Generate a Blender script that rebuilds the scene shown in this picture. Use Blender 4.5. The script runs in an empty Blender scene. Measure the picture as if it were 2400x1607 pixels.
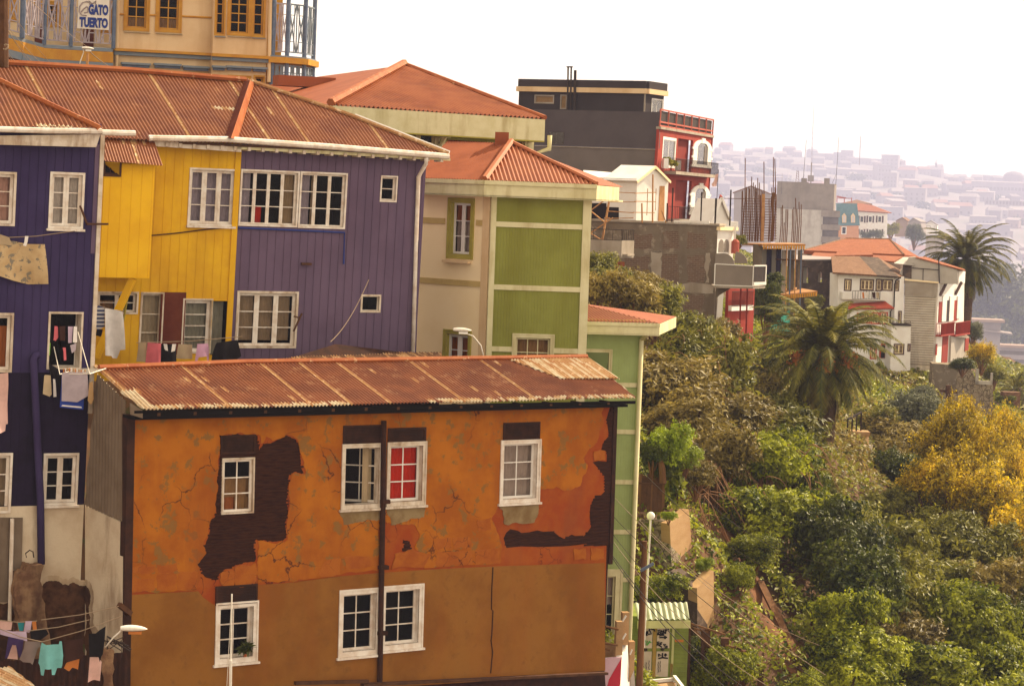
import bpy, math, random
import numpy as np
from mathutils import Vector as Vc, geometry as geo
random.seed(7); rng = np.random.default_rng(7)
S = bpy.context.scene; COL = S.collection
# ------------------------------------------------------------------ camera and photo frames
F = 5600.0; CX, CY = 1200.0, 803.5
PITCH = math.atan(337.5/F); ROLL = math.radians(2.2)
CAM = np.array([0.0, 0.0, 0.0])
_f = np.array([0, math.cos(PITCH), -math.sin(PITCH)]); _u0 = np.array([0, math.sin(PITCH), math.cos(PITCH)]); _r0 = np.array([1.0, 0, 0])
RT = _r0*math.cos(ROLL)+_u0*math.sin(ROLL); UP = _u0*math.cos(ROLL)-_r0*math.sin(ROLL)
# survey frames: (origin x, origin y, scale) of the enlargements the measurements were taken from
Z = {'S': (0, 0, 1), 'V': (0, 0, .97583), 'A': (0, 0, 2.904), 'B': (800, 100, 2.34), 'C': (1600, 200, 2.904), 'D': (0, 500, 2.904), 'E': (0, 1000, 2.584),
     'F': (700, 900, 2.2175), 'G': (1300, 1000, 2.5833), 'H': (1700, 700, 1.7286), 'I': (1350, 350, 3.484), 'J': (1850, 500, 3.92),
     'K': (0, 1400, 6.691), 'L': (0, 500, 2.852), 'M': (1650, 350, 3.1227), 'N': (200, 820, 7.319), 'O': (1380, 1380, 6.906), 'Q': (0, 0, 7.807)}
def ray(z, x, y):
    ox, oy, s = Z[z]; sx, sy = ox+x/s, oy+y/s
    d = RT*((sx-CX)/F)+UP*(-(sy-CY)/F)+_f
    return d/d[1]
KU = 1.0; SEC = 1.0   # KU: working units per metre in the current section; SEC: distance multiplier of a survey section
def at(z, x, y, D): return CAM+ray(z, x, y)*D*KU*SEC
def nrm(a): a = np.asarray(a, float); return a/np.linalg.norm(a)
class Pl:
    """a plane with axes u (along), v (up) and outward normal n"""
    def __init__(s, o, th=0, lean=0, u=None, v=None, n=None):
        s.o = np.asarray(o, float); t = math.radians(th); s.th = th
        s.u = np.array([math.cos(t), math.sin(t), 0]) if u is None else u
        s.v = np.array([0, 0, 1.0])+lean*s.u if v is None else v
        s.n = np.array([math.sin(t), -math.cos(t), 0]) if n is None else n
    def lean(s, z, x0, y0, x1, y1):
        (a, b), (c, d) = s.uv(z, x0, y0), s.uv(z, x1, y1); s.v = s.v+s.u*((a-c)/(b-d)); return s
    def off(s, n): return Pl(s.o+s.n*n, u=s.u, v=s.v, n=s.n)
    def uv(s, z, x, y):
        d = ray(z, x, y); r = np.linalg.solve(np.stack([s.u, s.v, -d], 1), CAM-s.o); return (r[0], r[1])
    def w(s, u, v, n=0): return s.o+s.u*u+s.v*v+s.n*n
    def hit(s, z, x, y, n=0):
        q = s.off(n) if n else s; a = q.uv(z, x, y); return q.w(*a)
    def poly(s, z, pts): return [s.uv(z, *p) for p in pts]
    def polyz(s, pts): return [s.uv(*p) for p in pts]
    def box(s, z, x0, y0, x1, y1):
        a, b = s.uv(z, x0, y0), s.uv(z, x1, y1); return (min(a[0], b[0]), max(a[0], b[0]), min(a[1], b[1]), max(a[1], b[1]))
def PlF(p0, p1, p2):
    p0, p1, p2 = map(np.asarray, (p0, p1, p2)); u = nrm(p1-p0); n = nrm(np.cross(u, p2-p0))
    if n[2] < 0: n = -n
    v = np.cross(n, u); v = v if v[2] >= 0 else -v
    return Pl(p0, u=u, v=v, n=n)
# ------------------------------------------------------------------ mesh builder
ORG = {}
class MB:
    def __init__(s): s.V = []; s.Fc = []; s.Mi = []; s.k = 0
    def add(s, vs, fs, m=0):
        b = len(s.V); s.V.extend([tuple(map(float, v)) for v in vs]); s.Fc.extend([tuple(b+i for i in f) for f in fs]); s.Mi.extend([m]*len(fs))
    def quad(s, a, b, c, d, m=0): s.add([a, b, c, d], [(0, 1, 2, 3)], m)
    def box(s, P, u0, u1, v0, v1, n0, n1, m=0):
        c = [P.w(u, v, n) for n in (n0, n1) for v in (v0, v1) for u in (u0, u1)]
        s.add(c, [(0, 2, 3, 1), (4, 5, 7, 6), (0, 1, 5, 4), (2, 6, 7, 3), (0, 4, 6, 2), (1, 3, 7, 5)], m)
    def abox(s, c, sx, sy, sz, rz=0, m=0):
        s.box(Pl(c, rz), -sx/2, sx/2, 0, sz, -sy/2, sy/2, m)
    def prism(s, P, poly, n0, n1, m=0, holes=(), back=True):
        loops = [list(poly)]+[list(h) for h in holes]
        tri = geo.tessellate_polygon([[Vc((a, b, 0)) for a, b in l] for l in loops])
        flat = [q for l in loops for q in l]; N = len(flat)
        vs = [P.w(a, b, n1) for a, b in flat]+[P.w(a, b, n0) for a, b in flat]
        fs = []
        for t in tri:
            (x0, y0), (x1, y1), (x2, y2) = (flat[i] for i in t)
            t = tuple(t) if (x1-x0)*(y2-y0)-(y1-y0)*(x2-x0) > 0 else tuple(reversed(t))
            fs.append(t)
            if back: fs.append(tuple(i+N for i in reversed(t)))
        b = 0
        for l in loops:
            for i in range(len(l)):
                j = (i+1) % len(l); fs.append((b+i, b+N+i, b+N+j, b+j))
            b += len(l)
        s.add(vs, fs, m)
    def tube(s, path, r, k=6, m=0, cap=True):
        path = [np.asarray(p, float) for p in path]; L = len(path); rr = r if hasattr(r, '__len__') else [r]*L
        vs = []; fs = []; ov = nrm(path[-1]-path[0]+1e-9); ref = np.array([1.0, 0, 0]) if abs(ov[2]) > .8 else np.array([0, 0, 1.0])
        for i, p in enumerate(path):
            t = nrm(path[min(i+1, L-1)]-path[max(i-1, 0)]); a = np.cross(t, ref)
            if np.linalg.norm(a) < .05: a = np.cross(t, [.3, 1.0, 0])
            a = nrm(a); b = np.cross(a, t)
            vs += [p+rr[i]*(a*math.cos(2*math.pi*j/k)+b*math.sin(2*math.pi*j/k)) for j in range(k)]
        for i in range(L-1):
            for j in range(k): fs.append((i*k+j, i*k+(j+1) % k, (i+1)*k+(j+1) % k, (i+1)*k+j))
        if cap: fs += [tuple(range(k-1, -1, -1)), tuple((L-1)*k+j for j in range(k))]
        s.add(vs, fs, m)
    def bar(s, p, q, w, h, m=0):
        p, q = np.asarray(p, float), np.asarray(q, float); t = nrm(q-p); a = np.cross(t, [0, 0, 1.0])
        a = nrm(a) if np.linalg.norm(a) > .05 else np.array([1.0, 0, 0]); b = np.cross(a, t)
        vs = [x+a*i*w/2+b*j*h/2 for x in (p, q) for i, j in ((-1, -1), (1, -1), (1, 1), (-1, 1))]
        s.add(vs, [(0, 1, 2, 3), (7, 6, 5, 4), (0, 4, 5, 1), (1, 5, 6, 2), (2, 6, 7, 3), (3, 7, 4, 0)], m)
    def slab(s, pts, th, m=0):
        pts = [np.asarray(p, float) for p in pts]; n = nrm(np.cross(pts[1]-pts[0], pts[2]-pts[0])); n = n if n[2] >= 0 else -n; N = len(pts)
        s.add(pts+[p-n*th for p in pts], [tuple(range(N)), tuple(range(2*N-1, N-1, -1))]+[(i, (i+1) % N, N+(i+1) % N, N+i) for i in range(N)], m)
    def lathe(s, c, prof, k=12, m=0):
        c = np.asarray(c, float); vs = []; fs = []
        for r, z in prof: vs += [c+np.array([r*math.cos(2*math.pi*j/k), r*math.sin(2*math.pi*j/k), z]) for j in range(k)]
        for i in range(len(prof)-1):
            for j in range(k): fs.append((i*k+j, i*k+(j+1) % k, (i+1)*k+(j+1) % k, (i+1)*k+j))
        s.add(vs, fs, m)
    def arr(s, vs, fs, mi):
        b = len(s.V); s.V.extend(map(tuple, vs.tolist())); s.Fc.extend(map(tuple, (fs+b).tolist())); s.Mi.extend(mi.tolist() if hasattr(mi, 'tolist') else [mi]*len(fs))
    def build(s, name, mats, parent=None, label=None, smooth=False, org=None):
        mats = [mats] if isinstance(mats, str) else mats
        o3 = ORG[parent.name] if parent is not None else (np.zeros(3) if org is None else np.asarray(org, float))
        me = bpy.data.meshes.new(name); V = (np.array(s.V)-o3)/KU
        me.from_pydata(V.tolist(), [], s.Fc)
        for m in mats: me.materials.append(MAT[m])
        if len(mats) > 1: me.polygons.foreach_set('material_index', s.Mi)
        if smooth: me.polygons.foreach_set('use_smooth', [True]*len(s.Fc))
        ob = bpy.data.objects.new(name, me); COL.objects.link(ob)
        if parent is not None: ob.parent = parent
        else: ob.location = o3/KU
        ORG[ob.name] = o3
        if label: ob['label'] = label
        return ob
def tag(o, label, cat, group=None, kind=None):
    o['label'] = label; o['category'] = cat
    if group: o['group'] = group
    if kind: o['kind'] = kind
    return o
def thing(name, label, cat, loc, group=None):
    o = bpy.data.objects.new(name, None); COL.objects.link(o); o.location = tuple(map(float, np.asarray(loc)/KU)); o.empty_display_size = .3
    ORG[o.name] = np.asarray(loc, float); return tag(o, label, cat, group)
def solo(name, mb, mats, label, cat, group=None, smooth=False):
    V = np.array(mb.V); lo, hi = V.min(0), V.max(0)
    return tag(mb.build(name, mats, None, None, smooth, ((lo[0]+hi[0])/2, (lo[1]+hi[1])/2, lo[2])), label, cat, group)
def struct(name, mb, mats, smooth=False, kind='structure'):
    o = mb.build(name, mats, None, None, smooth); o['kind'] = kind; return o
def copy_tree(o, loc, rz=0, sc=1, label=None, group=None, parent=None):
    c = o.copy(); COL.objects.link(c)
    if parent is None:
        c.location = tuple(map(float, loc)); c.rotation_euler = (0, 0, rz); c.scale = (sc, sc, sc) if not hasattr(sc, '__len__') else sc
        if label: c['label'] = label
        if group: c['group'] = group
    else: c.parent = parent
    for ch in list(o.children): copy_tree(ch, None, parent=c)
    return c
# ------------------------------------------------------------------ materials
MAT = {}
def nodes(name):
    m = bpy.data.materials.new(name); m.use_nodes = True; MAT[name] = m; t = m.node_tree
    return m, t, t.nodes['Principled BSDF']
def nn(t, ty, **kw):
    n = t.nodes.new(ty)
    for k, v in kw.items():
        if k in n.inputs.keys(): n.inputs[k].default_value = v
        else: setattr(n, k, v)
    return n
def rgba(c): return (c[0], c[1], c[2], 1)
def ramp(t, src, a, b):
    r = nn(t, 'ShaderNodeMapRange'); r.inputs['From Min'].default_value = a; r.inputs['From Max'].default_value = b
    t.links.new(src, r.inputs['Value']); return r.outputs[0]
def mixc(t, fac, a, b):
    x = nn(t, 'ShaderNodeMix', data_type='RGBA')
    for s_, v in ((x.inputs[0], fac), (x.inputs[6], a), (x.inputs[7], b)):
        if isinstance(v, (tuple, list)): s_.default_value = rgba(v)
        elif isinstance(v, (int, float)): s_.default_value = v
        else: t.links.new(v, s_)
    return x.outputs[2]
def noise(t, vec, sc, stretch=(1, 1, 1), det=5, rough=.6):
    mp = nn(t, 'ShaderNodeMapping'); mp.inputs['Scale'].default_value = stretch; t.links.new(vec, mp.inputs[0])
    n = nn(t, 'ShaderNodeTexNoise', Scale=sc, Detail=det, Roughness=rough); t.links.new(mp.outputs[0], n.inputs['Vector']); return n.outputs['Fac']
def M(name, c, c2=None, sc=1.5, mix=(.42, .62), rough=.8, dirt=None, dsc=.8, dmix=(.5, .75), dstr=(1, 1, .18), c3=None, sc3=6, mix3=(.55, .62), bump=.15, bsc=14, spec=.1, metal=0, stretch=(1, 1, 1), crack=None):
    m, t, b = nodes(name); vec = nn(t, 'ShaderNodeTexCoord').outputs['Object']
    col = c
    if c2 is not None: col = mixc(t, ramp(t, noise(t, vec, sc, stretch), *mix), c, c2)
    if c3 is not None: col = mixc(t, ramp(t, noise(t, vec, sc3, stretch, 8, .65), *mix3), col, c3)
    if dirt is not None: col = mixc(t, ramp(t, noise(t, vec, dsc, dstr), *dmix), col, dirt)
    if crack is not None:
        vo = nn(t, 'ShaderNodeTexVoronoi', feature='DISTANCE_TO_EDGE', Scale=crack[1]); wv = nn(t, 'ShaderNodeVectorMath', operation='ADD')
        nz = nn(t, 'ShaderNodeTexNoise', Scale=1.3, Detail=5); t.links.new(vec, nz.inputs['Vector']); t.links.new(vec, wv.inputs[0]); t.links.new(nz.outputs['Color'], wv.inputs[1]); t.links.new(wv.outputs[0], vo.inputs['Vector'])
        cw_ = crack[2] if len(crack) > 2 else 1; fac = ramp(t, vo.outputs[0], .012*cw_, .004*cw_); ms = ramp(t, noise(t, vec, .35, det=2), .5, .56) if cw_ == 1 else ramp(t, noise(t, vec, .35, det=2), 0, .01)
        mm = nn(t, 'ShaderNodeMath', operation='MULTIPLY'); t.links.new(fac, mm.inputs[0]); t.links.new(ms, mm.inputs[1]); col = mixc(t, mm.outputs[0], col, crack[0])
    if isinstance(col, (tuple, list)): b.inputs['Base Color'].default_value = rgba(col)
    else: t.links.new(col, b.inputs['Base Color'])
    b.inputs['Roughness'].default_value = rough; b.inputs['Specular IOR Level'].default_value = spec; b.inputs['Metallic'].default_value = metal
    if bump:
        bp = nn(t, 'ShaderNodeBump', Strength=bump, Distance=.05); t.links.new(noise(t, vec, bsc, stretch), bp.inputs['Height']); t.links.new(bp.outputs[0], b.inputs['Normal'])
    return m
def leafmat(name, a, b_, hue=.06, tr=.35, rough=.5):
    m, t, b = nodes(name); g = nn(t, 'ShaderNodeNewGeometry'); oi = nn(t, 'ShaderNodeObjectInfo')
    vec = nn(t, 'ShaderNodeTexCoord').outputs['Object']
    f = nn(t, 'ShaderNodeMath', operation='ADD'); t.links.new(g.outputs['Random Per Island'], f.inputs[0]); t.links.new(ramp(t, noise(t, vec, .7, det=3), .35, .65), f.inputs[1])
    col = mixc(t, ramp(t, f.outputs[0], .35, 1.6), a, b_)
    hs = nn(t, 'ShaderNodeHueSaturation'); t.links.new(col, hs.inputs['Color']); t.links.new(ramp(t, oi.outputs['Random'], 0, 1), hs.inputs['Value'])
    mr = hs.inputs['Value'].links[0].from_node; mr.inputs['To Min'].default_value = .75; mr.inputs['To Max'].default_value = 1.25
    t.links.new(hs.outputs[0], b.inputs['Base Color']); b.inputs['Roughness'].default_value = rough; b.inputs['Specular IOR Level'].default_value = .25
    ts = nn(t, 'ShaderNodeBsdfTranslucent'); t.links.new(hs.outputs[0], ts.inputs[0]); mx = nn(t, 'ShaderNodeMixShader'); mx.inputs[0].default_value = tr
    t.links.new(b.outputs[0], mx.inputs[1]); t.links.new(ts.outputs[0], mx.inputs[2]); t.links.new(mx.outputs[0], t.nodes['Material Output'].inputs[0])
def glassmat(name, tint, refl=.18, rough=.05):
    m, t, b = nodes(name); tr = nn(t, 'ShaderNodeBsdfTransparent'); tr.inputs[0].default_value = rgba(tint)
    gl = nn(t, 'ShaderNodeBsdfGlossy'); gl.inputs['Roughness'].default_value = rough; gl.inputs[0].default_value = (.9, .9, .9, 1)
    mx = nn(t, 'ShaderNodeMixShader'); lw = nn(t, 'ShaderNodeLayerWeight'); lw.inputs[0].default_value = refl
    t.links.new(lw.outputs['Fresnel'], mx.inputs[0]); t.links.new(tr.outputs[0], mx.inputs[1]); t.links.new(gl.outputs[0], mx.inputs[2]); t.links.new(mx.outputs[0], t.nodes['Material Output'].inputs[0])
def brickmat(name, th, c1, c2, mortar, w=.3, h=.09, over=None):
    m, t, b = nodes(name); vec = nn(t, 'ShaderNodeTexCoord').outputs['Object']
    mp = nn(t, 'ShaderNodeMapping'); mp.inputs['Rotation'].default_value = (0, 0, -math.radians(th)); t.links.new(vec, mp.inputs[0])
    sx = nn(t, 'ShaderNodeSeparateXYZ'); cb = nn(t, 'ShaderNodeCombineXYZ'); t.links.new(mp.outputs[0], sx.inputs[0]); t.links.new(sx.outputs[0], cb.inputs[0]); t.links.new(sx.outputs[2], cb.inputs[1])
    br = nn(t, 'ShaderNodeTexBrick', Scale=1.0); br.inputs['Color1'].default_value = rgba(c1); br.inputs['Color2'].default_value = rgba(c2); br.inputs['Mortar'].default_value = rgba(mortar)
    br.inputs['Brick Width'].default_value = w; br.inputs['Row Height'].default_value = h; br.inputs['Mortar Size'].default_value = h*.13; t.links.new(cb.outputs[0], br.inputs['Vector'])
    col = br.outputs['Color']
    if over: col = mixc(t, ramp(t, noise(t, vec, .7, det=6), *over[1]), col, over[0])
    t.links.new(col, b.inputs['Base Color']); b.inputs['Roughness'].default_value = .9
WHT = (.72, .66, .6)
M('orange_plaster', (.385, .122, .007), (.285, .078, .005), .7, c3=(.21, .1, .022), sc3=2.3, mix3=(.555, .6), dirt=(.24, .06, .008), dsc=.9, dmix=(.5, .75), bump=.3, bsc=5, crack=((.1, .03, .01), .55))
M('red_plaster', (0.264, 0.0467, 0.0068), (0.297, 0.0723, 0.0085), 1.4, dirt=(.2, .05, .015), dmix=(.52, .8), bump=.35, bsc=6, crack=((.09, .02, .01), .9))
M('tan_render', (0.238, 0.1, 0.017), (0.183, 0.068, 0.0102), .5, dirt=(.25, .075, .01), dsc=.5, dmix=(.45, .8), bump=.15, bsc=8, c3=(.17, .07, .014), sc3=2.6, mix3=(.56, .72))
M('adobe', (0.332, 0.0978, 0.0102), (0.272, 0.068, 0.0085), 1.8, bump=.5, bsc=6, crack=((.1, .025, .01), 1.3))
M('cement_patch', (.24, .17, .085), (.17, .105, .045), 2, bump=.2)
M('lath', (.045, .014, .006), (.022, .007, .004), 3, bump=.3, stretch=(1, 1, 8))
M('dark_wood', (.03, .014, .01), (.05, .02, .012), 3, rough=.9)
M('eave_shade_black', (.006, .005, .005), rough=1, bump=0)
M('room', (.014, .009, .007), rough=1, bump=0)
M('white_wood', WHT, (.6, .5, .42), 3, dirt=(.42, .3, .2), dsc=3, dmix=(.58, .8), bump=.1)
M('old_white_wood', (.62, .54, .46), (.5, .4, .3), 3, dirt=(.25, .15, .09), dsc=3, dmix=(.5, .75), bump=.2)
M('clean_white', (0.752, 0.724, 0.696), (0.696, 0.649, 0.611), 1, bump=.05)
M('rust_roof', (0.245, 0.0756, 0.0202), (0.18, 0.0446, 0.0108), 1.1, c3=(.36, .15, .06), sc3=1.6, mix3=(.6, .74), rough=.55, spec=.4, bump=.08, metal=.1)
M('rust_roof_lower', (0.218, 0.0632, 0.0183), (0.154, 0.0379, 0.0105), 1.1, c3=(.38, .2, .1), sc3=1.4, mix3=(.57, .72), rough=.5, spec=.4, bump=.08, metal=.1)
M('worn_roof', (0.425, 0.255, 0.119), (0.357, 0.17, 0.068), 2, c3=(.62, .45, .28), sc3=5, rough=.5, bump=.08, metal=.1)
M('zinc', (.6, .52, .38), (.5, .36, .22), 3, rough=.45, metal=.3, bump=.05)
M('ridge_rust', (0.315, 0.0975, 0.03), (0.255, 0.0638, 0.0188), 2, c3=(.55, .36, .2), sc3=4, mix3=(.6, .68), rough=.55, bump=.1)
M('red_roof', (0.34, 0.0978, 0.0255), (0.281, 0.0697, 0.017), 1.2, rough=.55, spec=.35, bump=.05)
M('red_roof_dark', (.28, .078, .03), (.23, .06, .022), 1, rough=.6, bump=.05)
M('purple', (.128, .086, .142), (.106, .07, .116), .6, dirt=(.09, .062, .11), dsc=.8, dmix=(.45, .75), bump=.08)
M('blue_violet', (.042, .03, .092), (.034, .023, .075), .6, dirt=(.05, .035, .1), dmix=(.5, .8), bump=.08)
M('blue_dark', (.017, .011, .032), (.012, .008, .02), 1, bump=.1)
M('yellow', (0.662, 0.377, 0.0129), (0.589, 0.313, 0.011), .8, dirt=(.44, .22, .012), dmix=(.48, .78), bump=.06)
M('yellow_bright', (.8, .46, .015), (.74, .4, .012), 1, bump=.04)
M('sunlit_ridge', (.68, .58, .45), (.6, .5, .38), 2, bump=0); M('cream_band', (.52, .38, .15), (.46, .33, .12), 2, bump=0)
M('grey_corrugated', (.17, .125, .09), (.14, .1, .07), 1.5, rough=.5, metal=.2, bump=.05)
M('dirty_white', (.6, .5, .38), (.5, .39, .28), .9, dirt=(.13, .06, .03), dsc=.7, dmix=(.52, .72), dstr=(1, 1, .3), bump=.25)
M('stain_fringe', (.4, .3, .2), (.5, .39, .28), 2.5, dirt=(.1, .05, .03), bump=.3)
M('stain', (.04, .018, .01), (.1, .045, .022), 2.2, bump=.4)
M('stone_pier', (.14, .07, .04), (.3, .18, .1), 2.2, dirt=(.05, .025, .016), bump=.5)
M('cream', (.68, .5, .3), (.63, .44, .25), .8, dirt=(.5, .32, .16), dsc=.7, dmix=(.48, .78), bump=.05)
M('cream_pale', (.9, .73, .47), (.87, .69, .42), .8, dirt=(.55, .38, .22), dsc=.7, dmix=(.62, .9), bump=.05)
M('ochre_trim', (.5, .25, .035), (.44, .2, .03), 2, bump=.05)
M('blue_trim', (.16, .2, .25), (.2, .22, .25), 3, bump=.05)
M('blue_post', (.1, .13, .2), (.14, .17, .24), 3, bump=.05)
M('lilac_rail', (.38, .33, .36), (.3, .25, .28), 4, bump=.05)
M('maroon', (.1, .022, .012), (.13, .035, .018), 1, bump=.1)
M('green', (.25, .26, .055), (.22, .225, .045), .8, dirt=(.18, .17, .025), dmix=(.48, .78), bump=.04)
M('green_pale', (.32, .39, .16), (.28, .34, .13), .8, bump=.04)
M('green_trim', (.5, .5, .24), (.44, .44, .2), 2, dirt=(.35, .3, .12), dsc=2, bump=.04)
M('olive_trim', (.36, .31, .06), (.32, .27, .05), 2, bump=.04)
M('yellowish_white', (.62, .57, .36), (.55, .5, .29), 1.5, dirt=(.4, .33, .17), dsc=2, bump=.04)
M('dark_grey', (.08, .066, .07), (.068, .055, .06), .5, bump=.05)
M('black_grey', (.042, .032, .033), (.034, .026, .027), .5, bump=.05)
M('mid_grey', (.15, .125, .115), (.125, .105, .095), .5, bump=.05)
M('tower_red', (.29, .04, .026), (.25, .033, .022), 1, dirt=(.2, .03, .02), bump=.05)
M('tower_red_shaded', (.2, .024, .016), (.17, .02, .014), 1, bump=.05)  # darker copy of the tower red, balcony shadow put into the colour
M('pink_rail', (.42, .11, .08), (.36, .09, .06), 2, bump=.05)
M('concrete', (0.187, 0.149, 0.111), (0.145, 0.111, 0.0808), .7, c3=(.28, .23, .18), sc3=2, dirt=(.11, .08, .055), dsc=.5, dmix=(.48, .75), bump=.3)
M('concrete_pale', (.36, .31, .26), (.3, .25, .2), .7, dirt=(.2, .16, .12), bump=.2)
M('concrete_grey', (.24, .2, .17), (.2, .165, .14), .4, dirt=(.16, .13, .11), dsc=.2, dmix=(.5, .8), bump=.15)
M('render_pale', (.44, .4, .36), (.37, .33, .29), .5, dirt=(.26, .22, .18), dsc=.3, bump=.15)
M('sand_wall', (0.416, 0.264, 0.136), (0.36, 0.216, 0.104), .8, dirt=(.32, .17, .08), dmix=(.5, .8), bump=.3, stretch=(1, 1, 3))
M('earth', (.17, .07, .028), (.11, .045, .018), .5, c3=(.22, .1, .042), sc3=2, bump=.6, bsc=3)
M('soil_dark', (.075, .034, .013), (.11, .05, .018), .4, c3=(.05, .05, .012), sc3=1.3, bump=.6, bsc=2)
M('timber', (.45, .24, .1), (.36, .17, .065), 3, bump=.1)
M('timber_dark', (.09, .04, .02), (.06, .027, .014), 3, bump=.2)
M('pole_wood', (.16, .075, .032), (.11, .05, .02), 4, stretch=(1, 1, .15), bump=.2)
M('form_yellow', (.62, .3, .03), (.5, .22, .03), 3, bump=.1)
M('rebar', (.16, .075, .04), (.11, .05, .03), 6, bump=0)
M('black_metal', (.03, .022, .02), (.045, .028, .02), 5, rough=.6, bump=0)
M('cable', (.03, .022, .018), rough=.6, bump=0)
M('cable_pale', (.3, .22, .15), rough=.6, bump=0)
M('lamp_white', (.7, .66, .6), (.6, .54, .46), 4, rough=.4, bump=0)
M('lamp_glass', (.8, .77, .72), rough=.25, bump=0)
M('tile_brown', (0.18, 0.0945, 0.054), (0.135, 0.0675, 0.0378), 2, c3=(.26, .15, .09), sc3=6, bump=.5, bsc=8)
M('tile_orange', (0.232, 0.0713, 0.03), (0.195, 0.0562, 0.0225), 1.2, c3=(.36, .14, .07), sc3=5, bump=.3, bsc=6)
M('tile_red', (.45, .09, .05), (.38, .07, .04), 2, bump=.3)
M('clapboard', (.68, .61, .52), (.6, .52, .43), .8, dirt=(.2, .16, .12), dsc=.6, dmix=(.5, .75), bump=.1)
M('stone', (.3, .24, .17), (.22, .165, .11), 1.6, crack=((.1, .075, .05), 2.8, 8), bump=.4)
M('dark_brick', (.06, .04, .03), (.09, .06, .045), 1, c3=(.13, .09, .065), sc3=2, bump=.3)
M('teal', (.085, .18, .2), (.07, .15, .17), 1, bump=.1)
M('salmon', (.55, .25, .12), (.5, .22, .1), 1, bump=.1)
M('shutter_brown', (.1, .06, .05), rough=.7, bump=0)
M('turquoise_cloth', (.1, .5, .4), (.08, .42, .34), 2, bump=.1)
M('magenta', (.5, .035, .065), (.44, .03, .055), 1, bump=.1)
M('lilac_wall', (.62, .42, .5), (.55, .36, .44), 1, dirt=(.4, .25, .28), bump=.1)
M('shed_green', (.2, .24, .05), (.16, .19, .04), 2, dirt=(.1, .1, .03), bump=.1)
M('shed_ochre', (.4, .24, .05), (.3, .2, .05), 3, bump=.1)
M('shed_panel', (.6, .5, .42), (.52, .42, .34), 2, dirt=(.4, .3, .22), bump=.05)
M('shed_roof', (.4, .42, .3), (.34, .35, .24), 2, rough=.45, bump=.05)
M('ink', (.012, .01, .012), bump=0); M('ink_green', (.1, .42, .08), bump=0)
M('sign_white', (.7, .64, .58), (.66, .6, .53), 3, bump=0); M('sign_blue', (.03, .05, .22), bump=0); M('sign_line', (.33, .27, .27), bump=0)
M('trunk', (.11, .065, .035), (.07, .04, .02), 3, stretch=(1, 1, 3), bump=.5)
M('twig', (.2, .1, .045), (.14, .065, .03), 2, bump=0)
M('terracotta', (.4, .13, .05), rough=.8, bump=0)
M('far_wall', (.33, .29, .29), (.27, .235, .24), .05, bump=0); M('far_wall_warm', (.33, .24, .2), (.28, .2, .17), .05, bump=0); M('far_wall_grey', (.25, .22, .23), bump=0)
M('far_roof', (.31, .27, .265), (.26, .22, .22), .05, bump=0); M('far_roof_red', (.3, .16, .12), bump=0); M('far_hole', (.17, .14, .14), bump=0)  # far tones kept pale and close together, part of the haze in colour
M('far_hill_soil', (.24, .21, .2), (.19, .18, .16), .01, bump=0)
CLO = dict(cream_cloth=(.55, .42, .27), pink_cloth=(.62, .14, .17), black_cloth=(.012, .01, .011), white_cloth=(.75, .7, .68), grey_cloth=(.2, .15, .14), beige_cloth=(.4, .3, .19),
    lilac_cloth=(.6, .33, .48), pale_pink_cloth=(.66, .42, .38), aqua_cloth=(.18, .47, .48), purple_cloth=(.05, .03, .1), lavender_cloth=(.5, .38, .5), orange_cloth=(.5, .17, .04), teal_cloth=(.03, .25, .3),
    green_cloth=(.25, .55, .05), blue_cloth=(.03, .06, .33), mauve_cloth=(.42, .35, .4), brown_cloth=(.05, .022, .016), red_curtain=(.6, .03, .012), lace=(.4, .31, .22), sheer=(.55, .47, .45),
    sheer_lilac=(.42, .38, .5), grey_curtain=(.26, .24, .2), tan_curtain=(.4, .24, .11), orange_curtain=(.5, .17, .05))
for k, c in CLO.items(): M(k, c, tuple(x*.85 for x in c), 3, rough=.9, spec=.1, bump=.1)
glassmat('glass', (.85, .85, .82), .12); glassmat('glass_dim', (.72, .68, .64), .12); glassmat('glass_bright', (.6, .6, .6), .5, .15)
leafmat('leaf_green', (.035, .055, .003), (.34, .35, .016)); leafmat('leaf_bright', (.15, .2, .01), (.34, .4, .02)); leafmat('leaf_olive', (.075, .08, .01), (.32, .29, .035))
leafmat('leaf_brown', (.1, .072, .016), (.33, .25, .05)); leafmat('leaf_yellow', (.2, .15, .01), (.85, .6, .016), tr=.45); leafmat('leaf_dark', (.026, .042, .006), (.12, .13, .014))
leafmat('palm_leaf', (.032, .042, .005), (.2, .17, .018), tr=.25, rough=.75); leafmat('grass_blade', (.14, .2, .02), (.3, .36, .04)); leafmat('leaf_grey', (.08, .09, .05), (.15, .15, .08))
def lathmat():
    pass
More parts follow.
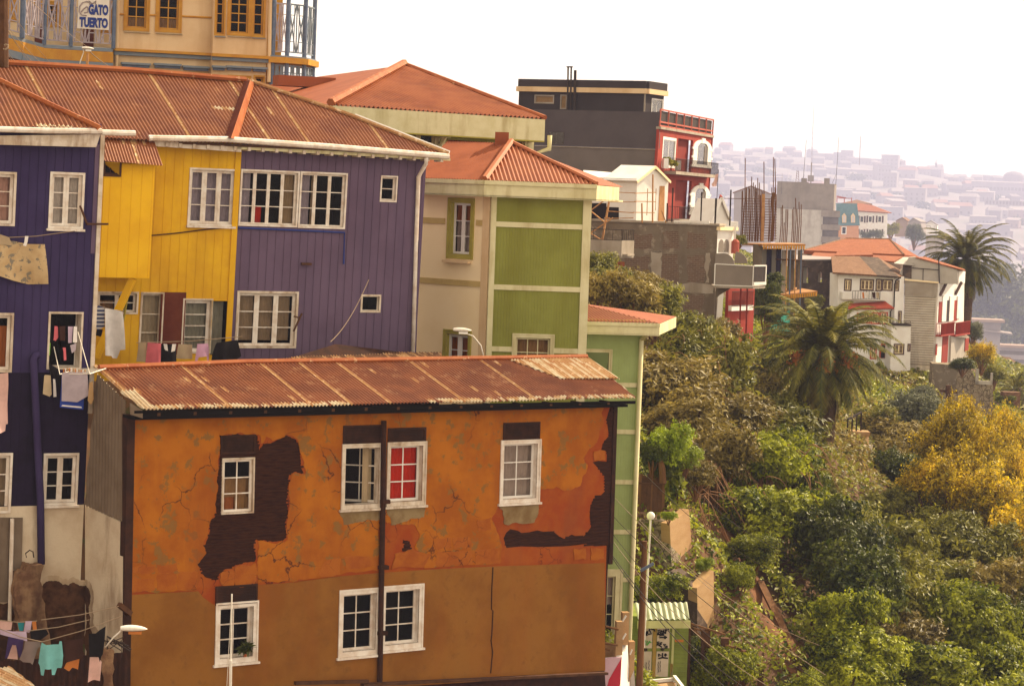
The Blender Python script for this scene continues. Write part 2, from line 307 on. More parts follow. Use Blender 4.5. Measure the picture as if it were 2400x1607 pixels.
# ------------------------------------------------------------------ shared builders
def rect(b): return [(b[0], b[2]), (b[1], b[2]), (b[1], b[3]), (b[0], b[3])]
def inset(b, d): return (b[0]+d, b[1]-d, b[2]+d, b[3]-d)
def ragged(poly, amp, it=3, seed=1):
    r = random.Random(seed)
    for k in range(it):
        out = []
        for i, (a, b) in enumerate(poly):
            c, d = poly[(i+1) % len(poly)]; L = math.hypot(c-a, d-b); out.append((a, b))
            if L > .05: o = r.uniform(-1, 1)*min(amp, L*.16); out.append(((a+c)/2-(d-b)/L*o, (b+d)/2+(c-a)/L*o))
        poly = out
    return poly
def strip(mb, P, poly, du, nfun, rows=4, mfun=None, thick=0):
    """sheet over the polygon made of columns along v; nfun(u,v) lifts it off the plane"""
    us = [a for a, b in poly]; u0, u1 = min(us), max(us); k = max(2, int((u1-u0)/du)+1); vs = []; cols = []
    def span(u):
        h = []
        for i in range(len(poly)):
            (a, b), (c, d) = poly[i], poly[(i+1) % len(poly)]
            if abs(c-a) > 1e-9 and min(a, c)-1e-9 <= u <= max(a, c)+1e-9: h.append(b+(d-b)*(u-a)/(c-a))
        return (min(h), max(h)) if h else (0, 0)
    vv = []; fs = []; ms = []
    for i in range(k):
        u = u0+(u1-u0)*i/(k-1); lo, hi = span(min(max(u, u0+1e-6), u1-1e-6))
        for j in range(rows+1):
            v = lo+(hi-lo)*j/rows; vv.append(P.w(u, v, nfun(u, v)))
    n = rows+1
    for i in range(k-1):
        for j in range(rows):
            fs.append((i*n+j, (i+1)*n+j, (i+1)*n+j+1, i*n+j+1)); ms.append(mfun(i, j, u0+(u1-u0)*i/(k-1)) if mfun else 0)
    b = len(mb.V); mb.V.extend([tuple(map(float, v)) for v in vv]); mb.Fc.extend([tuple(b+i for i in f) for f in fs]); mb.Mi.extend(ms)
def corr(mb, pts, per=.085, amp=.02, rows=8, seed=0, worn=.05, sheet=11, lap=(.5,), eave=.0):
    P = PlF(pts[0], pts[1], pts[2]); poly = []
    for p in pts:
        d = np.asarray(p)-P.o; poly.append((float(d@P.u), float(d@P.v)))
    r = random.Random(seed); sh = {}
    def mf(i, j, u):
        s = int(u/(per*sheet)); w = int(u/per) % sheet; ww = int(u/per)
        if w == 0: return 1 if sh.setdefault(('s', s), r.random() < .55) else 0
        if j < 2 and eave and sh.setdefault(('e', s), r.random() < eave): return 2 if sh.setdefault(('ez', ww, j), r.random() < .75-.35*j) else sh.setdefault(('ez1', ww), int(r.random() < .6))
        if rows > 10 and j == rows//2 and sh.setdefault(('l', s), r.random() < .14): return 2 if sh.setdefault(('lz', ww), r.random() < .7) else 1
        return 1 if sh.setdefault(('g', ww, j//3), r.random() < worn) else 0
    def nf(u, v):
        s = int(u/(per*sheet)); b = sh.setdefault(('h', s), r.uniform(0, .012))
        return amp*math.sin(2*math.pi*u/per)+b+.012*math.sin(u*.9+v*.7)
    strip(mb, P, poly, per/5, nf, rows, mf)
    return P
def win(root, P, outer, leaves=1, cols=2, rows=3, cas=.1, cm='white_wood', fm='white_wood', glass='glass', rec=.12, cur=None, cu=(0, 1), cv=(0, 1), sill=0, proud=.035, fw=.06, mw=.03, name='window', deep=.7, opened=None, head=0, label=None, simple=False):
    u0, u1, v0, v1 = inset(outer, cas); mb = MB()
    if cas > 0:
        o = outer
        for q in ((o[0], u0, o[2], o[3]), (u1, o[1], o[2], o[3]), (u0, u1, v1, o[3]), (u0, u1, o[2], v0)): mb.box(P, *q, -.02, proud)
        if cas > .09 and not simple:
            e = cas*.3
            for q in ((o[0]-.004, o[0]+e, o[2]-.004, o[3]+.004), (o[1]-e, o[1]+.004, o[2]-.004, o[3]+.004), (o[0]+e, o[1]-e, o[3]-e, o[3]+.004)): mb.box(P, *q, -.01, proud+.025)
    g = .006; a, b, c, d = u0+g, u1-g, v0+g, v1-g
    mb.quad(P.w(a, c, 0), P.w(a, d, 0), P.w(a, d, -rec-.05), P.w(a, c, -rec-.05)); mb.quad(P.w(b, d, 0), P.w(b, c, 0), P.w(b, c, -rec-.05), P.w(b, d, -rec-.05))
    mb.quad(P.w(a, c, 0), P.w(b, c, 0), P.w(b, c, -rec-.05), P.w(a, c, -rec-.05)); mb.quad(P.w(b, d, 0), P.w(a, d, 0), P.w(a, d, -rec-.05), P.w(b, d, -rec-.05))
    e = deep+rec
    for q in (((a, c), (b, c)), ((b, c), (b, d)), ((b, d), (a, d)), ((a, d), (a, c))):
        mb.quad(P.w(*q[0], -rec-.05), P.w(*q[1], -rec-.05), P.w(*q[1], -e), P.w(*q[0], -e), 1)
    mb.quad(P.w(a, c, -e), P.w(b, c, -e), P.w(b, d, -e), P.w(a, d, -e), 1)
    w = mb.build(name, [cm, 'room'], root, label)
    sb = MB(); pb = MB(); lw = (b-a)/leaves
    for l in range(leaves):
        Q = P; A, B = a+l*lw+(.004 if l else 0), a+(l+1)*lw
        if opened is not None and l == opened[0]:
            ang = math.radians(opened[1]); hp = P.w(B, 0, -rec) if opened[2] else P.w(A, 0, -rec)
            sg = -1 if opened[2] else 1; uu = sg*P.u*math.cos(ang)-P.n*math.sin(ang)
            Q = Pl(hp+P.n*rec, u=uu*sg, v=P.v, n=np.cross(uu*sg, [0, 0, 1.0])); A, B = (-lw, 0) if opened[2] else (0, lw)
        n0, n1 = -rec-.03, -rec+.02
        for q in ((A, A+fw, c, d), (B-fw, B, c, d), (A+fw, B-fw, c, c+fw), (A+fw, B-fw, d-fw, d)): sb.box(Q, *q, n0, n1)
        iu, iv = (B-A-2*fw)/cols, (d-c-2*fw)/rows
        for i in range(1, cols): x = A+fw+i*iu; sb.box(Q, x-mw/2, x+mw/2, c+fw, d-fw, n0+.012, n1-.012)
        for j in range(1, rows): y = c+fw+j*iv; sb.box(Q, A+fw, B-fw, y-mw/2, y+mw/2, n0+.009, n1-.009)
        pb.quad(Q.w(A+fw, c+fw, -rec-.012), Q.w(B-fw, c+fw, -rec-.012), Q.w(B-fw, d-fw, -rec-.012), Q.w(A+fw, d-fw, -rec-.012))
    sb.build('sash', fm, w); pb.build('pane', glass, w)
    if sill:
        s = MB(); s.box(P, outer[0]-sill, outer[1]+sill, outer[2]-.07, outer[2]-.004, -.01, proud+.07); s.build('sill', cm, w)
    if cur:
        cs = cur if isinstance(cur, list) else [(cur, cu, cv)]
        for cmn, cu_, cv_ in cs:
            k = MB(); ph = random.random()*6
            strip(k, P, rect((a+(b-a)*cu_[0], a+(b-a)*cu_[1], c+(d-c)*cv_[0], c+(d-c)*cv_[1])), .035, lambda u, v: -rec-.14+.025*math.sin(u*38+ph+.5*math.sin(v*3)), 2)
            k.build('curtain', cmn, w, smooth=True)
    return w
def wallwin(root, P, poly, wins, mat, n0=-.3, n1=0, name='wall', label=None, batten=None, bm=None, extra=()):
    hs = [inset(o, k.get('cas', .1)) for o, k in wins]
    mb = MB(); mb.prism(P, poly, n0, n1, 0, [rect(h) for h in hs]+[rect(h) for h in extra])
    if batten:
        sp, bw, bd = batten; us = [a for a, b in poly]; u = min(us)+sp*.6; blk = [o for o, k in wins]+list(extra)
        while u < max(us)-bw:
            h = sorted(b+(d-b)*(u-a)/(c-a) for (a, b), (c, d) in zip(poly, poly[1:]+poly[:1]) if min(a, c) < u < max(a, c) and abs(c-a) > 1e-6)
            segs = [(h[0]+.01, h[-1]-.01)] if len(h) > 1 else []
            for o in blk:
                if o[0]-bw < u < o[1]+bw:
                    new = []
                    for x, y in segs:
                        if o[2] > x: new.append((x, min(y, o[2]-.005)))
                        if o[3] < y: new.append((max(x, o[3]+.005), y))
                    segs = [q for q in new if q[1]-q[0] > .05]
            for x, y in segs: mb.box(P, u-bw/2, u+bw/2, x, y, n1-.004, n1+bd, 1)
            u += sp*random.uniform(.92, 1.08)
    w = mb.build(name, [mat, bm or mat], root, label)
    for o, k in wins: win(root, P, o, **k)
    return w
def rail(mb, p, q, h, sp, r=.015, m=0, top=.03, bot=.08):
    p, q = np.asarray(p, float), np.asarray(q, float); L = np.linalg.norm(q-p); z = np.array([0, 0, 1.0]); k = max(2, int(L/sp))
    mb.bar(p+z*h, q+z*h, top, top, m); mb.bar(p+z*bot, q+z*bot, top*.8, top*.8, m)
    for i in range(k+1): a = p+(q-p)*i/k; mb.bar(a+z*bot, a+z*h, r*2, r*2, m)
def cloth(name, z, pts, D, mats, label, cat, group, th=30, fold=18, amp=.02, du=.03, kids=(), rows=3, loose=0):
    P = Pl(at(z, pts[0][0], pts[0][1], D), th); poly = P.poly(z, pts); mb = MB(); ph = random.random()*6
    u0 = min(a for a, b in poly); v1 = max(b for a, b in poly)
    amp *= 1.7; f = lambda u, v: amp*(.3+min(1, (v1-v)*1.2))*math.sin((u-u0)*fold+ph+1.5*(v-v1))+.5*amp*math.sin((u-u0)*fold*.37+v*2)
    strip(mb, P, poly, du, f, rows)
    o = solo(name, mb, mats, label, cat, group, smooth=True); org = ORG[o.name]
    for kn, kp, km in kids:
        k = MB(); strip(k, P, P.poly(z, kp), du, lambda u, v: f(u, v)+.008, rows); k.build(kn, km, o, smooth=True)
    return o
def text(root, name, s, P, b, mat, n=.02, bold=.0, shear=0):
    """lettering stretched into the plane rectangle b"""
    cu = bpy.data.curves.new('lettering', 'FONT'); cu.body = s; cu.size = 1; cu.extrude = .01; cu.offset = bold; cu.shear = shear; cu.resolution_u = 3
    ob = bpy.data.objects.new('lettering', cu); COL.objects.link(ob); bpy.context.view_layer.update()
    me = bpy.data.meshes.new_from_object(ob.evaluated_get(bpy.context.evaluated_depsgraph_get())); bpy.data.objects.remove(ob); bpy.data.curves.remove(cu)
    V = np.array([v.co[:] for v in me.vertices]); lo, hi = V.min(0), V.max(0); mb = MB()
    vs = [P.w(b[0]+(b[1]-b[0])*(x-lo[0])/(hi[0]-lo[0]), b[2]+(b[3]-b[2])*(y-lo[1])/(hi[1]-lo[1]), n+(.006 if q > 0 else -.006)) for x, y, q in V]
    mb.add(vs, [tuple(p.vertices) for p in me.polygons]); bpy.data.meshes.remove(me)
    return mb.build(name, mat, root)
def leafcloud(blobs, n, size, seed, up=.25, asp=1.7, low=-.45, core=.72, lump=.22, sprig=0):
    r = np.random.default_rng(seed); B = np.array(blobs, float); wts = B[:, 3]*B[:, 4]; wts = wts/wts.sum()
    idx = r.choice(len(B), n, p=wts); d = r.normal(size=(n, 3)); d /= np.linalg.norm(d, axis=1)[:, None]; d[:, 2] = np.where(d[:, 2] < low, -d[:, 2], d[:, 2])
    ph = r.uniform(0, 6, 3); lf = 1+lump*(np.sin(d[:, 0]*5+ph[0])*np.sin(d[:, 1]*5+ph[1])+.6*np.sin(d[:, 2]*7+ph[2]+d[:, 0]*4))
    rad = (core+(1.05-core)*r.random(n)**.7)*lf
    if sprig:
        ns = 110; sd = d[r.integers(0, n, ns)]; j = r.integers(0, ns, int(n*sprig)); d[:len(j)] = sd[j]+r.normal(size=(len(j), 3))*.035; rad[:len(j)] = .8+r.random(len(j))*(.28+.28*r.random(ns)[j]); idx[:len(j)] = idx[j]
    c = B[idx, :3]+d*B[idx][:, [3, 3, 4]]*rad[:, None]
    return leafquads(c, d*.7+r.normal(size=(n, 3))*.55+np.array([0, 0, up]), size*r.uniform(.6, 1.35, n), asp, r)
def leafquads(c, nv, sz, asp, r):
    n = len(c); nv = nv/np.linalg.norm(nv, axis=1)[:, None]; t = np.cross(nv, r.normal(size=(n, 3))); t /= np.linalg.norm(t, axis=1)[:, None]; b = np.cross(nv, t)
    sz = sz[:, None]; vs = np.stack([c-t*sz*.5*asp, c-b*sz*.42+nv*sz*.1, c+t*sz*.5*asp, c+b*sz*.42+nv*sz*.1], 1).reshape(-1, 3)
    return vs, np.arange(4*n).reshape(n, 4)
def branches(mb, base, tips, r0=.08, seed=0):
    rr = random.Random(seed)
    for t in tips:
        b, t = np.asarray(base, float), np.asarray(t, float); m = (b+t)/2+np.array([rr.uniform(-.2, .2), rr.uniform(-.2, .2), rr.uniform(-.1, .3)])*np.linalg.norm(t-b)*.3
        mb.tube([b, b*.5+m*.5, m, t*.6+m*.4, t], [r0, r0*.8, r0*.55, r0*.35, r0*.12], 5)
# ------------------------------------------------------------------ camera, light, sky
from mathutils import Matrix
cd = bpy.data.cameras.new('camera'); cam = bpy.data.objects.new('camera', cd); COL.objects.link(cam); S.camera = cam
cd.sensor_width = 36; cd.lens = 36*F/2400; cd.clip_start = .5; cd.clip_end = 15000
cam.matrix_world = Matrix(((RT[0], UP[0], -_f[0], 0), (RT[1], UP[1], -_f[1], 0), (RT[2], UP[2], -_f[2], 0), (0, 0, 0, 1)))
SUN_AZ, SUN_EL = 50.0, 40.0
wd = bpy.data.worlds.new('World'); S.world = wd; wd.use_nodes = True; wt = wd.node_tree
sky = nn(wt, 'ShaderNodeTexSky', sky_type='NISHITA', sun_disc=False); sky.sun_elevation = math.radians(SUN_EL); sky.sun_rotation = math.radians(SUN_AZ); sky.dust_density = 1.5; sky.air_density = 1.0
hs = nn(wt, 'ShaderNodeHueSaturation', Saturation=.3); wt.links.new(sky.outputs[0], hs.inputs['Color'])
tint = mixc(wt, 1.0, hs.outputs[0], (.75, .62, .45)); wt.links[-1].to_node.blend_type = 'MULTIPLY'
for n_ in wt.nodes:
    if n_.type == 'MIX': n_.blend_type = 'MULTIPLY'
veil = nn(wt, 'ShaderNodeMix', data_type='RGBA'); veil.blend_type = 'ADD'; veil.inputs[0].default_value = 1; wt.links.new(tint, veil.inputs[6]); veil.inputs[7].default_value = (4.1, 3.45, 2.55, 1)   # thin bright overcast veil
bg = wt.nodes['Background']; wt.links.new(veil.outputs[2], bg.inputs[0]); bg.inputs[1].default_value = .13
sl = bpy.data.lights.new('sun', 'SUN'); sl.energy = 5.0; sl.angle = math.radians(.5); sl.color = (1, .82, .56); so = bpy.data.objects.new('sun', sl); COL.objects.link(so)
sd = Vc((math.sin(math.radians(SUN_AZ))*math.cos(math.radians(SUN_EL)), math.cos(math.radians(SUN_AZ))*math.cos(math.radians(SUN_EL)), math.sin(math.radians(SUN_EL))))
so.rotation_euler = sd.to_track_quat('Z', 'Y').to_euler(); so.location = (60, 40, 60)
vs_ = S.view_settings; vs_.view_transform = 'Standard'; vs_.look = 'None'; vs_.exposure = EXPOSURE = .85; vs_.gamma = 1
S.render.engine = 'CYCLES'; S.cycles.use_denoising = True; S.cycles.max_bounces = 6; S.cycles.diffuse_bounces = 3; S.cycles.transparent_max_bounces = 12; S.cycles.volume_bounces = 1; S.cycles.use_fast_gi = False
# ------------------------------------------------------------------ ORANGE HOUSE
PO = Pl(at('V', 300, 1355, 68), 36).lean('V', 1402, 925, 1382, 1548)
T = thing('orange_house', 'orange plastered house with peeling walls, exposed laths and rusty corrugated lean-to roof', 'house', PO.w(8, -8))
ow = []
WK = dict(cols=2, rows=3, cas=.13, sill=.06, rec=.2, fw=.07, mw=.035)
def OW(z, x0, y0, x1, y1, **k): ow.append((PO.box(z, x0, y0, x1, y1), {**WK, **k}))
OW('E', 1345, 190, 1535, 520, cas=.05, sill=0, rec=.08, cm='old_white_wood', cur=[('tan_curtain', (0, 1), (.27, .62)), ('orange_curtain', (0, .5), (0, .27)), ('tan_curtain', (.5, 1), (0, .27))], glass='glass_dim')
OW('F', 225, 312, 430, 640, cm='old_white_wood', opened=(0, 38, True), cur=[('beige_cloth', (.68, .95), (0, 1))])
OW('F', 460, 302, 655, 625, cm='old_white_wood', fm='clean_white', cur='red_curtain')
OW('F', 1050, 292, 1248, 610, fm='clean_white', cur='sheer', glass='glass_dim')
OW('E', 1305, 1068, 1555, 1415, cas=.16, glass='glass_dim')
OW('F', 210, 1070, 418, 1400, cas=.16, glass='glass_dim')
OW('F', 430, 1050, 640, 1365, cas=.16, glass='glass_dim')
holes = [rect(inset(o, k['cas'])) for o, k in ow]
wallp = PO.polyz([('V', 300, 950), ('V', 296, 1640), ('F', 1590, 1498), ('F', 1640, 95)])
mb = MB(); mb.prism(PO, wallp, -.35, -.03, 0, holes)
u0_, u1_ = PO.uv('V', 300, 1200)[0]+.02, PO.uv('V', 1393, 1200)[0]-.02
def slats(P, poly, n, sp=.1, w=.066, seed=3):
    k = MB(); r = random.Random(seed); vs = [b for a, b in poly]; v = min(vs)+.03
    while v < max(vs)-w:
        h = sorted(a+(c-a)*(v+w/2-b)/(d-b) for (a, b), (c, d) in zip(poly, poly[1:]+poly[:1]) if min(b, d) < v+w/2 < max(b, d) and abs(d-b) > 1e-6)
        for x, y in zip(h[::2], h[1::2]):
            sg = [(x-.03, y+.03)]
            for o, kk in ow:
                if o[2]-.03 < v+w/2 < o[3]+.03: sg = [q for a_, b_ in sg for q in ((a_, min(b_, o[0]+.02)), (max(a_, o[1]-.02), b_)) if q[1]-q[0] > .03]
            for a_, b_ in sg: k.box(P, a_, b_, v, v+w*r.uniform(.75, 1), n-.01, n+r.uniform(.006, .024))
        v += sp
    return k
lathL = PO.poly('E', [(1320, 300), (1312, 520), (1280, 560), (1268, 640), (1235, 720), (1255, 760), (1195, 830), (1225, 890), (1310, 930), (1340, 880), (1430, 835), (1480, 822), (1545, 815), (1540, 705), (1555, 680), (1600, 685), (1690, 690), (1735, 670), (1730, 600), (1745, 500), (1740, 400), (1760, 280), (1790, 272), (1842, 280), (1820, 180), (1795, 80), (1740, 50), (1660, 90), (1600, 104), (1572, 140), (1560, 52), (1440, 40), (1330, 50), (1338, 160)])
lathR = PO.poly('F', [(1638, 120), (1618, 300), (1608, 500), (1604, 700), (1600, 838), (1540, 842), (1450, 832), (1380, 842), (1250, 846), (1080, 850), (1065, 800), (1100, 752), (1140, 760), (1200, 768), (1240, 758), (1330, 768), (1380, 800), (1420, 780), (1480, 790), (1520, 740), (1515, 640), (1540, 582), (1590, 560), (1590, 480), (1560, 440), (1528, 405), (1600, 400), (1602, 352), (1575, 345), (1592, 292), (1614, 270), (1600, 180)])
lathS = PO.poly('F', [(540, 805), (570, 812), (588, 862), (535, 866), (550, 840)])
louv = [PO.box(*q) for q in (('E', 1335, 52, 1545, 160), ('F', 230, 215, 428, 312), ('F', 462, 228, 658, 300), ('F', 1062, 200, 1250, 290), ('E', 1305, 965, 1555, 1062))]
mb.build('wall', 'lath', T)
for pl, sd_ in ((lathL, 1), (lathR, 2), (lathS, 5)): slats(PO, pl, -.018, seed=sd_).build('lath_patch', 'lath', T)
for q in louv:
    k = slats(PO, rect(inset(q, .08)), .025, .045, .03); u0, u1, v0, v1 = q
    for b in ((u0, u1, v0, v0+.07), (u0, u1, v1-.07, v1), (u0, u0+.07, v0+.07, v1-.07), (u1-.07, u1, v0+.07, v1-.07)): k.box(PO, *b, -.02, .05)
    k.box(PO, u0+.07, u1-.07, v0+.07, v1-.07, -.02, .006); k.build('louvre', 'dark_wood', T)
lo_ = [rect(inset(q, .03)) for q in louv]
# red base plaster, with the fallen patches as real holes
redp = PO.polyz([('V', 301, 951), ('V', 297, 1600), ('F', 1588, 1480), ('F', 1600, 845)])
redp += list(reversed(ragged(PO.poly('F', [(1600, 838), (1540, 842), (1450, 832), (1380, 842), (1250, 846), (1080, 850), (1065, 800), (1100, 752), (1140, 760), (1200, 768), (1240, 758), (1330, 768), (1380, 800), (1420, 780), (1480, 790), (1520, 740), (1515, 640), (1540, 582), (1590, 560), (1590, 480), (1560, 440), (1528, 405), (1600, 400), (1602, 352), (1575, 345), (1592, 292), (1614, 270), (1600, 180), (1628, 100)])[::-1], .03, 2, 4)[:-4])) if False else PO.poly('F', [(1600, 838), (1540, 842), (1495, 828), (1450, 836), (1380, 842), (1250, 846), (1160, 842), (1080, 850), (1065, 800), (1080, 770), (1100, 752), (1140, 760), (1160, 772), (1200, 768), (1240, 758), (1290, 770), (1330, 768), (1355, 790), (1380, 802), (1420, 780), (1450, 792), (1480, 790), (1500, 770), (1520, 740), (1512, 690), (1515, 640), (1530, 600), (1545, 582), (1570, 578), (1592, 555), (1590, 480), (1560, 440), (1528, 405), (1560, 398), (1600, 402), (1602, 352), (1572, 345), (1580, 310), (1594, 290), (1612, 268), (1600, 180), (1622, 104)])
hl = ragged(lathL, .05, 3, 8)
mb = MB(); mb.prism(PO, redp, -.03, -.004, 0, [hl, ragged(lathS, .03, 2)]+holes[1:6+1]+[lo_[1], lo_[2], lo_[3], lo_[4]]); mb.build('undercoat', 'red_plaster', T)
# ochre top coat
oc = [('E', 793, -62), ('E', 794, 1006), ('E', 1000, 996), ('E', 1186, 986), ('E', 1206, 890), ('E', 1192, 832), ('E', 1250, 760), ('E', 1230, 720), ('E', 1262, 640), ('E', 1274, 560), ('E', 1306, 520), ('E', 1314, 300), ('E', 1330, 160), ('E', 1322, 44), ('E', 1440, 34), ('E', 1568, 46), ('E', 1580, 100), ('E', 1610, 60), ('E', 1650, 84), ('E', 1740, 42), ('E', 1802, 76), ('E', 1828, 180), ('E', 1850, 286), ('E', 1792, 280), ('E', 1764, 290), ('E', 1746, 400), ('E', 1752, 500), ('E', 1737, 600), ('E', 1742, 680), ('E', 1690, 698), ('E', 1600, 692), ('E', 1564, 690), ('E', 1556, 820), ('E', 1562, 946), ('E', 1800, 930),
      ('F', 0, 1012), ('F', 222, 986), ('F', 410, 970), ('F', 412, 760), ('F', 416, 705), ('F', 476, 722), ('F', 540, 730), ('F', 596, 728), ('F', 630, 780), ('F', 602, 850), ('F', 642, 876), ('F', 652, 955), ('F', 1010, 936), ('F', 1050, 925), ('F', 1060, 850), ('F', 1032, 770), ('F', 1000, 700), ('F', 1030, 645), ('F', 1050, 600), ('F', 1250, 600), ('F', 1256, 545), ('F', 1340, 530), ('F', 1375, 552), ('F', 1412, 550), ('F', 1462, 528), ('F', 1480, 470), ('F', 1502, 420), ('F', 1478, 385), ('F', 1500, 350), ('F', 1550, 302), ('F', 1560, 250), ('F', 1584, 200), ('F', 1572, 150), ('F', 1600, 103)]
top = PO.polyz(oc); mb = MB(); mb.prism(PO, ragged(top, .05, 3, 12), -.004, .014, 0, [holes[1], holes[2], holes[3], lo_[1], lo_[2], lo_[3]]); mb.build('plaster', 'orange_plaster', T)
# exposed adobe blocks
for i, q in enumerate([('E', [(800, 850), (850, 838), (935, 842), (930, 880), (860, 892), (805, 880)]), ('E', [(945, 830), (1070, 818), (1076, 862), (1040, 885), (955, 880)]), ('E', [(805, 905), (935, 920), (938, 985), (800, 1000)]), ('E', [(950, 890), (1065, 888), (1062, 980), (948, 988)]), ('E', [(1075, 885), (1185, 872), (1192, 975), (1075, 985)]), ('E', [(1335, 885), (1410, 865), (1415, 960), (1365, 970), (1330, 930)]), ('E', [(1425, 845), (1545, 822), (1550, 940), (1480, 968), (1422, 958)]),
        ('F', [(150, 910), (220, 905), (215, 990), (140, 1000), (95, 985)]), ('F', [(235, 895), (412, 895), (415, 940), (240, 965)]), ('F', [(700, 800), (790, 795), (792, 852), (700, 858)]), ('F', [(800, 800), (890, 795), (892, 848), (802, 858)]), ('F', [(720, 870), (900, 865), (905, 935), (715, 950)]), ('F', [(915, 870), (1040, 850), (1048, 930), (915, 940)]), ('F', [(1428, 855), (1490, 850), (1490, 912), (1430, 915)]), ('F', [(1515, 848), (1585, 848), (1585, 905), (1518, 912)]), ('F', [(590, 855), (690, 880), (650, 950), (480, 960), (500, 880)]), ('F', [(1535, 348), (1592, 345), (1590, 395), (1535, 398)]), ('F', [(925, 705), (998, 692), (1000, 760), (930, 765)])]):
    k = MB(); k.prism(PO, ragged(PO.poly(*q), .05, 2, 30+i), -.02, .024); k.build('adobe_block', 'adobe', T)
tan = PO.polyz([('E', 790, 1016), ('E', 1000, 1004), ('E', 1200, 994), ('E', 1228, 1030), ('E', 1290, 1074), ('E', 1556, 1066), ('E', 1560, 955), ('E', 1800, 940), ('F', 0, 1024), ('F', 222, 996), ('F', 420, 980), ('F', 640, 964), ('F', 1010, 946), ('F', 1300, 936), ('F', 1588, 928), ('F', 1592, 1486), ('F', 900, 1545), ('V', 298, 1610)])
mb = MB(); mb.prism(PO, tan, -.004, .019, 0, holes[4:7]); mb.build('render_panel', 'tan_render', T)
for q in ([(212, 650), (222, 632), (430, 632), (428, 705), (330, 715), (232, 730)], [(456, 640), (470, 620), (655, 618), (650, 690), (560, 712), (480, 732)], [(1030, 625), (1055, 605), (1248, 605), (1238, 690), (1222, 718), (1070, 728), (1062, 660)]):
    mb = MB(); mb.prism(PO, ragged(PO.poly('F', q), .05, 3), -.004, .02); mb.build('cement_patch', 'cement_patch', T)
mb = MB(); mb.tube([PO.hit('F', x, y, .03) for x, y in ((1010, 950), (1004, 1060), (1002, 1168), (1010, 1176), (1004, 1300), (1000, 1330), (1008, 1390), (998, 1500))], .018, 4); mb.build('crack', 'dark_wood', T)
mb = MB(); mb.tube([PO.hit('V', x, y, .1) for x, y in ((878, 962), (876, 1140), (872, 1350), (868, 1600))], .085, 8)
for x, y in ((876, 1150), (873, 1300), (870, 1450)): mb.box(PO, *[PO.uv('V', x, y)[0]+d for d in (-.14, .14)], PO.uv('V', x, y)[1], PO.uv('V', x, y)[1]+.12, 0, .2)
mb.build('drainpipe', 'dark_wood', T)
for (o, k), hd in zip(ow, range(9)): win(T, PO, o, **k)
mb = MB(); a = PO.uv('V', 296, 1300); b = PO.uv('V', 1398, 1200)
mb.box(PO, a[0]-.16, a[0]+.08, -12, PO.uv('V', 302, 948)[1], -.3, .03); mb.build('corner_post', 'dark_wood', T)
mb = MB(); mb.box(PO, b[0]-.05, b[0]+.1, PO.uv('V', 1390, 1290)[1], PO.uv('V', 1400, 922)[1], -.35, .02); mb.build('corner_post', 'dark_wood', T)
# side wall: corrugated sheet above, dirty masonry below
cO = PO.w(PO.uv('V', 297, 1200)[0]-.16, 0, -.05); PS = Pl(cO, -54); PS.lean('V', 300, 952, 290, 1560)
cl = lambda q: [(min(a, -.02), b) for a, b in q]
sp = cl(PS.polyz([('E', 762, 578), ('N', 742, 870), ('N', 205, 395), ('E', 515, 472)]))
mb = MB(); Lf = lambda u, v: .03*math.sin(u*2*math.pi/.2)
strip(mb, PS, sp, .0212, lambda u, v: .02+Lf(u, v), 4, lambda i, j, u: 1 if (u/.2) % 1 > .74 else 0); mb.build('side_cladding', ['grey_corrugated', 'sunlit_ridge'], T, smooth=True)  # pale stripes paint grazing sunlight onto the sheet ridges
mb = MB(); mb.prism(PS, cl(PS.polyz([('E', 770, 1900), ('E', 764, 586), ('E', 515, 474), ('E', 515, 1900)])), -.25, .0); mb.build('side_wall', 'dirty_white', T)
for q, m_, n_, am in (([(516, 925), (545, 935), (566, 1000), (560, 1090), (566, 1190), (600, 1250), (660, 1320), (752, 1370), (768, 1600), (516, 1600)], 'stain_fringe', .005, .2), ([(516, 960), (536, 975), (550, 1020), (538, 1090), (546, 1210), (566, 1280), (620, 1350), (735, 1405), (760, 1600), (516, 1600)], 'stain', .01, .3)):
    mb = MB(); mb.prism(PS, cl(ragged(PS.poly('E', q), am, 5, 5)), -.02, n_); mb.build('damp_stain', m_, T)
# lean-to roof
eP = PO.off(.55); e0 = eP.hit('N', 985, 1022); e1 = eP.hit('V', 1452, 908); rpitch = math.radians(17.6)
up = np.array([-PO.n[0]*math.cos(rpitch), -PO.n[1]*math.cos(rpitch), math.sin(rpitch)]); uu = nrm(e1-e0)
PR = Pl(e0, u=uu, v=nrm(up), n=nrm(np.cross(uu, up))); ROOFO = PR
rp = [PR.hit('N', 990, 1022), PR.hit('V', 1455, 909), PR.hit('V', 1342, 815), PR.hit('V', 212, 836)]
mb = MB(); corr(mb, rp, .125, .034, 26, 4, worn=.008, eave=.95)
mb.build('roof', ['rust_roof_lower', 'worn_roof', 'zinc'], T, smooth=True)
# bleached sheets near the right end, and the loose zinc sheets at the left end
for q, mt in (([('V', 1285, 866), ('V', 1418, 866), ('V', 1345, 818), ('V', 1165, 823)], 'worn_roof'), ([('N', 1000, 1018), ('N', 1215, 1016), ('N', 862, 695), ('N', 570, 705)], 'zinc')):
    mb = MB(); P2 = PR.off(.035); corr(mb, [P2.hit(*p) for p in q], .125, .032, 4, 9, worn=.3); mb.build('patch_sheet', [mt, 'zinc', 'zinc'], T, smooth=True)
mb = MB(); P2 = PR.off(.06); mb.tube([P2.hit('V', x, y) for x, y in ((226, 840), (560, 827), (900, 822), (1342, 815))], .09, 6); mb.build('ridge_cap', 'ridge_rust', T)
mb = MB(); ue0, ue1 = PO.uv('V', 303, 948)[0], PO.uv('V', 1402, 920)[0]
s0, s1 = PO.uv('V', 303, 950)[1], PO.uv('V', 1402, 922)[1]
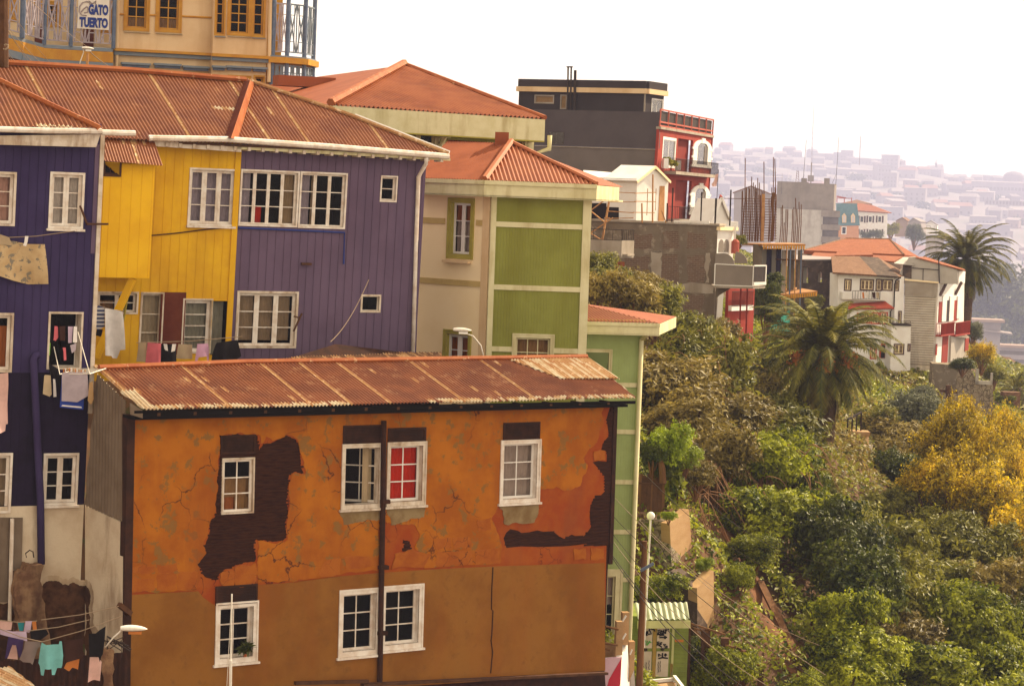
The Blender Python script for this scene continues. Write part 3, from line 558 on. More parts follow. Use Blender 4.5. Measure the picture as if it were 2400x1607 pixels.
def sof(u): return s0+(s1-s0)*(u-ue0)/(ue1-ue0)
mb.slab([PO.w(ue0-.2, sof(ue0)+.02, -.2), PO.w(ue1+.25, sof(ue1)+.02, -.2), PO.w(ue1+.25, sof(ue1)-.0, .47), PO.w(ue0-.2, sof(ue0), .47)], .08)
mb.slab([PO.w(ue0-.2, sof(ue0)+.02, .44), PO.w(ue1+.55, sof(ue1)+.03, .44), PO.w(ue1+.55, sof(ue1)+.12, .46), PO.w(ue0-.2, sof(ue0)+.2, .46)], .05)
mb.build('eave_board', 'eave_shade_black', T)  # black slab for the deep shade under the eave
for i in range(15):
    u = ue0+(ue1-ue0)*(i+.5)/15; mb = MB(); mb.box(PO, u-.05, u+.05, sof(u)+.02, sof(u)+.13, .05, .5); mb.build('rafter', 'timber_dark', T)
mb = MB(); P2 = PO.off(.5); mb.prism(P2, P2.poly('N', [(768, 900), (775, 1105), (985, 1172), (985, 1030), (900, 985)]), -.04, .0); mb.build('end_board', 'grey_corrugated', T)
mb = MB(); mb.bar(PO.hit('F', -20, 1552, .3), PO.hit('F', 360, 1542, .3), .12, .1); mb.bar(PO.hit('F', 330, 1560, .25), PO.hit('F', 1600, 1500, .25), .2, .08); mb.build('plank', 'timber_dark', T)
mb = MB(); mb.prism(PO, PO.polyz([('V', 296, 1645), ('F', 1600, 1490), ('F', 1620, 1800), ('V', 296, 1900)]), -.5, -.1); mb.build('foundation', 'dark_wood', T)
# plant pot on the sill
mb = MB(); c = PO.hit('E', 1484, 1390, .09); mb.lathe(c, [(.05, 0), (.08, .14), (.09, .16), (.07, .15), (0, .14)], 10)
tp = thing('plant_pot', 'small terracotta pot with a spiky plant on the orange house window sill', 'plant', c); mb.build('pot', 'terracotta', tp)
vs, fs = leafcloud([(c[0], c[1], c[2]+.22, .12, .12)], 40, .16, 3, asp=3); mb = MB(); mb.arr(vs, fs, 0); mb.build('leaves', 'leaf_dark', tp)
# ------------------------------------------------------------------ BLUE HOUSE (left edge)
PB = Pl(PS.hit('E', 515, 474)+np.array([-.02, 0, 0]), 27).lean('V', 212, 340, 190, 830)
TB = thing('blue_house', 'dark blue-violet board house at the left edge with white fascia and rusty hipped roof', 'house', PB.w(-4, -9))
bw = []
def BW(z, x0, y0, x1, y1, **k): bw.append((PB.box(z, x0, y0, x1, y1), dict(cas=.07, rec=.1, fw=.08, **k)))
BW('A', -250, 1158, 98, 1540, leaves=2, cols=1, rows=3, cur='pale_pink_cloth', cm='old_white_wood', glass='glass_dim'); BW('A', 342, 1168, 562, 1560, leaves=2, cols=1, rows=3, cur='sheer', cm='white_wood', sill=.05)
BW('L', -170, 662, 76, 1062, leaves=1, cols=1, rows=1, cm='old_white_wood', cur=[('orange_curtain', (.4, 1), (0, .8))], glass='glass_dim'); bw.append((PB.box('L', 326, 656, 541, 1042), dict(cas=.06, leaves=1, cols=1, rows=1, cm='old_white_wood', rec=.45, deep=1.6, fw=.02, glass='glass')))
BW('E', -150, 160, 62, 520, leaves=2, cols=1, rows=3, cm='white_wood', glass='glass_dim', cur='lace'); BW('E', 265, 160, 465, 470, leaves=2, cols=1, rows=3, cm='white_wood', glass='glass_dim', sill=.05)
uR = 0.0; uL = PB.uv('V', -160, 600)[0]
vE = PB.uv('V', 212, 330)[1]+.6; vM = PB.uv('V', 120, 873*.97583)[1]; vW = PB.uv('E', 400, 472)[1]
up_ = [q for q in bw if q[0][2] > vM-.3]; dn_ = [q for q in bw if q[0][2] <= vM-.3]
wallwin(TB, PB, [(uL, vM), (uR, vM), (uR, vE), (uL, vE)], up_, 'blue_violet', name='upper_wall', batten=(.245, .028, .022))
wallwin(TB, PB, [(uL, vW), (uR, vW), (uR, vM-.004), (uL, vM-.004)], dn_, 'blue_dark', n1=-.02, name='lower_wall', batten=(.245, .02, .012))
mb = MB(); mb.box(PB, uL, uR-.01, vW-8, vW-.004, -.3, -.01); mb.build('masonry_base', 'dirty_white', TB)
for dy, m_, n_, am in ((-26, 'stain_fringe', -.004, .25), (6, 'stain', .001, .3)):
    mb = MB(); mb.prism(PB, ragged(PB.poly('E', [(262, 945+dy), (300, 925+dy), (380, 950+dy), (450, 935+dy), (520, 955+dy), (522, 1200), (522, 1700), (-100, 1700), (-100, 1080+dy), (80, 1050+dy), (240, 1000+dy)]), am, 5, 2), -.03, n_); mb.build('damp_stain', m_, TB)
mb = MB(); mb.prism(PB, PB.poly('E', [(-80, 545), (75, 548), (72, 1060), (-80, 1060)]), -.02, .03)
for x in (0, 40): mb.box(PB, PB.uv('E', x, 800)[0]-.01, PB.uv('E', x, 800)[0]+.02, PB.uv('E', 0, 1050)[1], PB.uv('E', 0, 552)[1], .02, .045)
mb.prism(PB, PB.poly('E', [(80, 548), (135, 548), (128, 850), (80, 860)]), -.02, .06); mb.build('grey_boards', 'grey_corrugated', TB)
mb = MB(); mb.tube([PB.hit('E', x, y, .12) for x, y in ((74, 555), (66, 900), (58, 1180))], .06, 8); mb.build('waste_pipe', 'white_wood', TB)
mb = MB(); mb.prism(PB, ragged(PB.poly('E', [(78, 1185), (80, 870), (120, 855), (130, 815), (235, 820), (255, 1190), (262, 1600), (70, 1600)]), .12, 3, 6), .0, .55); mb.build('masonry_pier', 'stone_pier', TB)
mb = MB(); mb.box(PB, uR-.02, uR+.1, vM-1.2, vE-.3, -.25, .06); mb.build('corner_board', 'old_white_wood', TB)
mb = MB(); mb.box(PB, uR-.16, uR-.03, vM+3.5, vE-.6, -.06, .03); mb.build('corner_trim', 'purple', TB)
mb = MB(); mb.prism(PB, PB.poly('A', [(-60, 925), (-60, 985), (620, 1003), (650, 915)]), .02, .5); mb.build('fascia', 'old_white_wood', TB)
mb = MB(); g = PB.off(.62); mb.tube([g.hit('A', x, y) for x, y in ((-80, 878), (320, 890), (690, 893))], .085, 8); mb.tube([g.hit('A', x, y) for x, y in ((692, 902), (920, 908))], .085, 8); mb.build('gutter', 'white_wood', TB)
eg = PB.off(.6); pt = math.radians(30); a0, a1 = eg.hit('A', -120, 866), eg.hit('A', 690, 876); upv = np.array([-PB.n[0]*math.cos(pt), -PB.n[1]*math.cos(pt), math.sin(pt)])
PRB = Pl(a0, u=nrm(a1-a0), v=upv, n=nrm(np.cross(nrm(a1-a0), upv)))
mb = MB(); corr(mb, [a0, a1, PRB.hit('A', -20, 545), PRB.hit('A', -120, 510)], .13, .034, 22, 5, worn=.01, eave=.1); mb.build('roof', ['rust_roof', 'worn_roof', 'zinc'], TB, smooth=True)
PRB2 = PRB.off(.05); mb = MB(); mb.tube([PRB2.hit('A', x, y) for x, y in ((-15, 545), (320, 705), (675, 872))], .1, 6); mb.build('hip_cap', 'ridge_rust', TB)
mb = MB(); mb.tube([PB.off(.15).hit('L', x, y) for x, y in ((262, 945), (238, 950), (222, 975), (228, 1080), (240, 1300), (252, 1568))]+[PB.off(.15).hit('E', 245, 430), PB.off(.15).hit('E', 250, 830)], .11, 8); mb.build('soil_pipe', 'blue_violet', TB, smooth=True)
mb = MB(); mb.bar(PB.hit('A', 590, 1525, .25), PB.hit('A', 735, 1525, .25), .1, .06); mb.bar(PB.hit('A', 545, 1400, .2), PB.hit('A', 590, 1520, .2), .05, .05); mb.build('bracket', 'timber_dark', TB)
# ------------------------------------------------------------------ LONG YELLOW AND PURPLE HOUSE
PY = Pl(at('V', 213, 700, 76), 30).lean('V', 548, 345, 530, 680)
TL = thing('terraced_house', 'long board house, half yellow and half purple, under a rusty corrugated roof', 'house', PY.w(5, -7))
yw = [(PY.box('A', 1292, 1140, 1592, 1542), dict(leaves=3, cols=1, rows=3, cas=.06, fw=.085, cur='sheer_lilac', glass='glass_dim', sill=.03, cm='white_wood')), (PY.box('D', 665, 530, 936, 686), dict(leaves=2, cols=1, rows=2, cas=.06, cm='old_white_wood', glass='glass_dim', cur=[('tan_curtain', (0, .45), (0, .6))])),
      (PY.box('D', 960, 535, 1096, 962), dict(leaves=1, cols=1, rows=3, cas=.05, cm='old_white_wood', fm='old_white_wood', cur='lace')), (PY.box('D', 1246, 578, 1430, 952), dict(leaves=1, cols=1, rows=4, cas=.05, fw=.1, cm='old_white_wood', fm='white_wood', cur='grey_curtain')),
      (PY.box('D', 1442, 590, 1562, 970), dict(leaves=1, cols=1, rows=1, cas=.02, fw=.02, cm='yellow', fm='timber_dark', cur=[('grey_curtain', (0, .72), (0, 1))]))]
ub = PY.uv('D', 1600, 400)[0]; ul = PY.uv('V', 200, 600)[0]-.4; vb = PY.uv('V', 400, 870)[1]
def eav(z, x, y): return PY.uv(z, x, y)
pE = [eav('V', 547, 332), eav('V', 200, 318)]
wallwin(TL, PY, [(ul, vb), (ub-.003, vb), (ub-.003, pE[0][1]+.1), (ul, pE[0][1]+.35)], yw, 'yellow', name='yellow_wall', batten=(.3, .02, .012))
mb = MB(); mb.box(PY, *PY.box('D', 1097, 535, 1244, 960), -.01, .03); mb.build('boarded_panel', 'maroon', TL)
mb = MB(); mb.box(PY, ub-.22, ub-.02, vb+.1, pE[0][1], .0, .05); mb.build('corner_board', 'yellow', TL)
pw = []
b1 = PY.box('A', 1640, 1150, 2020, 1548); b2 = PY.box('A', 2046, 1166, 2345, 1560)
pw.append((b1, dict(leaves=4, cols=1, rows=3, cas=.06, fw=.055, cm='white_wood', glass='glass_dim', cur=[('sheer_lilac', (.0, .2), (0, 1)), ('red_curtain', (.25, .43), (0, .35)), ('beige_cloth', (.76, 1), (0, 1))])))
pw.append((b2, dict(leaves=3, cols=1, rows=3, cas=.06, fw=.055, cm='white_wood', glass='glass_dim', cur=[('sheer_lilac', (.0, .25), (0, 1)), ('beige_cloth', (.3, .42), (0, 1))])))
pw.append((PY.box('B', 217, 728, 301, 876), dict(leaves=1, cols=1, rows=2, cas=.05, fw=.05, cm='white_wood', glass='glass_dim')))
pw.append((PY.box('D', 1615, 526, 2012, 917), dict(leaves=3, cols=1, rows=3, cas=.07, fw=.085, cm='old_white_wood', glass='glass_dim', cur=[('lace', (0, .3), (.1, 1)), ('lace', (.36, .64), (.1, 1)), ('lace', (.7, .95), (.1, 1))])))
pw.append((PY.box('B', 108, 1380, 212, 1480), dict(leaves=1, cols=1, rows=1, cas=.06, fw=.02, cm='old_white_wood', glass='glass_dim', rec=.1)))
ue = PY.uv('V', 962, 600)[0]
wallwin(TL, PY, [(ub+.003, vb), (ue, vb), (ue, PY.uv('V', 972, 352)[1]+.1), (ub+.003, pE[0][1]+.1)], pw, 'purple', name='purple_wall', batten=(.3, .03, .022))
mb = MB(); PEn = Pl(PY.w(ue, 0, -.01), 120); mb.prism(PEn, [(0, vb), (4, vb), (4, PY.uv('V', 972, 352)[1]), (0, PY.uv('V', 972, 352)[1])], -.3, 0); mb.build('end_wall', 'purple', TL)
# eaves, gutter, rafter ends, roof
ey = PY.off(.65); g0, g1, gm = ey.hit('V', 340, 316), ey.hit('V', 1026, 358), ey.hit('V', 520, 319)
mb = MB(); mb.tube([g0, gm, ey.hit('V', 760, 336), g1], .1, 8); mb.build('gutter', 'white_wood', TL)
mb = MB(); mb.tube([ey.hit('V', 975, 362), PY.off(.4).hit('V', 974, 375), PY.off(.12).hit('V', 957, 405), PY.off(.1).hit('V', 952, 540), PY.off(.1).hit('V', 944, 815)], .07, 8); mb.build('downpipe', 'white_wood', TL, smooth=True)
mb = MB(); mb.slab([PY.w(ub-2.4, PY.uv('V', 470, 327)[1], -.1), PY.w(ue+.3, PY.uv('V', 972, 352)[1]+.05, -.1), PY.w(ue+.3, PY.uv('V', 972, 352)[1]+.02, .56), PY.w(ub-2.4, PY.uv('V', 470, 327)[1]-.03, .56)], .06); mb.build('soffit', 'timber_dark', TL)
for i in range(22):
    t_ = i/21; a = ey.hit('V', 350+660*t_, 328+38*t_, -.12); mb = MB(); mb.box(Pl(a, 30), -.05, .05, -.07, .05, -.45, .03); mb.build('rafter', 'old_white_wood', TL)
for q, m_ in (([(340, 322), (552, 332), (552, 348), (345, 334)], 'old_white_wood'), ([(535, 332), (1030, 362), (1030, 368), (535, 341)], 'yellowish_white')):
    mb = MB(); P2 = PY.off(.5); mb.prism(P2, P2.poly('V', q), -.04, .0); mb.build('eave_board', m_, TL)
pt = math.radians(31); ed = nrm(g1-g0); upv = np.array([-PY.n[0]*math.cos(pt), -PY.n[1]*math.cos(pt), math.sin(pt)])
PRY = Pl(g0, u=ed, v=upv, n=nrm(np.cross(ed, upv)))
rpY = [PRY.hit('V', -60, 300), PRY.hit('V', 1030, 353), PRY.hit('V', 577, 182), PRY.hit('V', -60, 137)]
mb = MB(); corr(mb, rpY, .13, .034, 26, 11, worn=.003, eave=.15); mb.build('roof', ['rust_roof', 'worn_roof', 'zinc'], TL, smooth=True)
PR2 = PRY.off(.08); mb = MB(); mb.tube([PR2.hit('V', x, y) for x, y in ((-60, 138), (300, 160), (562, 182))], .1, 6); mb.build('ridge_cap', 'ridge_rust', TL)
mb = MB(); mb.tube([PR2.hit('V', x, y) for x, y in ((572, 184), (800, 262), (1026, 351))], .07, 6); mb.build('hip_cap', 'worn_roof', TL)
mb = MB(); mb.tube([PRY.off(.1).hit('V', x, y) for x, y in ((812, 264), (1028, 349))], .07, 6); mb.build('flashing', 'clean_white', TL)
a, b = PRY.hit('V', 558, 186), PRY.hit('V', 512, 316); c, d = PRY.off(.32).hit('V', 572, 184), PRY.off(.32).hit('V', 528, 316)
e, f_ = PRY.hit('V', 583, 190), PRY.hit('V', 545, 318)
mb = MB(); mb.quad(a, b, d, c, 0); mb.quad(c, d, f_, e, 1); mb.add([b, d, f_], [(0, 1, 2)], 0); mb.add([a, c, e], [(0, 2, 1)], 1); mb.build('parapet_cap', ['maroon', 'ridge_rust'], TL)
# projecting yellow bay
PBy = PY.off(1.1); q = PBy.box('A', 700, 1140, 1052, 1140); v0 = PBy.uv('D', 820, 438)[1]; v1 = PBy.uv('A', 900, 1118)[1]
bx0, bx1 = PBy.uv('A', 700, 1400)[0], PBy.uv('A', 1042, 1400)[0]
sw = (PBy.box('A', 704, 1090, 822, 1205), dict(cas=.05, leaves=1, cols=2, rows=1, cm='timber_dark', fm='timber_dark', glass='glass_dim'))
bw_ = wallwin(TL, PBy, [(bx0, v0), (bx1, v0), (bx1, v1), (bx0, v1)], [sw], 'yellow_bright', n0=-.12, name='bay', batten=(.36, .018, .01))
mb = MB()
mb.box(PBy, bx0-.06, bx0-.004, v0+.25, v1, -1.1, -.02); mb.box(PBy, bx1-.06, bx1, v0, v1, -1.1, -.125); mb.box(PBy, bx0, bx1, v0, v0+.08, -1.1, -.125); mb.build('bay_side', 'yellow_bright', TL)
mb = MB(); vt = PBy.uv('A', 660, 1100)[1]; vv0 = PBy.uv('A', 660, 1495)[1]; mb.box(PBy, bx0-.3, bx0-.07, vv0, vt, -.6, -.35); mb.build('bay_post', 'old_white_wood', TL)
mb = MB(); mb.box(PBy, bx0-.34, bx0-.065, PBy.uv('D', 660, 408)[1], vv0, -.7, -.3); mb.box(PBy, bx0-.3, bx0-.065, vt+.004, PBy.uv('A', 660, 950)[1], -.7, -.3); mb.build('bay_return', 'yellow_bright', TL)
P3 = PBy.off(.3); pts = [P3.hit('A', 708, 1098), P3.hit('A', 1106, 1132), PY.off(.25).hit('A', 1030, 905), PY.off(.25).hit('A', 706, 930)]
mb = MB(); corr(mb, pts, .1, .022, 5, 2, worn=.1); mb.build('bay_roof', ['rust_roof', 'worn_roof', 'zinc'], TL, smooth=True)
mb = MB(); mb.bar(PBy.hit('D', 905, 445, -.1), PY.hit('D', 655, 978, .15), .2, .2); mb.build('brace', 'yellow_bright', TL)
mb = MB(); mb.bar(PY.hit('D', 870, 545, .03), PY.hit('D', 835, 745, .03), .16, .03); mb.build('brace_shadow', 'olive_trim', TL)  # shadow beside the brace, painted as a thin olive strip
mb = MB(); mb.tube([PY.hit('V', x, y, .05) for x, y in ((545, 521), (660, 526), (788, 532), (786, 604))], .03, 5); mb.build('water_pipe', 'blue_trim' if False else 'sign_blue', TL)
mb = MB(); mb.bar(PY.hit('D', 2000, 700, .2), PY.hit('D', 2045, 712, .25), .05, .05); mb.bar(PY.hit('D', 2055, 680, .25), PY.hit('D', 1998, 802, .25), .05, .05); mb.build('line_bracket', 'timber_dark', TL)
mb = MB(); mb.box(PY, *PY.box('D', 2048, 335, 2112, 352), .0, .12); mb.build('line_bracket', 'timber_dark', TL)
mb = MB(); mb.tube([PY.hit('D', x, y, .04) for x, y in ((1018, 152), (1200, 135), (1400, 110), (1580, 92))], .022, 5); mb.build('conduit', 'timber_dark', TL)
# low brown roof between the houses
PLr = Pl(at('V', 760, 776, 79), 20); a = [at('V', 600, 828, 76.5), at('V', 1010, 826, 78.5), at('V', 1010, 806, 80), at('V', 768, 776, 79)]
TLr = thing('low_shed', 'low shed with weathered brown corrugated roof behind the orange house roof', 'shed', a[0]-np.array([-2, 0, 2]))
mb = MB(); corr(mb, a, .1, .02, 4, 3, worn=.4); mb.build('roof', ['tile_brown', 'worn_roof', 'timber'], TLr, smooth=True)
mb = MB(); mb.slab([p-np.array([0, 0, .15]) for p in a], 2); mb.build('wall', 'dark_wood', TLr)
# ------------------------------------------------------------------ CAFE BUILDING (top left)
PC = Pl(at('A', 1000, 340, 115), 15)
TC = thing('corner_building', 'ochre and cream mansion with blue balconies rising behind the long rusty roof', 'building', PC.w(0, -6))
vT = PC.uv('A', 1000, -260)[1]; vB = PC.uv('A', 1000, 640)[1]
uA, uB, uC = PC.uv('A', 770, 300)[0], PC.uv('A', 1450, 300)[0], PC.uv('A', 1830, 300)[0]
ck = dict(leaves=1, cols=2, rows=5, cas=.16, fw=.07, mw=.05, cm='ochre_trim', fm='ochre_trim', glass='glass_dim', cur=[('tan_curtain', (0, 1), (0, .2))], rec=.18)
cw = [(PC.box('A', 850, -190, 1015, 218), ck), (PC.box('A', 1066, -190, 1234, 228), ck), (PC.box('A', 835, 480, 1010, 640), dict(ck, rows=3)), (PC.box('A', 1055, 485, 1225, 640), dict(ck, rows=3)), (PC.box('A', 1250, 490, 1420, 640), dict(ck, rows=3))]
wallwin(TC, PC, [(uA, vB), (uB, vB), (uB, vT), (uA, vT)], cw, 'cream', name='wall')
for x0, x1, y in ((842, 1022, 218), (1058, 1242, 228)):
    mb = MB(); b = PC.box('A', x0, y, x1, y+10); mb.box(PC, b[0], b[1], b[2], b[3], 0, .12); mb.build('sill', 'blue_trim', TC)
PCb = PC.off(.7); bk = dict(ck, cols=2, rows=6, cas=.14)
bu0, bu1 = PCb.uv('A', 1448, 300)[0], PCb.uv('A', 1816, 300)[0]
bwn = [(PCb.box('A', 1470, -190, 1532, 246), dict(bk, cols=1, cas=.08)), (PCb.box('A', 1556, -190, 1706, 250), bk), (PCb.box('A', 1722, -190, 1802, 258), dict(bk, cols=1, cas=.1)), (PCb.box('A', 1552, 510, 1706, 640), dict(bk, rows=3)), (PCb.box('A', 1726, 512, 1800, 640), dict(bk, cols=1, rows=3, cas=.08))]
for o, k in bwn[:3]: k['cur'] = None
wallwin(TC, PCb, [(bu0, vB), (bu1, vB), (bu1, vT), (bu0, vT)], bwn, 'cream', n0=-.68, name='bay_wall')
mb = MB()
for x0, x1, y in ((1462, 1534, 248), (1550, 1708, 250), (1716, 1806, 258)): b = PCb.box('A', x0, y, x1, y+9); mb.box(PCb, *b, 0, .12)
mb.build('sill', 'blue_trim', TC)
def band(P, z, x0, x1, y0, y1, n, name, m):
    u0, u1 = P.uv(z, x0, y0)[0], P.uv(z, x1, y0)[0]; a, b = P.uv(z, (x0+x1)/2, y1)[1], P.uv(z, (x0+x1)/2, y0)[1]
    mb = MB(); mb.box(P, u0, u1, a, b, .002, n); return mb.build(name, m, TC)
band(PC, 'A', 775, 1448, 348, 366, .35, 'cornice', 'ochre_trim'); band(PC, 'A', 775, 1448, 367, 392, .22, 'cornice', 'blue_trim')
band(PCb, 'A', 1440, 1822, 375, 396, .35, 'cornice', 'ochre_trim'); band(PCb, 'A', 1440, 1822, 397, 420, .22, 'cornice', 'blue_trim')
for x0, x1, y0, P_ in ((822, 1022, 430, PC), (1044, 1232, 436, PC), (1240, 1422, 452, PC), (1440, 1535, 450, PCb), (1536, 1712, 452, PCb), (1714, 1814, 460, PCb)): band(P_, 'A', x0, x1, y0, y0+14, .32, 'window_head', 'blue_trim'); band(P_, 'A', x0+8, x1-8, y0+15, y0+30, .2, 'window_head', 'blue_post')
for x in (792, 1830):
    mb = MB(); mb.tube([(PC if x < 1000 else PCb).hit('A', x+14, -200, .12), (PC if x < 1000 else PCb).hit('A', x, 560, .12)], .09, 7); mb.build('downpipe', 'cream', TC)
mb = MB(); mb.tube([PC.hit('A', 1236, 112, .03), PC.hit('A', 1450, 122, .03)], .05, 5); mb.tube([PC.hit('A', 780, 97, .03), PC.hit('A', 850, 99, .03)], .05, 5); mb.tube([PC.hit('A', 1015, 104, .03), PC.hit('A', 1066, 106, .03)], .05, 5); mb.build('string_course', 'ochre_trim', TC)
# right porch
PCp = PC.off(.2); pu = [PCp.uv('A', x, 300)[0] for x in (1836, 1955, 2070, 2132)]
Pr = PC.off(-1.3); Pf = PC.off(.75)
mb = MB(); mb.box(Pr, PCp.uv('A', 1836, 300)[0], PCp.uv('A', 1950, 300)[0], vB, vT, -.3, 0); mb.build('porch_wall', 'ochre_trim', TC)
cpts = [Pf.hit('A', 1858, 300), Pf.hit('A', 1956, 300), PC.off(.2).hit('A', 2074, 300), PC.off(-1.2).hit('A', 2136, 300)]
zf = Pf.hit('A', 1900, 388)[2]; ztop = Pf.hit('A', 1900, -150)[2]; zl = Pf.hit('A', 1900, 560)[2]
fl = [np.array([p[0], p[1], zf]) for p in cpts]+[np.array([*Pr.hit('A', 2060, 300)[:2], zf])+np.array([0, 2, 0]), np.array([*Pr.hit('A', 1850, 300)[:2], zf])]
ex = lambda k: [p+nrm(p-np.mean(fl, 0))*k for p in fl]
mb = MB(); mb.slab([p-np.array([0, 0, .02]) for p in ex(.35)], .28); mb.build('porch_floor', 'ochre_trim', TC)
mb = MB(); mb.slab([p+np.array([0, 0, .06]) for p in ex(.2)], .07); mb.build('porch_floor_edge', 'blue_trim', TC)
for p in cpts:
    mb = MB(); mb.tube([(p[0], p[1], zl-1.5), (p[0], p[1], zf-.3)], .11, 8); mb.tube([(p[0], p[1], zf), (p[0], p[1], ztop)], .11, 8); mb.build('porch_post', 'blue_post', TC)
def xrail(mb, p, q, h, nb, w=.045):
    p, q = np.asarray(p, float), np.asarray(q, float); z = np.array([0, 0, h]); mb.bar(p+z, q+z, .07, .07); mb.bar(p+z*.1, q+z*.1, .06, .06)
    for i in range(nb):
        a, b = p+(q-p)*(i+.06)/nb, p+(q-p)*(i+.94)/nb; m0, m1 = p+(q-p)*(i+.27)/nb, p+(q-p)*(i+.73)/nb
        mb.bar(a+z*.1, b+z, w, w); mb.bar(a+z, b+z*.1, w*.95, w*1.05); mb.bar(m0+z*.1, m0+z, w, w*.9); mb.bar(m1+z*.1, m1+z, w, w*.9); mb.bar(m0+z*.3, m1+z*.3, w*.8, w*.8); mb.bar(m0+z*.8, m1+z*.8, w*.8, w*.8)
        e = p+(q-p)*i/nb; mb.bar(e+z*.1, e+z, w*1.3, w*1.3)
for i in range(3):
    a, b = (np.array([p[0], p[1], zf]) for p in cpts[i:i+2]); mb = MB(); xrail(mb, a, b, 2.55, (2, 2, 2)[i]); mb.build('porch_railing', 'lilac_rail' if i == 0 else 'blue_trim', TC)
    a, b = a-np.array([0, 0, 2.1]), b-np.array([0, 0, 2.1]); mb = MB(); xrail(mb, a, b, 1.7, 3, .05); mb.build('porch_frieze', 'blue_trim', TC)
    a, b = a+np.array([0, 0, 10.2]), b+np.array([0, 0, 10.2]); mb = MB(); xrail(mb, a, b, 1.2, 3, .05); mb.build('porch_frieze', 'blue_trim', TC)
# left recess and balcony
PCl = PC.off(-1.6); lw = []
lk = dict(leaves=1, cols=2, rows=4, cas=.18, cm='ochre_trim', fm='ochre_trim', glass='glass_dim', rec=.1)
l0, l1 = PCl.uv('A', -260, 200)[0], PCl.uv('A', 790, 200)[0]
lw = [(PCl.box('A', 306, 5, 416, 190), lk), (PCl.box('A', 196, 5, 280, 175), dict(lk, cur='sheer')), (PCl.box('A', 60, -30, 110, 150), dict(lk, cols=1, cur='sheer')), (PCl.box('A', 690, -60, 760, 230), dict(lk, cols=1))]
vF = PC.uv('A', 500, 325)[1]
wallwin(TC, PCl, [(l0, vF-.3), (l1, vF-.3), (l1, vT), (l0, vT)], lw, 'cream', name='balcony_wall', batten=(2.2, .5, .04), bm='maroon')
mb = MB(); mb.box(PC.off(-.4), PC.uv('A', -260, 300)[0], uA-.02, vB, vF-.35, -1, 0); mb.build('lower_wall', 'maroon', TC)
bx = [(-60, 300, 3.2), (30, 290, 2.6), (150, 300, 2.3), (300, 332, 1.0), (480, 338, .55), (770, 352, .5)]
bp = [PC.off(n).hit('A', x, y) for x, y, n in bx]; zb = PC.hit('A', 500, 318, .5)[2]
bp = [np.array([p[0], p[1], zb+.16*max(0, 3-i)]) for i, p in enumerate(bp)]
mb = MB(); mb.slab(bp+[PCl.hit('A', 770, 330), PCl.hit('A', -60, 300)], .16); mb.build('balcony_floor', 'blue_trim', TC)
for i in range(5):
    mb = MB(); mb.bar(bp[i]-np.array([0, 0, .42]), bp[i+1]-np.array([0, 0, .42]), .1, .5); mb.build('balcony_edge', 'ochre_trim', TC)
    mb = MB(); mb.bar(bp[i]-np.array([0, 0, .85]), bp[i+1]-np.array([0, 0, .85]), .1, .34); mb.build('balcony_edge', 'blue_trim', TC)
    mb = MB(); xrail(mb, bp[i], bp[i+1], 2.3, (1, 1, 3, 2, 3)[i], .06); mb.build('balcony_railing', 'lilac_rail', TC)
for i in (2, 3, 4, 5):
    mb = MB(); mb.tube([bp[i], bp[i]+np.array([0, 0, 9])], .13 if i == 2 else .1, 8); mb.build('balcony_post', 'blue_post', TC)
mb = MB(); b = PC.off(-.3).box('A', 468, 405, 480, 440); mb.box(PC.off(-.38), *b, 0, .25); mb.build('wall_lantern', 'black_metal', TC)
# hanging sign
PSg = PC.off(.62).lean('A', 532, -5, 526, 190); b = PSg.box('A', 528, -4, 744, 206)
TSg = thing('hanging_sign', 'white sign with blue lettering hanging over the mansion balcony rail', 'sign', PSg.w(b[0], b[2]))
mb = MB(); mb.prism(PSg, PSg.poly('A', [(534, -8), (746, -4), (741, 207), (525, 194)]), -.04, 0); mb.build('board', 'sign_white', TSg)
mb = MB(); mb.prism(PSg, PSg.poly('A', [(534, -30), (746, -26), (746, -6), (534, -10)]), -.03, .01); mb.build('top_band', 'sign_blue', TSg)
text(TSg, 'lettering', 'GATO', PSg, PSg.box('A', 604, 28, 736, 109), 'sign_blue', bold=.06); text(TSg, 'lettering', 'TUERTO', PSg, PSg.box('A', 541, 115, 733, 196), 'sign_blue', bold=.06)
mb = MB()
for q in ([(612, 20), (590, 12), (562, 20), (543, 45), (540, 80), (556, 104), (590, 108)], [(612, 34), (606, 6), (622, 24), (638, 22), (652, 8), (650, 30)], [(552, 84), (572, 60), (592, 46), (600, 60)], [(600, 60), (596, 84), (572, 90)]): mb.tube([PSg.hit('A', x, y, .015) for x, y in q], .035, 4)
mb.build('cat_outline', 'sign_line', TSg)
# ------------------------------------------------------------------ UPPER GREEN HOUSE
PH = Pl(at('B', 1050, 560, 97), 32)
TH = thing('green_house', 'olive green house with big red hipped roof behind the purple house', 'house', PH.w(-6, -8))
hk = dict(leaves=1, cols=1, rows=2, cas=.22, cm='yellowish_white', fm='yellowish_white', glass='glass_dim', rec=.12, fw=.06)
hw = [(PH.box('B', 408, 455, 534, 640), hk), (PH.box('B', 932, 510, 1020, 640), dict(hk, cas=.16, cur='tan_curtain'))]
h0, h1 = PH.uv('B', -100, 500)[0], PH.uv('B', 1046, 560)[0]; hv = PH.uv('B', 1000, 480)[1]
wallwin(TH, PH, [(h0, hv-7), (h1, hv-7), (h1, hv+.3), (h0, hv+.3)], hw, 'green', name='wall', batten=(.2, .03, .01))
PHe = Pl(PH.w(h1, 0, -.004), 122); mb = MB(); mb.box(PHe, 0, 9, hv-7, hv+.3, -.3, 0); mb.build('end_wall', 'green', TH)
mb = MB(); mb.box(PH, h1-.22, h1+.05, hv-7, hv, .004, .06); mb.build('corner_board', 'yellowish_white', TH)
He = PH.off(1.0); hp0, hp1 = He.hit('B', -60, 357), He.hit('B', 1118, 420); hz = hp1[2]; hp0[2] = hz+.05
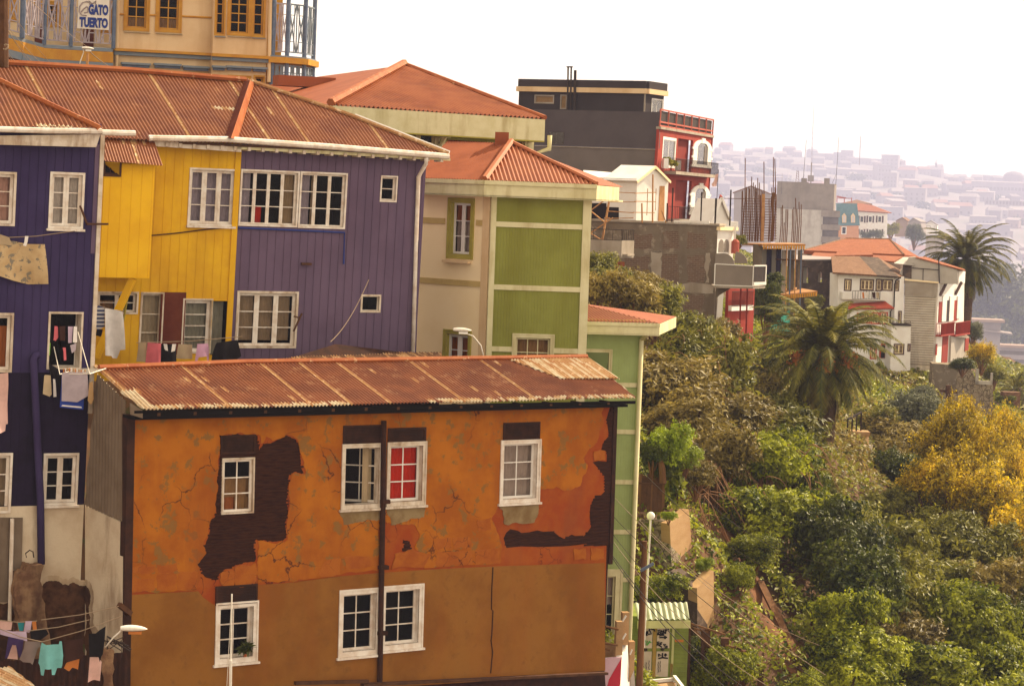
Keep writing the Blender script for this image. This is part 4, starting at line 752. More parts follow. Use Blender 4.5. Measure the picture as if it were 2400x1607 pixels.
mb = MB(); q0, q1 = hp0-np.array([0, 0, .02]), hp1-np.array([0, 0, .02]); dz = np.array([0, 0, -.85]); mb.quad(q0, q1, q1+dz, q0+dz)
bk_ = -PH.n*10; mb.quad(q1, q1+bk_, q1+bk_+dz, q1+dz); mb.slab([q0+dz, q1+dz, q1+dz+bk_*.12, q0+dz+bk_*.12], .05, 1); mb.build('fascia', ['yellowish_white', 'olive_trim'], TH)
mb = MB(); mb.tube([PHe.w(.1, hv-.15, .9), PHe.w(.1, hv-.7, .9), PHe.w(.1, hv-.95, .12), PHe.w(.1, hv-7, .1)], .1, 7); mb.build('downpipe', 'yellowish_white', TH, smooth=True)
ap = at('B', 345, 124, 104); el = at('B', -90, 352, 93)
mb = MB(); corr(mb, [hp0, hp1, ap], .2, .05, 4, 21, worn=0, sheet=40); mb.build('roof', ['red_roof'], TH, smooth=True) if False else mb.build('roof', ['red_roof', 'red_roof', 'red_roof'], TH, smooth=True)
lb = at('A', 1780, 575, 118); lf = at('A', 1700, 640, 108)
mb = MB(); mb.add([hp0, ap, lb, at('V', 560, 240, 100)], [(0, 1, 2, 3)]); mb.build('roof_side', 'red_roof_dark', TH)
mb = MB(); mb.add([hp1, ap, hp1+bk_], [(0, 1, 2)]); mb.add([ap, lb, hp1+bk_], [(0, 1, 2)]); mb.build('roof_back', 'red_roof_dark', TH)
mb = MB(); mb.tube([hp0+np.array([0, 0, .1]), ap+np.array([0, 0, .1])], .16, 6); mb.tube([hp1+np.array([0, 0, .06]), ap+np.array([0, 0, .06])], .1, 6); mb.build('hip_cap', 'ridge_rust', TH)
mb = MB(); s = at('A', 2070, 578, 106); mb.box(Pl(s, 20), -1.3, 1.3, -.1, .35, -.5, .5); mb.build('skylight', 'red_roof_dark', TH)
mb = MB(); p = PH.hit('B', 556, 565, .3); mb.tube([PH.hit('B', 545, 560, 0), p, PH.hit('B', 560, 520, .3)], .16, 8); mb.lathe(PH.hit('B', 561, 522, .3), [(.0, .28), (.3, .02), (.28, 0), (0, 0)], 10); mb.build('vent_pipe', 'yellowish_white', TH)
# ------------------------------------------------------------------ CREAM AND GREEN HOUSE
PG = Pl(at('B', 800, 1500, 84), 8).lean('B', 812, 835, 787, 1560); PK = Pl(PG.w(0, 0), -42).lean('B', 805, 835, 780, 1560)
TG = thing('cream_and_green_house', 'house with cream left side and green corrugated front under a red hipped roof', 'house', PG.w(2, -8))
gv1 = PG.uv('B', 1080, 850)[1]; gu1 = PG.uv('B', 1345, 1200)[0]
gw = [(PG.box('V', 1172, 762, 1264, 880), dict(leaves=1, cols=3, rows=3, cas=.14, cm='yellowish_white', fm='yellowish_white', glass='glass_dim', cur=[('tan_curtain', (0, 1), (.5, 1))]))]
wallwin(TG, PG, [(0.02, -8), (gu1, -8), (gu1, gv1+.5), (0.02, gv1+.5)], gw, 'green', name='front_wall', batten=(.1, .03, .016))
def trim(P, z, x0, x1, y0, y1, n, m, par, name='trim', vabs=None):
    b = vabs or P.box(z, x0, y0, x1, y1); mb = MB(); mb.box(P, *b, .004, n); mb.build(name, m, par)
for y in (1003, 1347): v = PG.uv('B', 1080, y)[1]; trim(PG, 0, 0, 0, 0, 0, .05, 'yellowish_white', TG, 'band', (.2, gu1-.2, v-.09, v+.09))
v = PG.uv('V', 1220, 800)[1]; trim(PG, 0, 0, 0, 0, 0, .05, 'yellowish_white', TG, 'band', (.2, PG.uv('V', 1172, 800)[0]-.01, v-.09, v+.09)); trim(PG, 0, 0, 0, 0, 0, .05, 'yellowish_white', TG, 'band', (PG.uv('V', 1264, 800)[0]+.01, gu1-.2, v-.09, v+.09))
trim(PG, 0, 0, 0, 0, 0, .07, 'yellowish_white', TG, 'corner_board', (0.0, .195, -8, gv1)); trim(PG, 0, 0, 0, 0, 0, .07, 'yellowish_white', TG, 'corner_board', (gu1-.2, gu1+.1, -8, gv1))
kL = PK.uv('B', 380, 1000)[0]; kw_ = [(PK.box('B', 590, 850, 722, 1190), dict(leaves=2, cols=1, rows=3, cas=.17, cm='olive_trim', fm='clean_white', glass='glass_dim', rec=.14, cur=[('orange_curtain', (0, 1), (.66, 1)), ('sheer', (0, 1), (0, .64))], fw=.08, name='tall_window')), (PK.box('V', 1016, 752, 1075, 880), dict(leaves=2, cols=1, rows=3, cas=.15, cm='olive_trim', fm='clean_white', glass='glass_dim', rec=.14, cur='orange_curtain', fw=.1))]
wallwin(TG, PK, [(kL, -8), (-.02, -8), (-.02, gv1+.5), (kL, gv1+.5)], kw_, 'cream_pale', name='side_wall')
for y0 in (985, 1320):
    v = PK.uv('B', 700, y0)[1]; w0 = PK.box('B', 580, 850, 730, 1190)
    if y0 == 985: trim(PK, 0, 0, 0, 0, 0, .04, 'cream_band', TG, 'band', (kL, w0[0]-.05, v-.1, v+.1)); trim(PK, 0, 0, 0, 0, 0, .04, 'cream_band', TG, 'band', (w0[1]+.05, -.3, v-.1, v+.1))
    else: trim(PK, 0, 0, 0, 0, 0, .04, 'cream_band', TG, 'band', (kL, -.3, v-.1, v+.1))
trim(PK, 0, 0, 0, 0, 0, .05, 'cream', TG, 'corner_board', (-.34, -.02, -8, gv1)); b = PK.box('B', 572, 1190, 714, 1212); trim(PK, 0, 0, 0, 0, 0, .2, 'cream', TG, 'sill', b)
ge = PG.off(.55); ke = PK.off(.55)
zz = ge.hit('B', 785, 756)[2]; c0 = ge.hit('B', 785, 756); c1 = ge.hit('B', 1402, 776); c2 = ke.hit('B', 380, 744); c1[2] = zz; c2[2] = zz; D3 = lambda p, k: p+np.array([0, 0, k])
apx = at('B', 932, 553, 87.2)
mb = MB(); corr(mb, [c0, c1, apx], .15, .04, 4, 31, worn=0, sheet=40); mb.build('roof', ['red_roof', 'red_roof', 'red_roof'], TG, smooth=True)
apl = apx+(c2-c0)*.9+np.array([0, 0, .1])
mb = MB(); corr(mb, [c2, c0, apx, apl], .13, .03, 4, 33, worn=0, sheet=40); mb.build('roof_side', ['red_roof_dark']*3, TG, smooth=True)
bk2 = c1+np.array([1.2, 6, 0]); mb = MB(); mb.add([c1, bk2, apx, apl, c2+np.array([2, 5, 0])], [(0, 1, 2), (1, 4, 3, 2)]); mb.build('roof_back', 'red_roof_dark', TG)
mb = MB(); mb.tube([D3(c0, .05), D3(apx, .08)], .12, 6); mb.tube([D3(c1, .05), D3(apx, .06)], .08, 6); mb.build('hip_cap', 'red_roof', TG)
mb = MB(); mb.abox(apx-np.array([.35, -.3, .2]), .5, .4, .6); mb.build('roof_vent', 'red_roof_dark', TG)
mb = MB()
for a, b in ((c2, c0), (c0, c1), (c1, c1+np.array([1.0, 5, 0]))): mb.quad(D3(a, -.02), D3(b, -.02), D3(b, -.55), D3(a, -.55)); mb.quad(D3(a, -.1), D3(b, -.1), D3(b, -.3)*1, D3(a, -.3))if False else None
mb.slab([D3(c2, -.5), D3(c0, -.5), D3(c1, -.5), D3(bk2, -.5)], .06); mb.build('fascia', 'yellowish_white', TG)
mb = MB()
for a, b in ((c2, c0), (c0, c1)): mb.bar(D3(a, -.06), D3(b, -.06), .14, .14)
mb.build('gutter', 'yellowish_white', TG)
mb = MB(); mb.box(PG, -.0, gu1+.05, gv1, gv1+.42, .004, .3); mb.box(PK, kL, -.01, gv1, gv1+.42, .004, .3); mb.build('frieze', 'olive_trim', TG)
mb = MB(); gE = Pl(PG.w(gu1, 0, -.01), 98); mb.box(gE, 0, 6, -8, gv1+.4, -.3, 0); mb.build('end_wall', 'green', TG)
# ------------------------------------------------------------------ PALE GREEN HOUSE (lower right of the cream one)
PP = Pl(at('G', 400, 330, 87), 12).lean('G', 520, 30, 485, 900)
TP = thing('pale_green_house', 'narrow pale green house with white bands and orange-red roof beside the ravine', 'house', PP.w(0, -12))
pu0, pu1 = PP.uv('V', 1330, 900)[0], PP.uv('G', 498, 330)[0]; pv1 = PP.uv('V', 1400, 755)[1]
pw_ = [(PP.box('V', 1325, 797, 1398, 855), dict(leaves=1, cols=2, rows=2, cas=.12, cm='yellowish_white', fm='yellowish_white', glass='glass_dim', cur='tan_curtain')),
       (PP.box('G', 240, 860, 395, 1300), dict(leaves=1, cols=2, rows=3, cas=.26, cm='yellowish_white', fm='yellowish_white', glass='glass_dim', cur=[('sheer', (0, 1), (.5, 1))], name='barred_window'))]
wallwin(TP, PP, [(pu0, -14), (pu1, -14), (pu1, pv1+.4), (pu0, pv1+.4)], pw_, 'green_pale', name='wall', batten=(.1, .03, .012))
for z, x, y in (('V', 1440, 880), ('G', 420, 29), ('G', 420, 333), ('G', 420, 635), ('G', 440, 924)):
    v = PP.uv(z, x, y)[1]; trim(PP, 0, 0, 0, 0, 0, .05, 'yellowish_white', TP, 'band', ((pu0 if y != 924 else PP.uv('G', 396, 900)[0]), pu1-.01, v-.08, v+.08))
mb = MB(); mb.tube([PP.w(pu1-.08, v_, .14) for v_ in (pv1-.3, -14)], .085, 8); mb.tube([PP.hit('V', 1505, 745, .7), PP.w(pu1-.08, pv1-.3, .14)], .085, 8); mb.build('downpipe', 'yellowish_white', TP, smooth=True)
pe = PP.off(.7); p0, p1 = pe.hit('V', 1300, 734), pe.hit('V', 1509, 741); p1[2] = p0[2]; pa = at('V', 1325, 693, 90)
mb = MB(); corr(mb, [p0, p1, pa], .13, .03, 4, 41, worn=0, sheet=40); mb.build('roof', ['red_roof']*3, TP, smooth=True)
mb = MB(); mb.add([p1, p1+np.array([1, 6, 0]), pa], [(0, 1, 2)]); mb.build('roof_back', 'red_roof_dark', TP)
mb = MB(); mb.quad(D3(p0, -.01), D3(p1, -.01), D3(p1, -.42), D3(p0, -.42)); mb.quad(D3(p1, -.01), D3(p1, -.01)+np.array([1, 6, 0]), D3(p1, -.42)+np.array([1, 6, 0]), D3(p1, -.42)); mb.slab([D3(p0, -.4), D3(p1, -.4), D3(p1, -.4)-PP.n*.8, D3(p0, -.4)-PP.n*.8], .05); mb.bar(D3(p0, -.06), D3(p1, -.06), .12, .12); mb.build('fascia', 'yellowish_white', TP)
mb = MB(); mb.box(PP, pu0, pu1, pv1-.02, pv1+.4, .004, .3); mb.build('frieze', 'olive_trim', TP)
mb = MB(); pE_ = Pl(PP.w(pu1, 0, -.01), 102); mb.box(pE_, 0, 7, -14, pv1+.3, -.3, 0); mb.build('end_wall', 'green_pale', TP)
KU = 2.6
# ------------------------------------------------------------------ DARK GREY BUILDING and RED TOWER
def zc(p, z): q = np.array(p, float); q[2] = z; return q
PD = Pl(at('B', 1743, 480, 165), -22).lean('B', 1750, 380, 1738, 680)
TD = thing('dark_grey_building', 'dark grey flat-roofed block with set-back top storey and stove pipes', 'building', PD.w(-10, -8))
dl = PD.uv('B', 900, 450)[0]; dt = PD.uv('B', 1400, 374)[1]; dm = PD.uv('B', 1400, 572)[1]
wallwin(TD, PD, [(dl, dm), (0, dm), (0, PD.uv('B', 1743, 381)[1]), (dl, PD.uv('B', 900, 363)[1])], [(PD.box('B', 1135, 488, 1220, 560), dict(leaves=1, cols=2, rows=1, cas=.04, cm='dark_grey', fm='mid_grey', glass='glass_bright', simple=True))], 'dark_grey', n0=-.6, name='wall')
mb = MB(); mb.box(PD, dl, -.05, PD.uv('B', 1400, 705)[1]-14, dm-.02, -.7, -.06); mb.build('lower_wall', 'mid_grey', TD)
mb = MB(); mb.tube([PD.hit('B', x, y, .05) for x, y in ((1060, 566), (1735, 588))], .08, 5); mb.build('flashing', 'concrete_pale', TD)
PDu = Pl(at('B', 1667, 330, 168), -24).lean('B', 1668, 282, 1664, 375); a = PDu.uv('B', 974, 270)[0]; tv = PDu.uv('B', 1667, 276)[1]; bv = PDu.uv('B', 1667, 420)[1]
uw = [(PDu.box('B', 1060, 286, 1166, 336), dict(leaves=1, cols=1, rows=1, cas=.22, cm='concrete_pale', fm='concrete_pale', cur='tan_curtain', simple=True)), (PDu.box('B', 1202, 286, 1234, 366), dict(leaves=1, cols=1, rows=1, cas=.16, cm='concrete_pale', fm='concrete_pale', cur='tan_curtain', simple=True))]
wallwin(TD, PDu, [(a, bv), (0, bv), (0, tv), (a, tv)], uw, 'black_grey', n0=-7, name='upper_wall')
PDr = Pl(PDu.w(0, 0, -.01), 62); rw = PDr.uv('B', 1768, 330)[0]
wallwin(TD, PDr, [(0, bv), (rw, bv), (rw, tv), (0, tv)], [(PDr.box('B', 1703, 305, 1762, 400), dict(leaves=2, cols=1, rows=1, cas=.2, cm='clean_white', fm='clean_white', glass='glass_bright', simple=True))], 'black_grey', n0=-.3, name='upper_end_wall')
for P_, u0, u1 in ((PDu, a-.35, .2), (PDr, .0, rw+.3)):
    mb = MB(); mb.box(P_, u0, u1, tv-.15, tv+.75, -1, .55 if P_ is PDu else .75); mb.build('cornice', 'cream', TD)
    mb = MB(); mb.box(P_, u0+.25, u1-.1, tv+.76, tv+2.15, -3 if P_ is PDu else -.5, .32 if P_ is PDu else .55); mb.build('parapet', 'black_grey', TD)
mb = MB(); mb.box(PDu, -.25, .02, bv, tv-.16, -.02, .1); mb.build('corner_board', 'concrete_pale', TD)
for x, y0, y1, r in ((1240, 370, 134, .16), (1257, 370, 134, .16), (1279, 372, 152, .26)):
    p, q = PDu.hit('B', x, y0, .6), PDu.hit('B', x+4, y1, .6); mb = MB(); mb.tube([p, q], r, 8)
    if r < .2: mb.lathe(q-np.array([0, 0, .15]), [(.0, .3), (.32, .26), (.32, .1), (.16, 0)], 8)
    mb.build('stove_pipe', 'black_metal', TD)
PT = Pl(PD.w(0.02, 0, 0), 73).lean('B', 2040, 420, 2003, 985)
TT = thing('red_tower_house', 'narrow dark red house with white arched windows and two iron balconies', 'house', PT.w(2, -8))
tw = PT.uv('B', 2040, 420)[0]; tt = PT.uv('B', 1900, 500)[1]; tb = PT.uv('B', 1900, 1100)[1]
rc = [PT.box('B', 1848, 524, 1918, 716), PT.box('B', 1836, 752, 1908, 975)]
wl = [(PT.box('B', 1766, 515, 1827, 690), dict(leaves=2, cols=1, rows=1, cas=.5, cm='clean_white', fm='clean_white', glass='glass_bright', simple=True, cur='sheer', fw=.12))]
wallwin(TT, PT, [(0, tb), (tw, tb), (tw, tt), (0, tt)], wl, 'tower_red', n0=-.5, name='wall', extra=[inset(q, .02) for q in rc])
for q in rc: mb = MB(); mb.box(PT, q[0]-.3, q[1]+.3, q[2]-.2, q[3]+.2, -1.3, -.9); mb.build('recess', 'tower_red_shaded', TT)
for x0, y0, x1, y1 in ((1932, 520, 2020, 690), (1918, 770, 2008, 945)):
    b = PT.box('B', x0, y0, x1, y1); u0, u1, v0, v1 = b; w = u1-u0; r = w/2-.0; c = (u0+u1)/2
    h_ = v1-v0; vr = h_*.3
    def arch(f, base): rr = w/2*(1-f); vv = vr*(1-f*.75); vc = v1-vr-h_*.04; return [(c-rr, v0+base), (c+rr, v0+base)]+[(c+rr*math.cos(t), vc+vv*math.sin(t)) for t in np.linspace(0, math.pi, 16)]
    mb = MB(); mb.prism(PT, arch(0, 0), .0, .22, 0, [arch(.42, h_*.1)]); mb.box(PT, c-w*.09, c+w*.09, v1-h_*.16, v1+h_*.02, .0, .3)
    for v_ in (v0+h_*.0, v0+h_*.3, v0+h_*.6): mb.box(PT, u0-w*.06, u0+w*.12, v_, v_+h_*.08, .0, .26); mb.box(PT, u1-w*.12, u1+w*.06, v_, v_+h_*.08, .0, .26)
    wn = mb.build('arched_window', 'clean_white', TT)
    k = MB(); k.prism(PT, arch(.41, h_*.09), .01, .03); k.build('pane', 'glass_bright', wn); k = MB(); k.prism(PT, arch(.41, h_*.09), .0, .006); k.build('curtain', 'sheer', wn)
    k = MB(); k.box(PT, c+w*.12, c+w*.24, v0+h_*.1, v1-h_*.25, .032, .1); k.build('sash', 'mid_grey', wn)
mb = MB(); mb.box(PT, -.1, tw+.15, tt, tt+.45, -.6, .35); mb.build('cornice', 'concrete_pale', TT)
# roof terrace railing
tz = PT.uv('B', 1745, 478)[1]; rh = PT.uv('B', 1745, 380)[1]-tz; nR = 7
mb = MB()
for i in range(nR+1): u = -.05+(tw+.1)*i/nR; mb.box(PT, u-.12, u+.12, tt+.46, tt+.46+rh, -.1, .15)
for f0 in (0, .22, .92): mb.box(PT, -.06, tw+.06, tt+.46+rh*f0, tt+.46+rh*f0+.28, -.06, .1)
mb.build('terrace_railing', 'pink_rail', TT)
mb = MB(); mb.box(PT, .2, tw-.1, tt+.5, tt+.46+rh*.9, -.3, -.22, 0); mb.build('terrace_screen', 'black_metal', TT)
mb = MB(); mb.box(PT, tw-.18, tw, tb, tt, .0, .2); mb.build('corner_board', 'tower_red', TT)
for k_, (y0, x0, x1) in enumerate(((715, 1770, 2008), (968, 1800, 1985))):
    v = PT.uv('B', 1900, y0)[1]; u0 = PT.uv('B', x0 if k_ == 0 else 1790, y0)[0]; u1 = PT.uv('B', x1, y0)[0]
    mb = MB(); mb.box(PT, u0, u1, v-.55, v, .01, 2.2); bal = mb.build('balcony_slab', 'concrete_pale', TT)
    mb = MB()
    for a_, b_ in ((PT.w(u0, v, 2.1), PT.w(u1, v, 2.1)), (PT.w(u1, v, 2.1), PT.w(u1, v, .1)), (PT.w(u0, v, 2.1), PT.w(u0, v, .1))): rail(mb, a_, b_, 2.3, .3, .02, 0, .07)
    mb.build('balcony_railing', 'black_metal', TT)
c = PT.hit('B', 1790, 655, .8); vs, fs = leafcloud([(c[0], c[1], c[2], .9, .8), (c[0]+1.2, c[1]+1.0, c[2]-.3, .7, .6)], 500, .35, 8); mb = MB(); mb.arr(vs, fs, 0); tg = solo('balcony_plant', mb, 'leaf_olive', 'bushy pot plant on the upper balcony of the red tower house', 'plant')
for q_, lb_ in (((1775, 690), 'white planter at the left end of the red tower balcony'), ((1845, 700), 'white planter near the middle of the red tower balcony')): mb = MB(); mb.abox(PT.hit('B', *q_, 1.0), .9, .9, 1.8, 20); solo('planter_box', mb, 'clean_white', lb_, 'planter')
# ------------------------------------------------------------------ WHITE GABLED HOUSE + SCAFFOLD
PWr = Pl(at('I', 490, 580, 150), 52); PWl = Pl(PWr.w(0, 0), -38)
TW = thing('white_gabled_house', 'small white weatherboard house with a gable beside the timber scaffold', 'house', PWr.w(1, -3))
mb = MB(); mb.prism(PWr, PWr.poly('I', [(490, 592), (498, 260), (640, 165), (755, 262), (738, 600)]), -6, 0); mb.build('gable_wall', 'clean_white', TW)
lf = PWl.poly('I', [(486, 585), (60, 580), (60, 225), (496, 250)]); wallwin(TW, PWl, lf, [], 'clean_white', n0=-3, n1=-.01, name='side_wall')
mb = MB()
for i in range(16): v = PWl.uv('I', 490, 270+20*i)[1]; mb.box(PWl, PWl.uv('I', 60, 400)[0], -.02, v, v+.05, -.012, .02)
mb.build('weatherboards', 'clean_white', TW)
g1 = PWr.off(.5); A_, B_, C_ = g1.hit('I', 500, 256), g1.hit('I', 652, 135), g1.hit('I', 775, 258); bk_ = -PWr.n*7
mb = MB(); mb.slab([A_, B_, B_+bk_, A_+bk_], .15); mb.slab([C_, B_, B_+bk_, C_+bk_], .15); mb.build('roof', 'clean_white', TW)
mb = MB(); mb.bar(A_-np.array([0, 0, .25]), B_-np.array([0, 0, .2]), .1, .4); mb.bar(B_-np.array([0, 0, .2]), C_-np.array([0, 0, .25]), .1, .4); mb.build('barge_board', 'cream_pale', TW)
g2 = PWl.off(.4); q = [g2.hit('I', 500, 246), g2.hit('I', 60, 232), PWl.off(-4).hit('I', 60, 170), PWl.off(-4).hit('I', 430, 200)]
mb = MB(); mb.slab(q, .2); mb.build('side_roof', 'clean_white', TW)
mb = MB(); mb.bar(q[0], q[1], .2, .25); mb.build('gutter', 'clean_white', TW)
mb = MB(); mb.prism(PWr, PWr.poly('I', [(668, 600), (682, 300), (722, 300), (716, 600)]), .004, .08); mb.build('door_board', 'timber', TW)
mb = MB(); mb.prism(PWl, PWl.poly('I', [(120, 575), (120, 440), (352, 440), (350, 570)]), .012, .05); mb.build('doorway', 'room', TW)
SC = Pl(at('I', 300, 600, 146.5), -30)
TS = thing('timber_scaffold', 'rough timber scaffold of poles and braces in front of the white gabled house', 'scaffold', SC.w(0, -3))
SR = Pl(at('I', 480, 600, 146), 50)
for z, q, w in ((SC, [(215, 740), (290, 310)], .3), (SC, [(232, 560), (272, 560)], .2), (SC, [(60, 380), (265, 385)], .16), (SC, [(110, 340), (330, 345)], .16), (SC, [(60, 455), (240, 600)], .2), (SC, [(90, 520), (275, 385)], .2), (SC, [(95, 700), (300, 560)], .2), (SC, [(60, 650), (200, 735)], .16), (SC, [(240, 565), (470, 560)], .16), (SC, [(260, 505), (470, 518)], .18), (SC, [(270, 430), (490, 430)], .16), (SC, [(320, 350), (490, 358)], .16), (SC, [(60, 430), (130, 440)], .15),
        (SR, [(625, 600), (628, 205)], .2), (SR, [(480, 360), (655, 352)], .16), (SR, [(480, 425), (650, 428)], .16), (SR, [(470, 515), (640, 518)], .16), (SR, [(578, 540), (586, 320)], .12), (SR, [(540, 600), (538, 440)], .2), (SR, [(650, 500), (654, 320)], .1), (SR, [(700, 500), (735, 600)], .15)):
    p, q2 = z.hit('I', *q[0]), z.hit('I', *q[1]); mb = MB(); mb.bar(p, q2, w, w*.8); mb.build('pole' if abs(p[2]-q2[2]) > 2 else 'plank', 'timber', TS)
# ------------------------------------------------------------------ UNFINISHED CONCRETE AND BRICK BUILDING
PU = Pl(at('I', 1150, 800, 148), -14).lean('I', 1155, 620, 1120, 1440)
brickmat('party_brick', -14, (.15, .085, .055), (.11, .062, .04), (.19, .145, .105), .34, .12, ((.2, .155, .115), (.56, .64)))
TU = thing('unfinished_building', 'unfinished concrete frame with brick infill panels below the white gabled house', 'building', PU.w(-8, -12))
ul = PU.uv('I', 100, 900)[0]; ut = PU.uv('I', 1150, 625)[1]; ub_ = PU.uv('I', 1120, 1500)[1]-4
mb = MB(); mb.box(PU, ul, 0, ub_, ut, -7, 0); mb.build('wall', 'concrete', TU)
for q in ([(470, 690), (625, 690), (625, 815), (470, 812)], [(708, 680), (845, 680), (848, 820), (705, 815)], [(905, 680), (1062, 682), (1060, 815), (902, 812)], [(392, 870), (600, 870), (592, 1030), (390, 1030)], [(705, 862), (840, 862), (838, 1078), (690, 1078)], [(908, 868), (1050, 870), (1046, 1082), (905, 1080)], [(690, 1172), (832, 1175), (830, 1330), (690, 1250)], [(885, 1178), (1045, 1180), (1020, 1335), (880, 1335)]):
    k = MB(); k.prism(PU, ragged(PU.poly('I', q), .22, 3, len(TU.children)), -.1, .006); k.build('brick_panel', 'party_brick', TU)
for q in ([(1062, 845), (1095, 845), (1085, 1090), (1055, 1090)], [(640, 1092), (1125, 1108), (1122, 1175), (650, 1150)], [(610, 830), (700, 830), (690, 1080), (600, 1060)], [(830, 850), (905, 850), (890, 1060), (838, 1060)], [(632, 640), (706, 640), (700, 840), (620, 840)], [(848, 640), (902, 640), (898, 840), (848, 840)]):
    k = MB(); k.prism(PU, ragged(PU.poly('I', q), .3, 3, len(TU.children)), -.1, .012); k.build('concrete_column', 'concrete_pale' if q[0][0] in (1062, 640, 610) else 'concrete', TU)
mb = MB(); mb.box(PU, ul, .3, ut+.004, ut+.35, -7, .25); mb.build('floor_slab', 'concrete_pale', TU)
# its low balcony at the left
Pq = Pl(at('I', 372, 820, 143), -16); Pq2 = Pl(Pq.w(0, 0), 62)
mb = MB(); b = Pq.box('I', 60, 735, 372, 870); mb.box(Pq, b[0], 0, b[2], b[3], -.4, 0); b2 = Pq2.box('I', 372, 745, 470, 885); mb.box(Pq2, 0, b2[1], b2[2], b2[3], -.3, .0); mb.box(Pq, b[0], b2[1]*.2, b[2], b[2]+.3, -5, -.41); mb.build('balcony', 'concrete_pale', TU)
mb = MB(); rail(mb, Pq.w(b[0], b[3], -.2), Pq.w(0, b[3], -.2), 1.7, 1.3, .04, 0, .1); rail(mb, Pq2.w(0, b2[3], -.15), Pq2.w(b2[1], b2[3], -.15), 1.7, .6, .04, 0, .1); mb.build('balcony_railing', 'black_metal', TU)
mb = MB(); b = PU.box('I', 250, 900, 315, 1010); mb.box(PU, *b, .004, .06); mb.build('shutter', 'timber_dark', TU); b = PU.box('I', 322, 915, 392, 1060); mb = MB(); mb.box(PU, *b, .004, .05); mb.build('doorway', 'red_roof_dark', TU)
# steel posts and rails along the roof slab
for x, y0, y1 in ((740, 605, 440), (782, 600, 315), (1018, 608, 350), (1134, 615, 400), (1255, 625, 330)):
    p, q = PU.hit('I', x, y0, -.1), PU.hit('I', x+(y0-y1)*.035, y1, -.1); mb = MB(); mb.bar(p, q, .22, .22); mb.build('roof_post', 'black_metal', TU)
mb = MB(); mb.bar(PU.hit('I', 800, 590, .1), PU.hit('I', 1090, 600, .1), .3, .5); mb.build('kerb', 'clean_white', TU)
# ------------------------------------------------------------------ WHITE ARCADED HOUSE WITH GREY BALCONY
PX = Pl(PU.w(.02, 0, .0), 58).lean('I', 1160, 640, 1120, 1440)
TX = thing('white_arcade_house', 'white house with arches, grey curved balcony screens and red lower storeys', 'house', PX.w(2, -12))
xw = PX.uv('I', 1290, 700)[0]; xt = PX.uv('I', 1220, 662)[1]; xb = PX.uv('I', 1200, 1100)[1]
mb = MB(); mb.box(PX, 0.02, xw, xb, xt, -.5, -.02); mb.build('wall', 'clean_white', TX)
mb = MB(); mb.box(PX, -.1, xw+.5, xt+.003, xt+.55, -.6, .5); mb.build('cornice', 'cream_pale', TX)
mb = MB(); mb.bar(PX.hit('I', 1292, 850, .5), PX.hit('I', 1300, 620, .5), .35, .35); mb.build('column', 'clean_white', TX)
for x0, x1 in ((1168, 1203), (1212, 1244)):
    b = PX.box('I', x0, 735, x1, 840); u0, u1, v0, v1 = b; c = (u0+u1)/2; rr = (u1-u0)/2
    k = MB(); k.prism(PX, [(u0, v0), (u1, v0)]+[(c+rr*math.cos(t), v1-rr+rr*math.sin(t)) for t in np.linspace(0, math.pi, 12)], -.019, .03); k.build('arch', 'concrete_grey', TX)
PXb = Pl(at('I', 1290, 1030, 141), -12)
k = MB(); k.prism(PXb, PXb.poly('I', [(1130, 1108), (1136, 935), (1450, 952), (1442, 1118)]), -.3, 0); k.build('balcony_panel', 'concrete_grey', TX)
k = MB(); sb_ = PXb.poly('I', [(1130, 1108), (1136, 935), (1450, 952), (1442, 1118)])
for i in range(4): k.bar(PXb.w(*sb_[i], .02), PXb.w(*sb_[(i+1) % 4], .02), .15, .15)
k.build('balcony_trim', 'clean_white', TX)
cs = [(1136, 933), (1140, 850), (1200, 848)]+[(1200+95*math.sin(t), 945-97*math.cos(t)) for t in np.linspace(.1, math.pi/2, 9)]
k = MB(); k.prism(PXb.off(-.1), PXb.off(-.1).poly('I', cs), -.3, 0); k.build('curved_screen', 'concrete_grey', TX)
P2 = PXb.off(-4); k = MB(); k.prism(P2, P2.poly('I', [(x*1.0+105, y-12) for x, y in cs if x > 1190]+[(1290, 930)]), -.3, 0); k.build('curved_screen', 'concrete_grey', TX)
pr = [PXb.hit('I', 1446, 1118), PXb.hit('I', 1446, 955)]; PXc = Pl(PXb.hit('I', 1446, 1118), 60); b = PXc.box('I', 1450, 945, 1546, 1095)
k = MB(); k.box(PXc, 0, b[1], b[2]-.2, b[2]+.25, -.1, .15); k.box(PXc, 0, b[1], b[3]-.2, b[3], -.1, .1); k.box(PXc, b[1]-.25, b[1], b[2], b[3], -.1, .12); k.build('balcony_trim', 'clean_white', TX)
k = MB(); k.box(PXc, .1, b[1]-.3, b[2]+.3, b[3]-.25, -.1, .0); k.build('balcony_mesh', 'black_metal', TX)
k = MB(); k.slab([PXb.hit('I', 1130, 1112), PXb.hit('I', 1446, 1120), PXc.w(b[1], 0), PXc.w(b[1], 0)+np.array([-2, 6, 0]), PXb.hit('I', 1130, 1112)+np.array([0, 6, 0])], .35); k.build('balcony_slab', 'concrete_pale', TX)
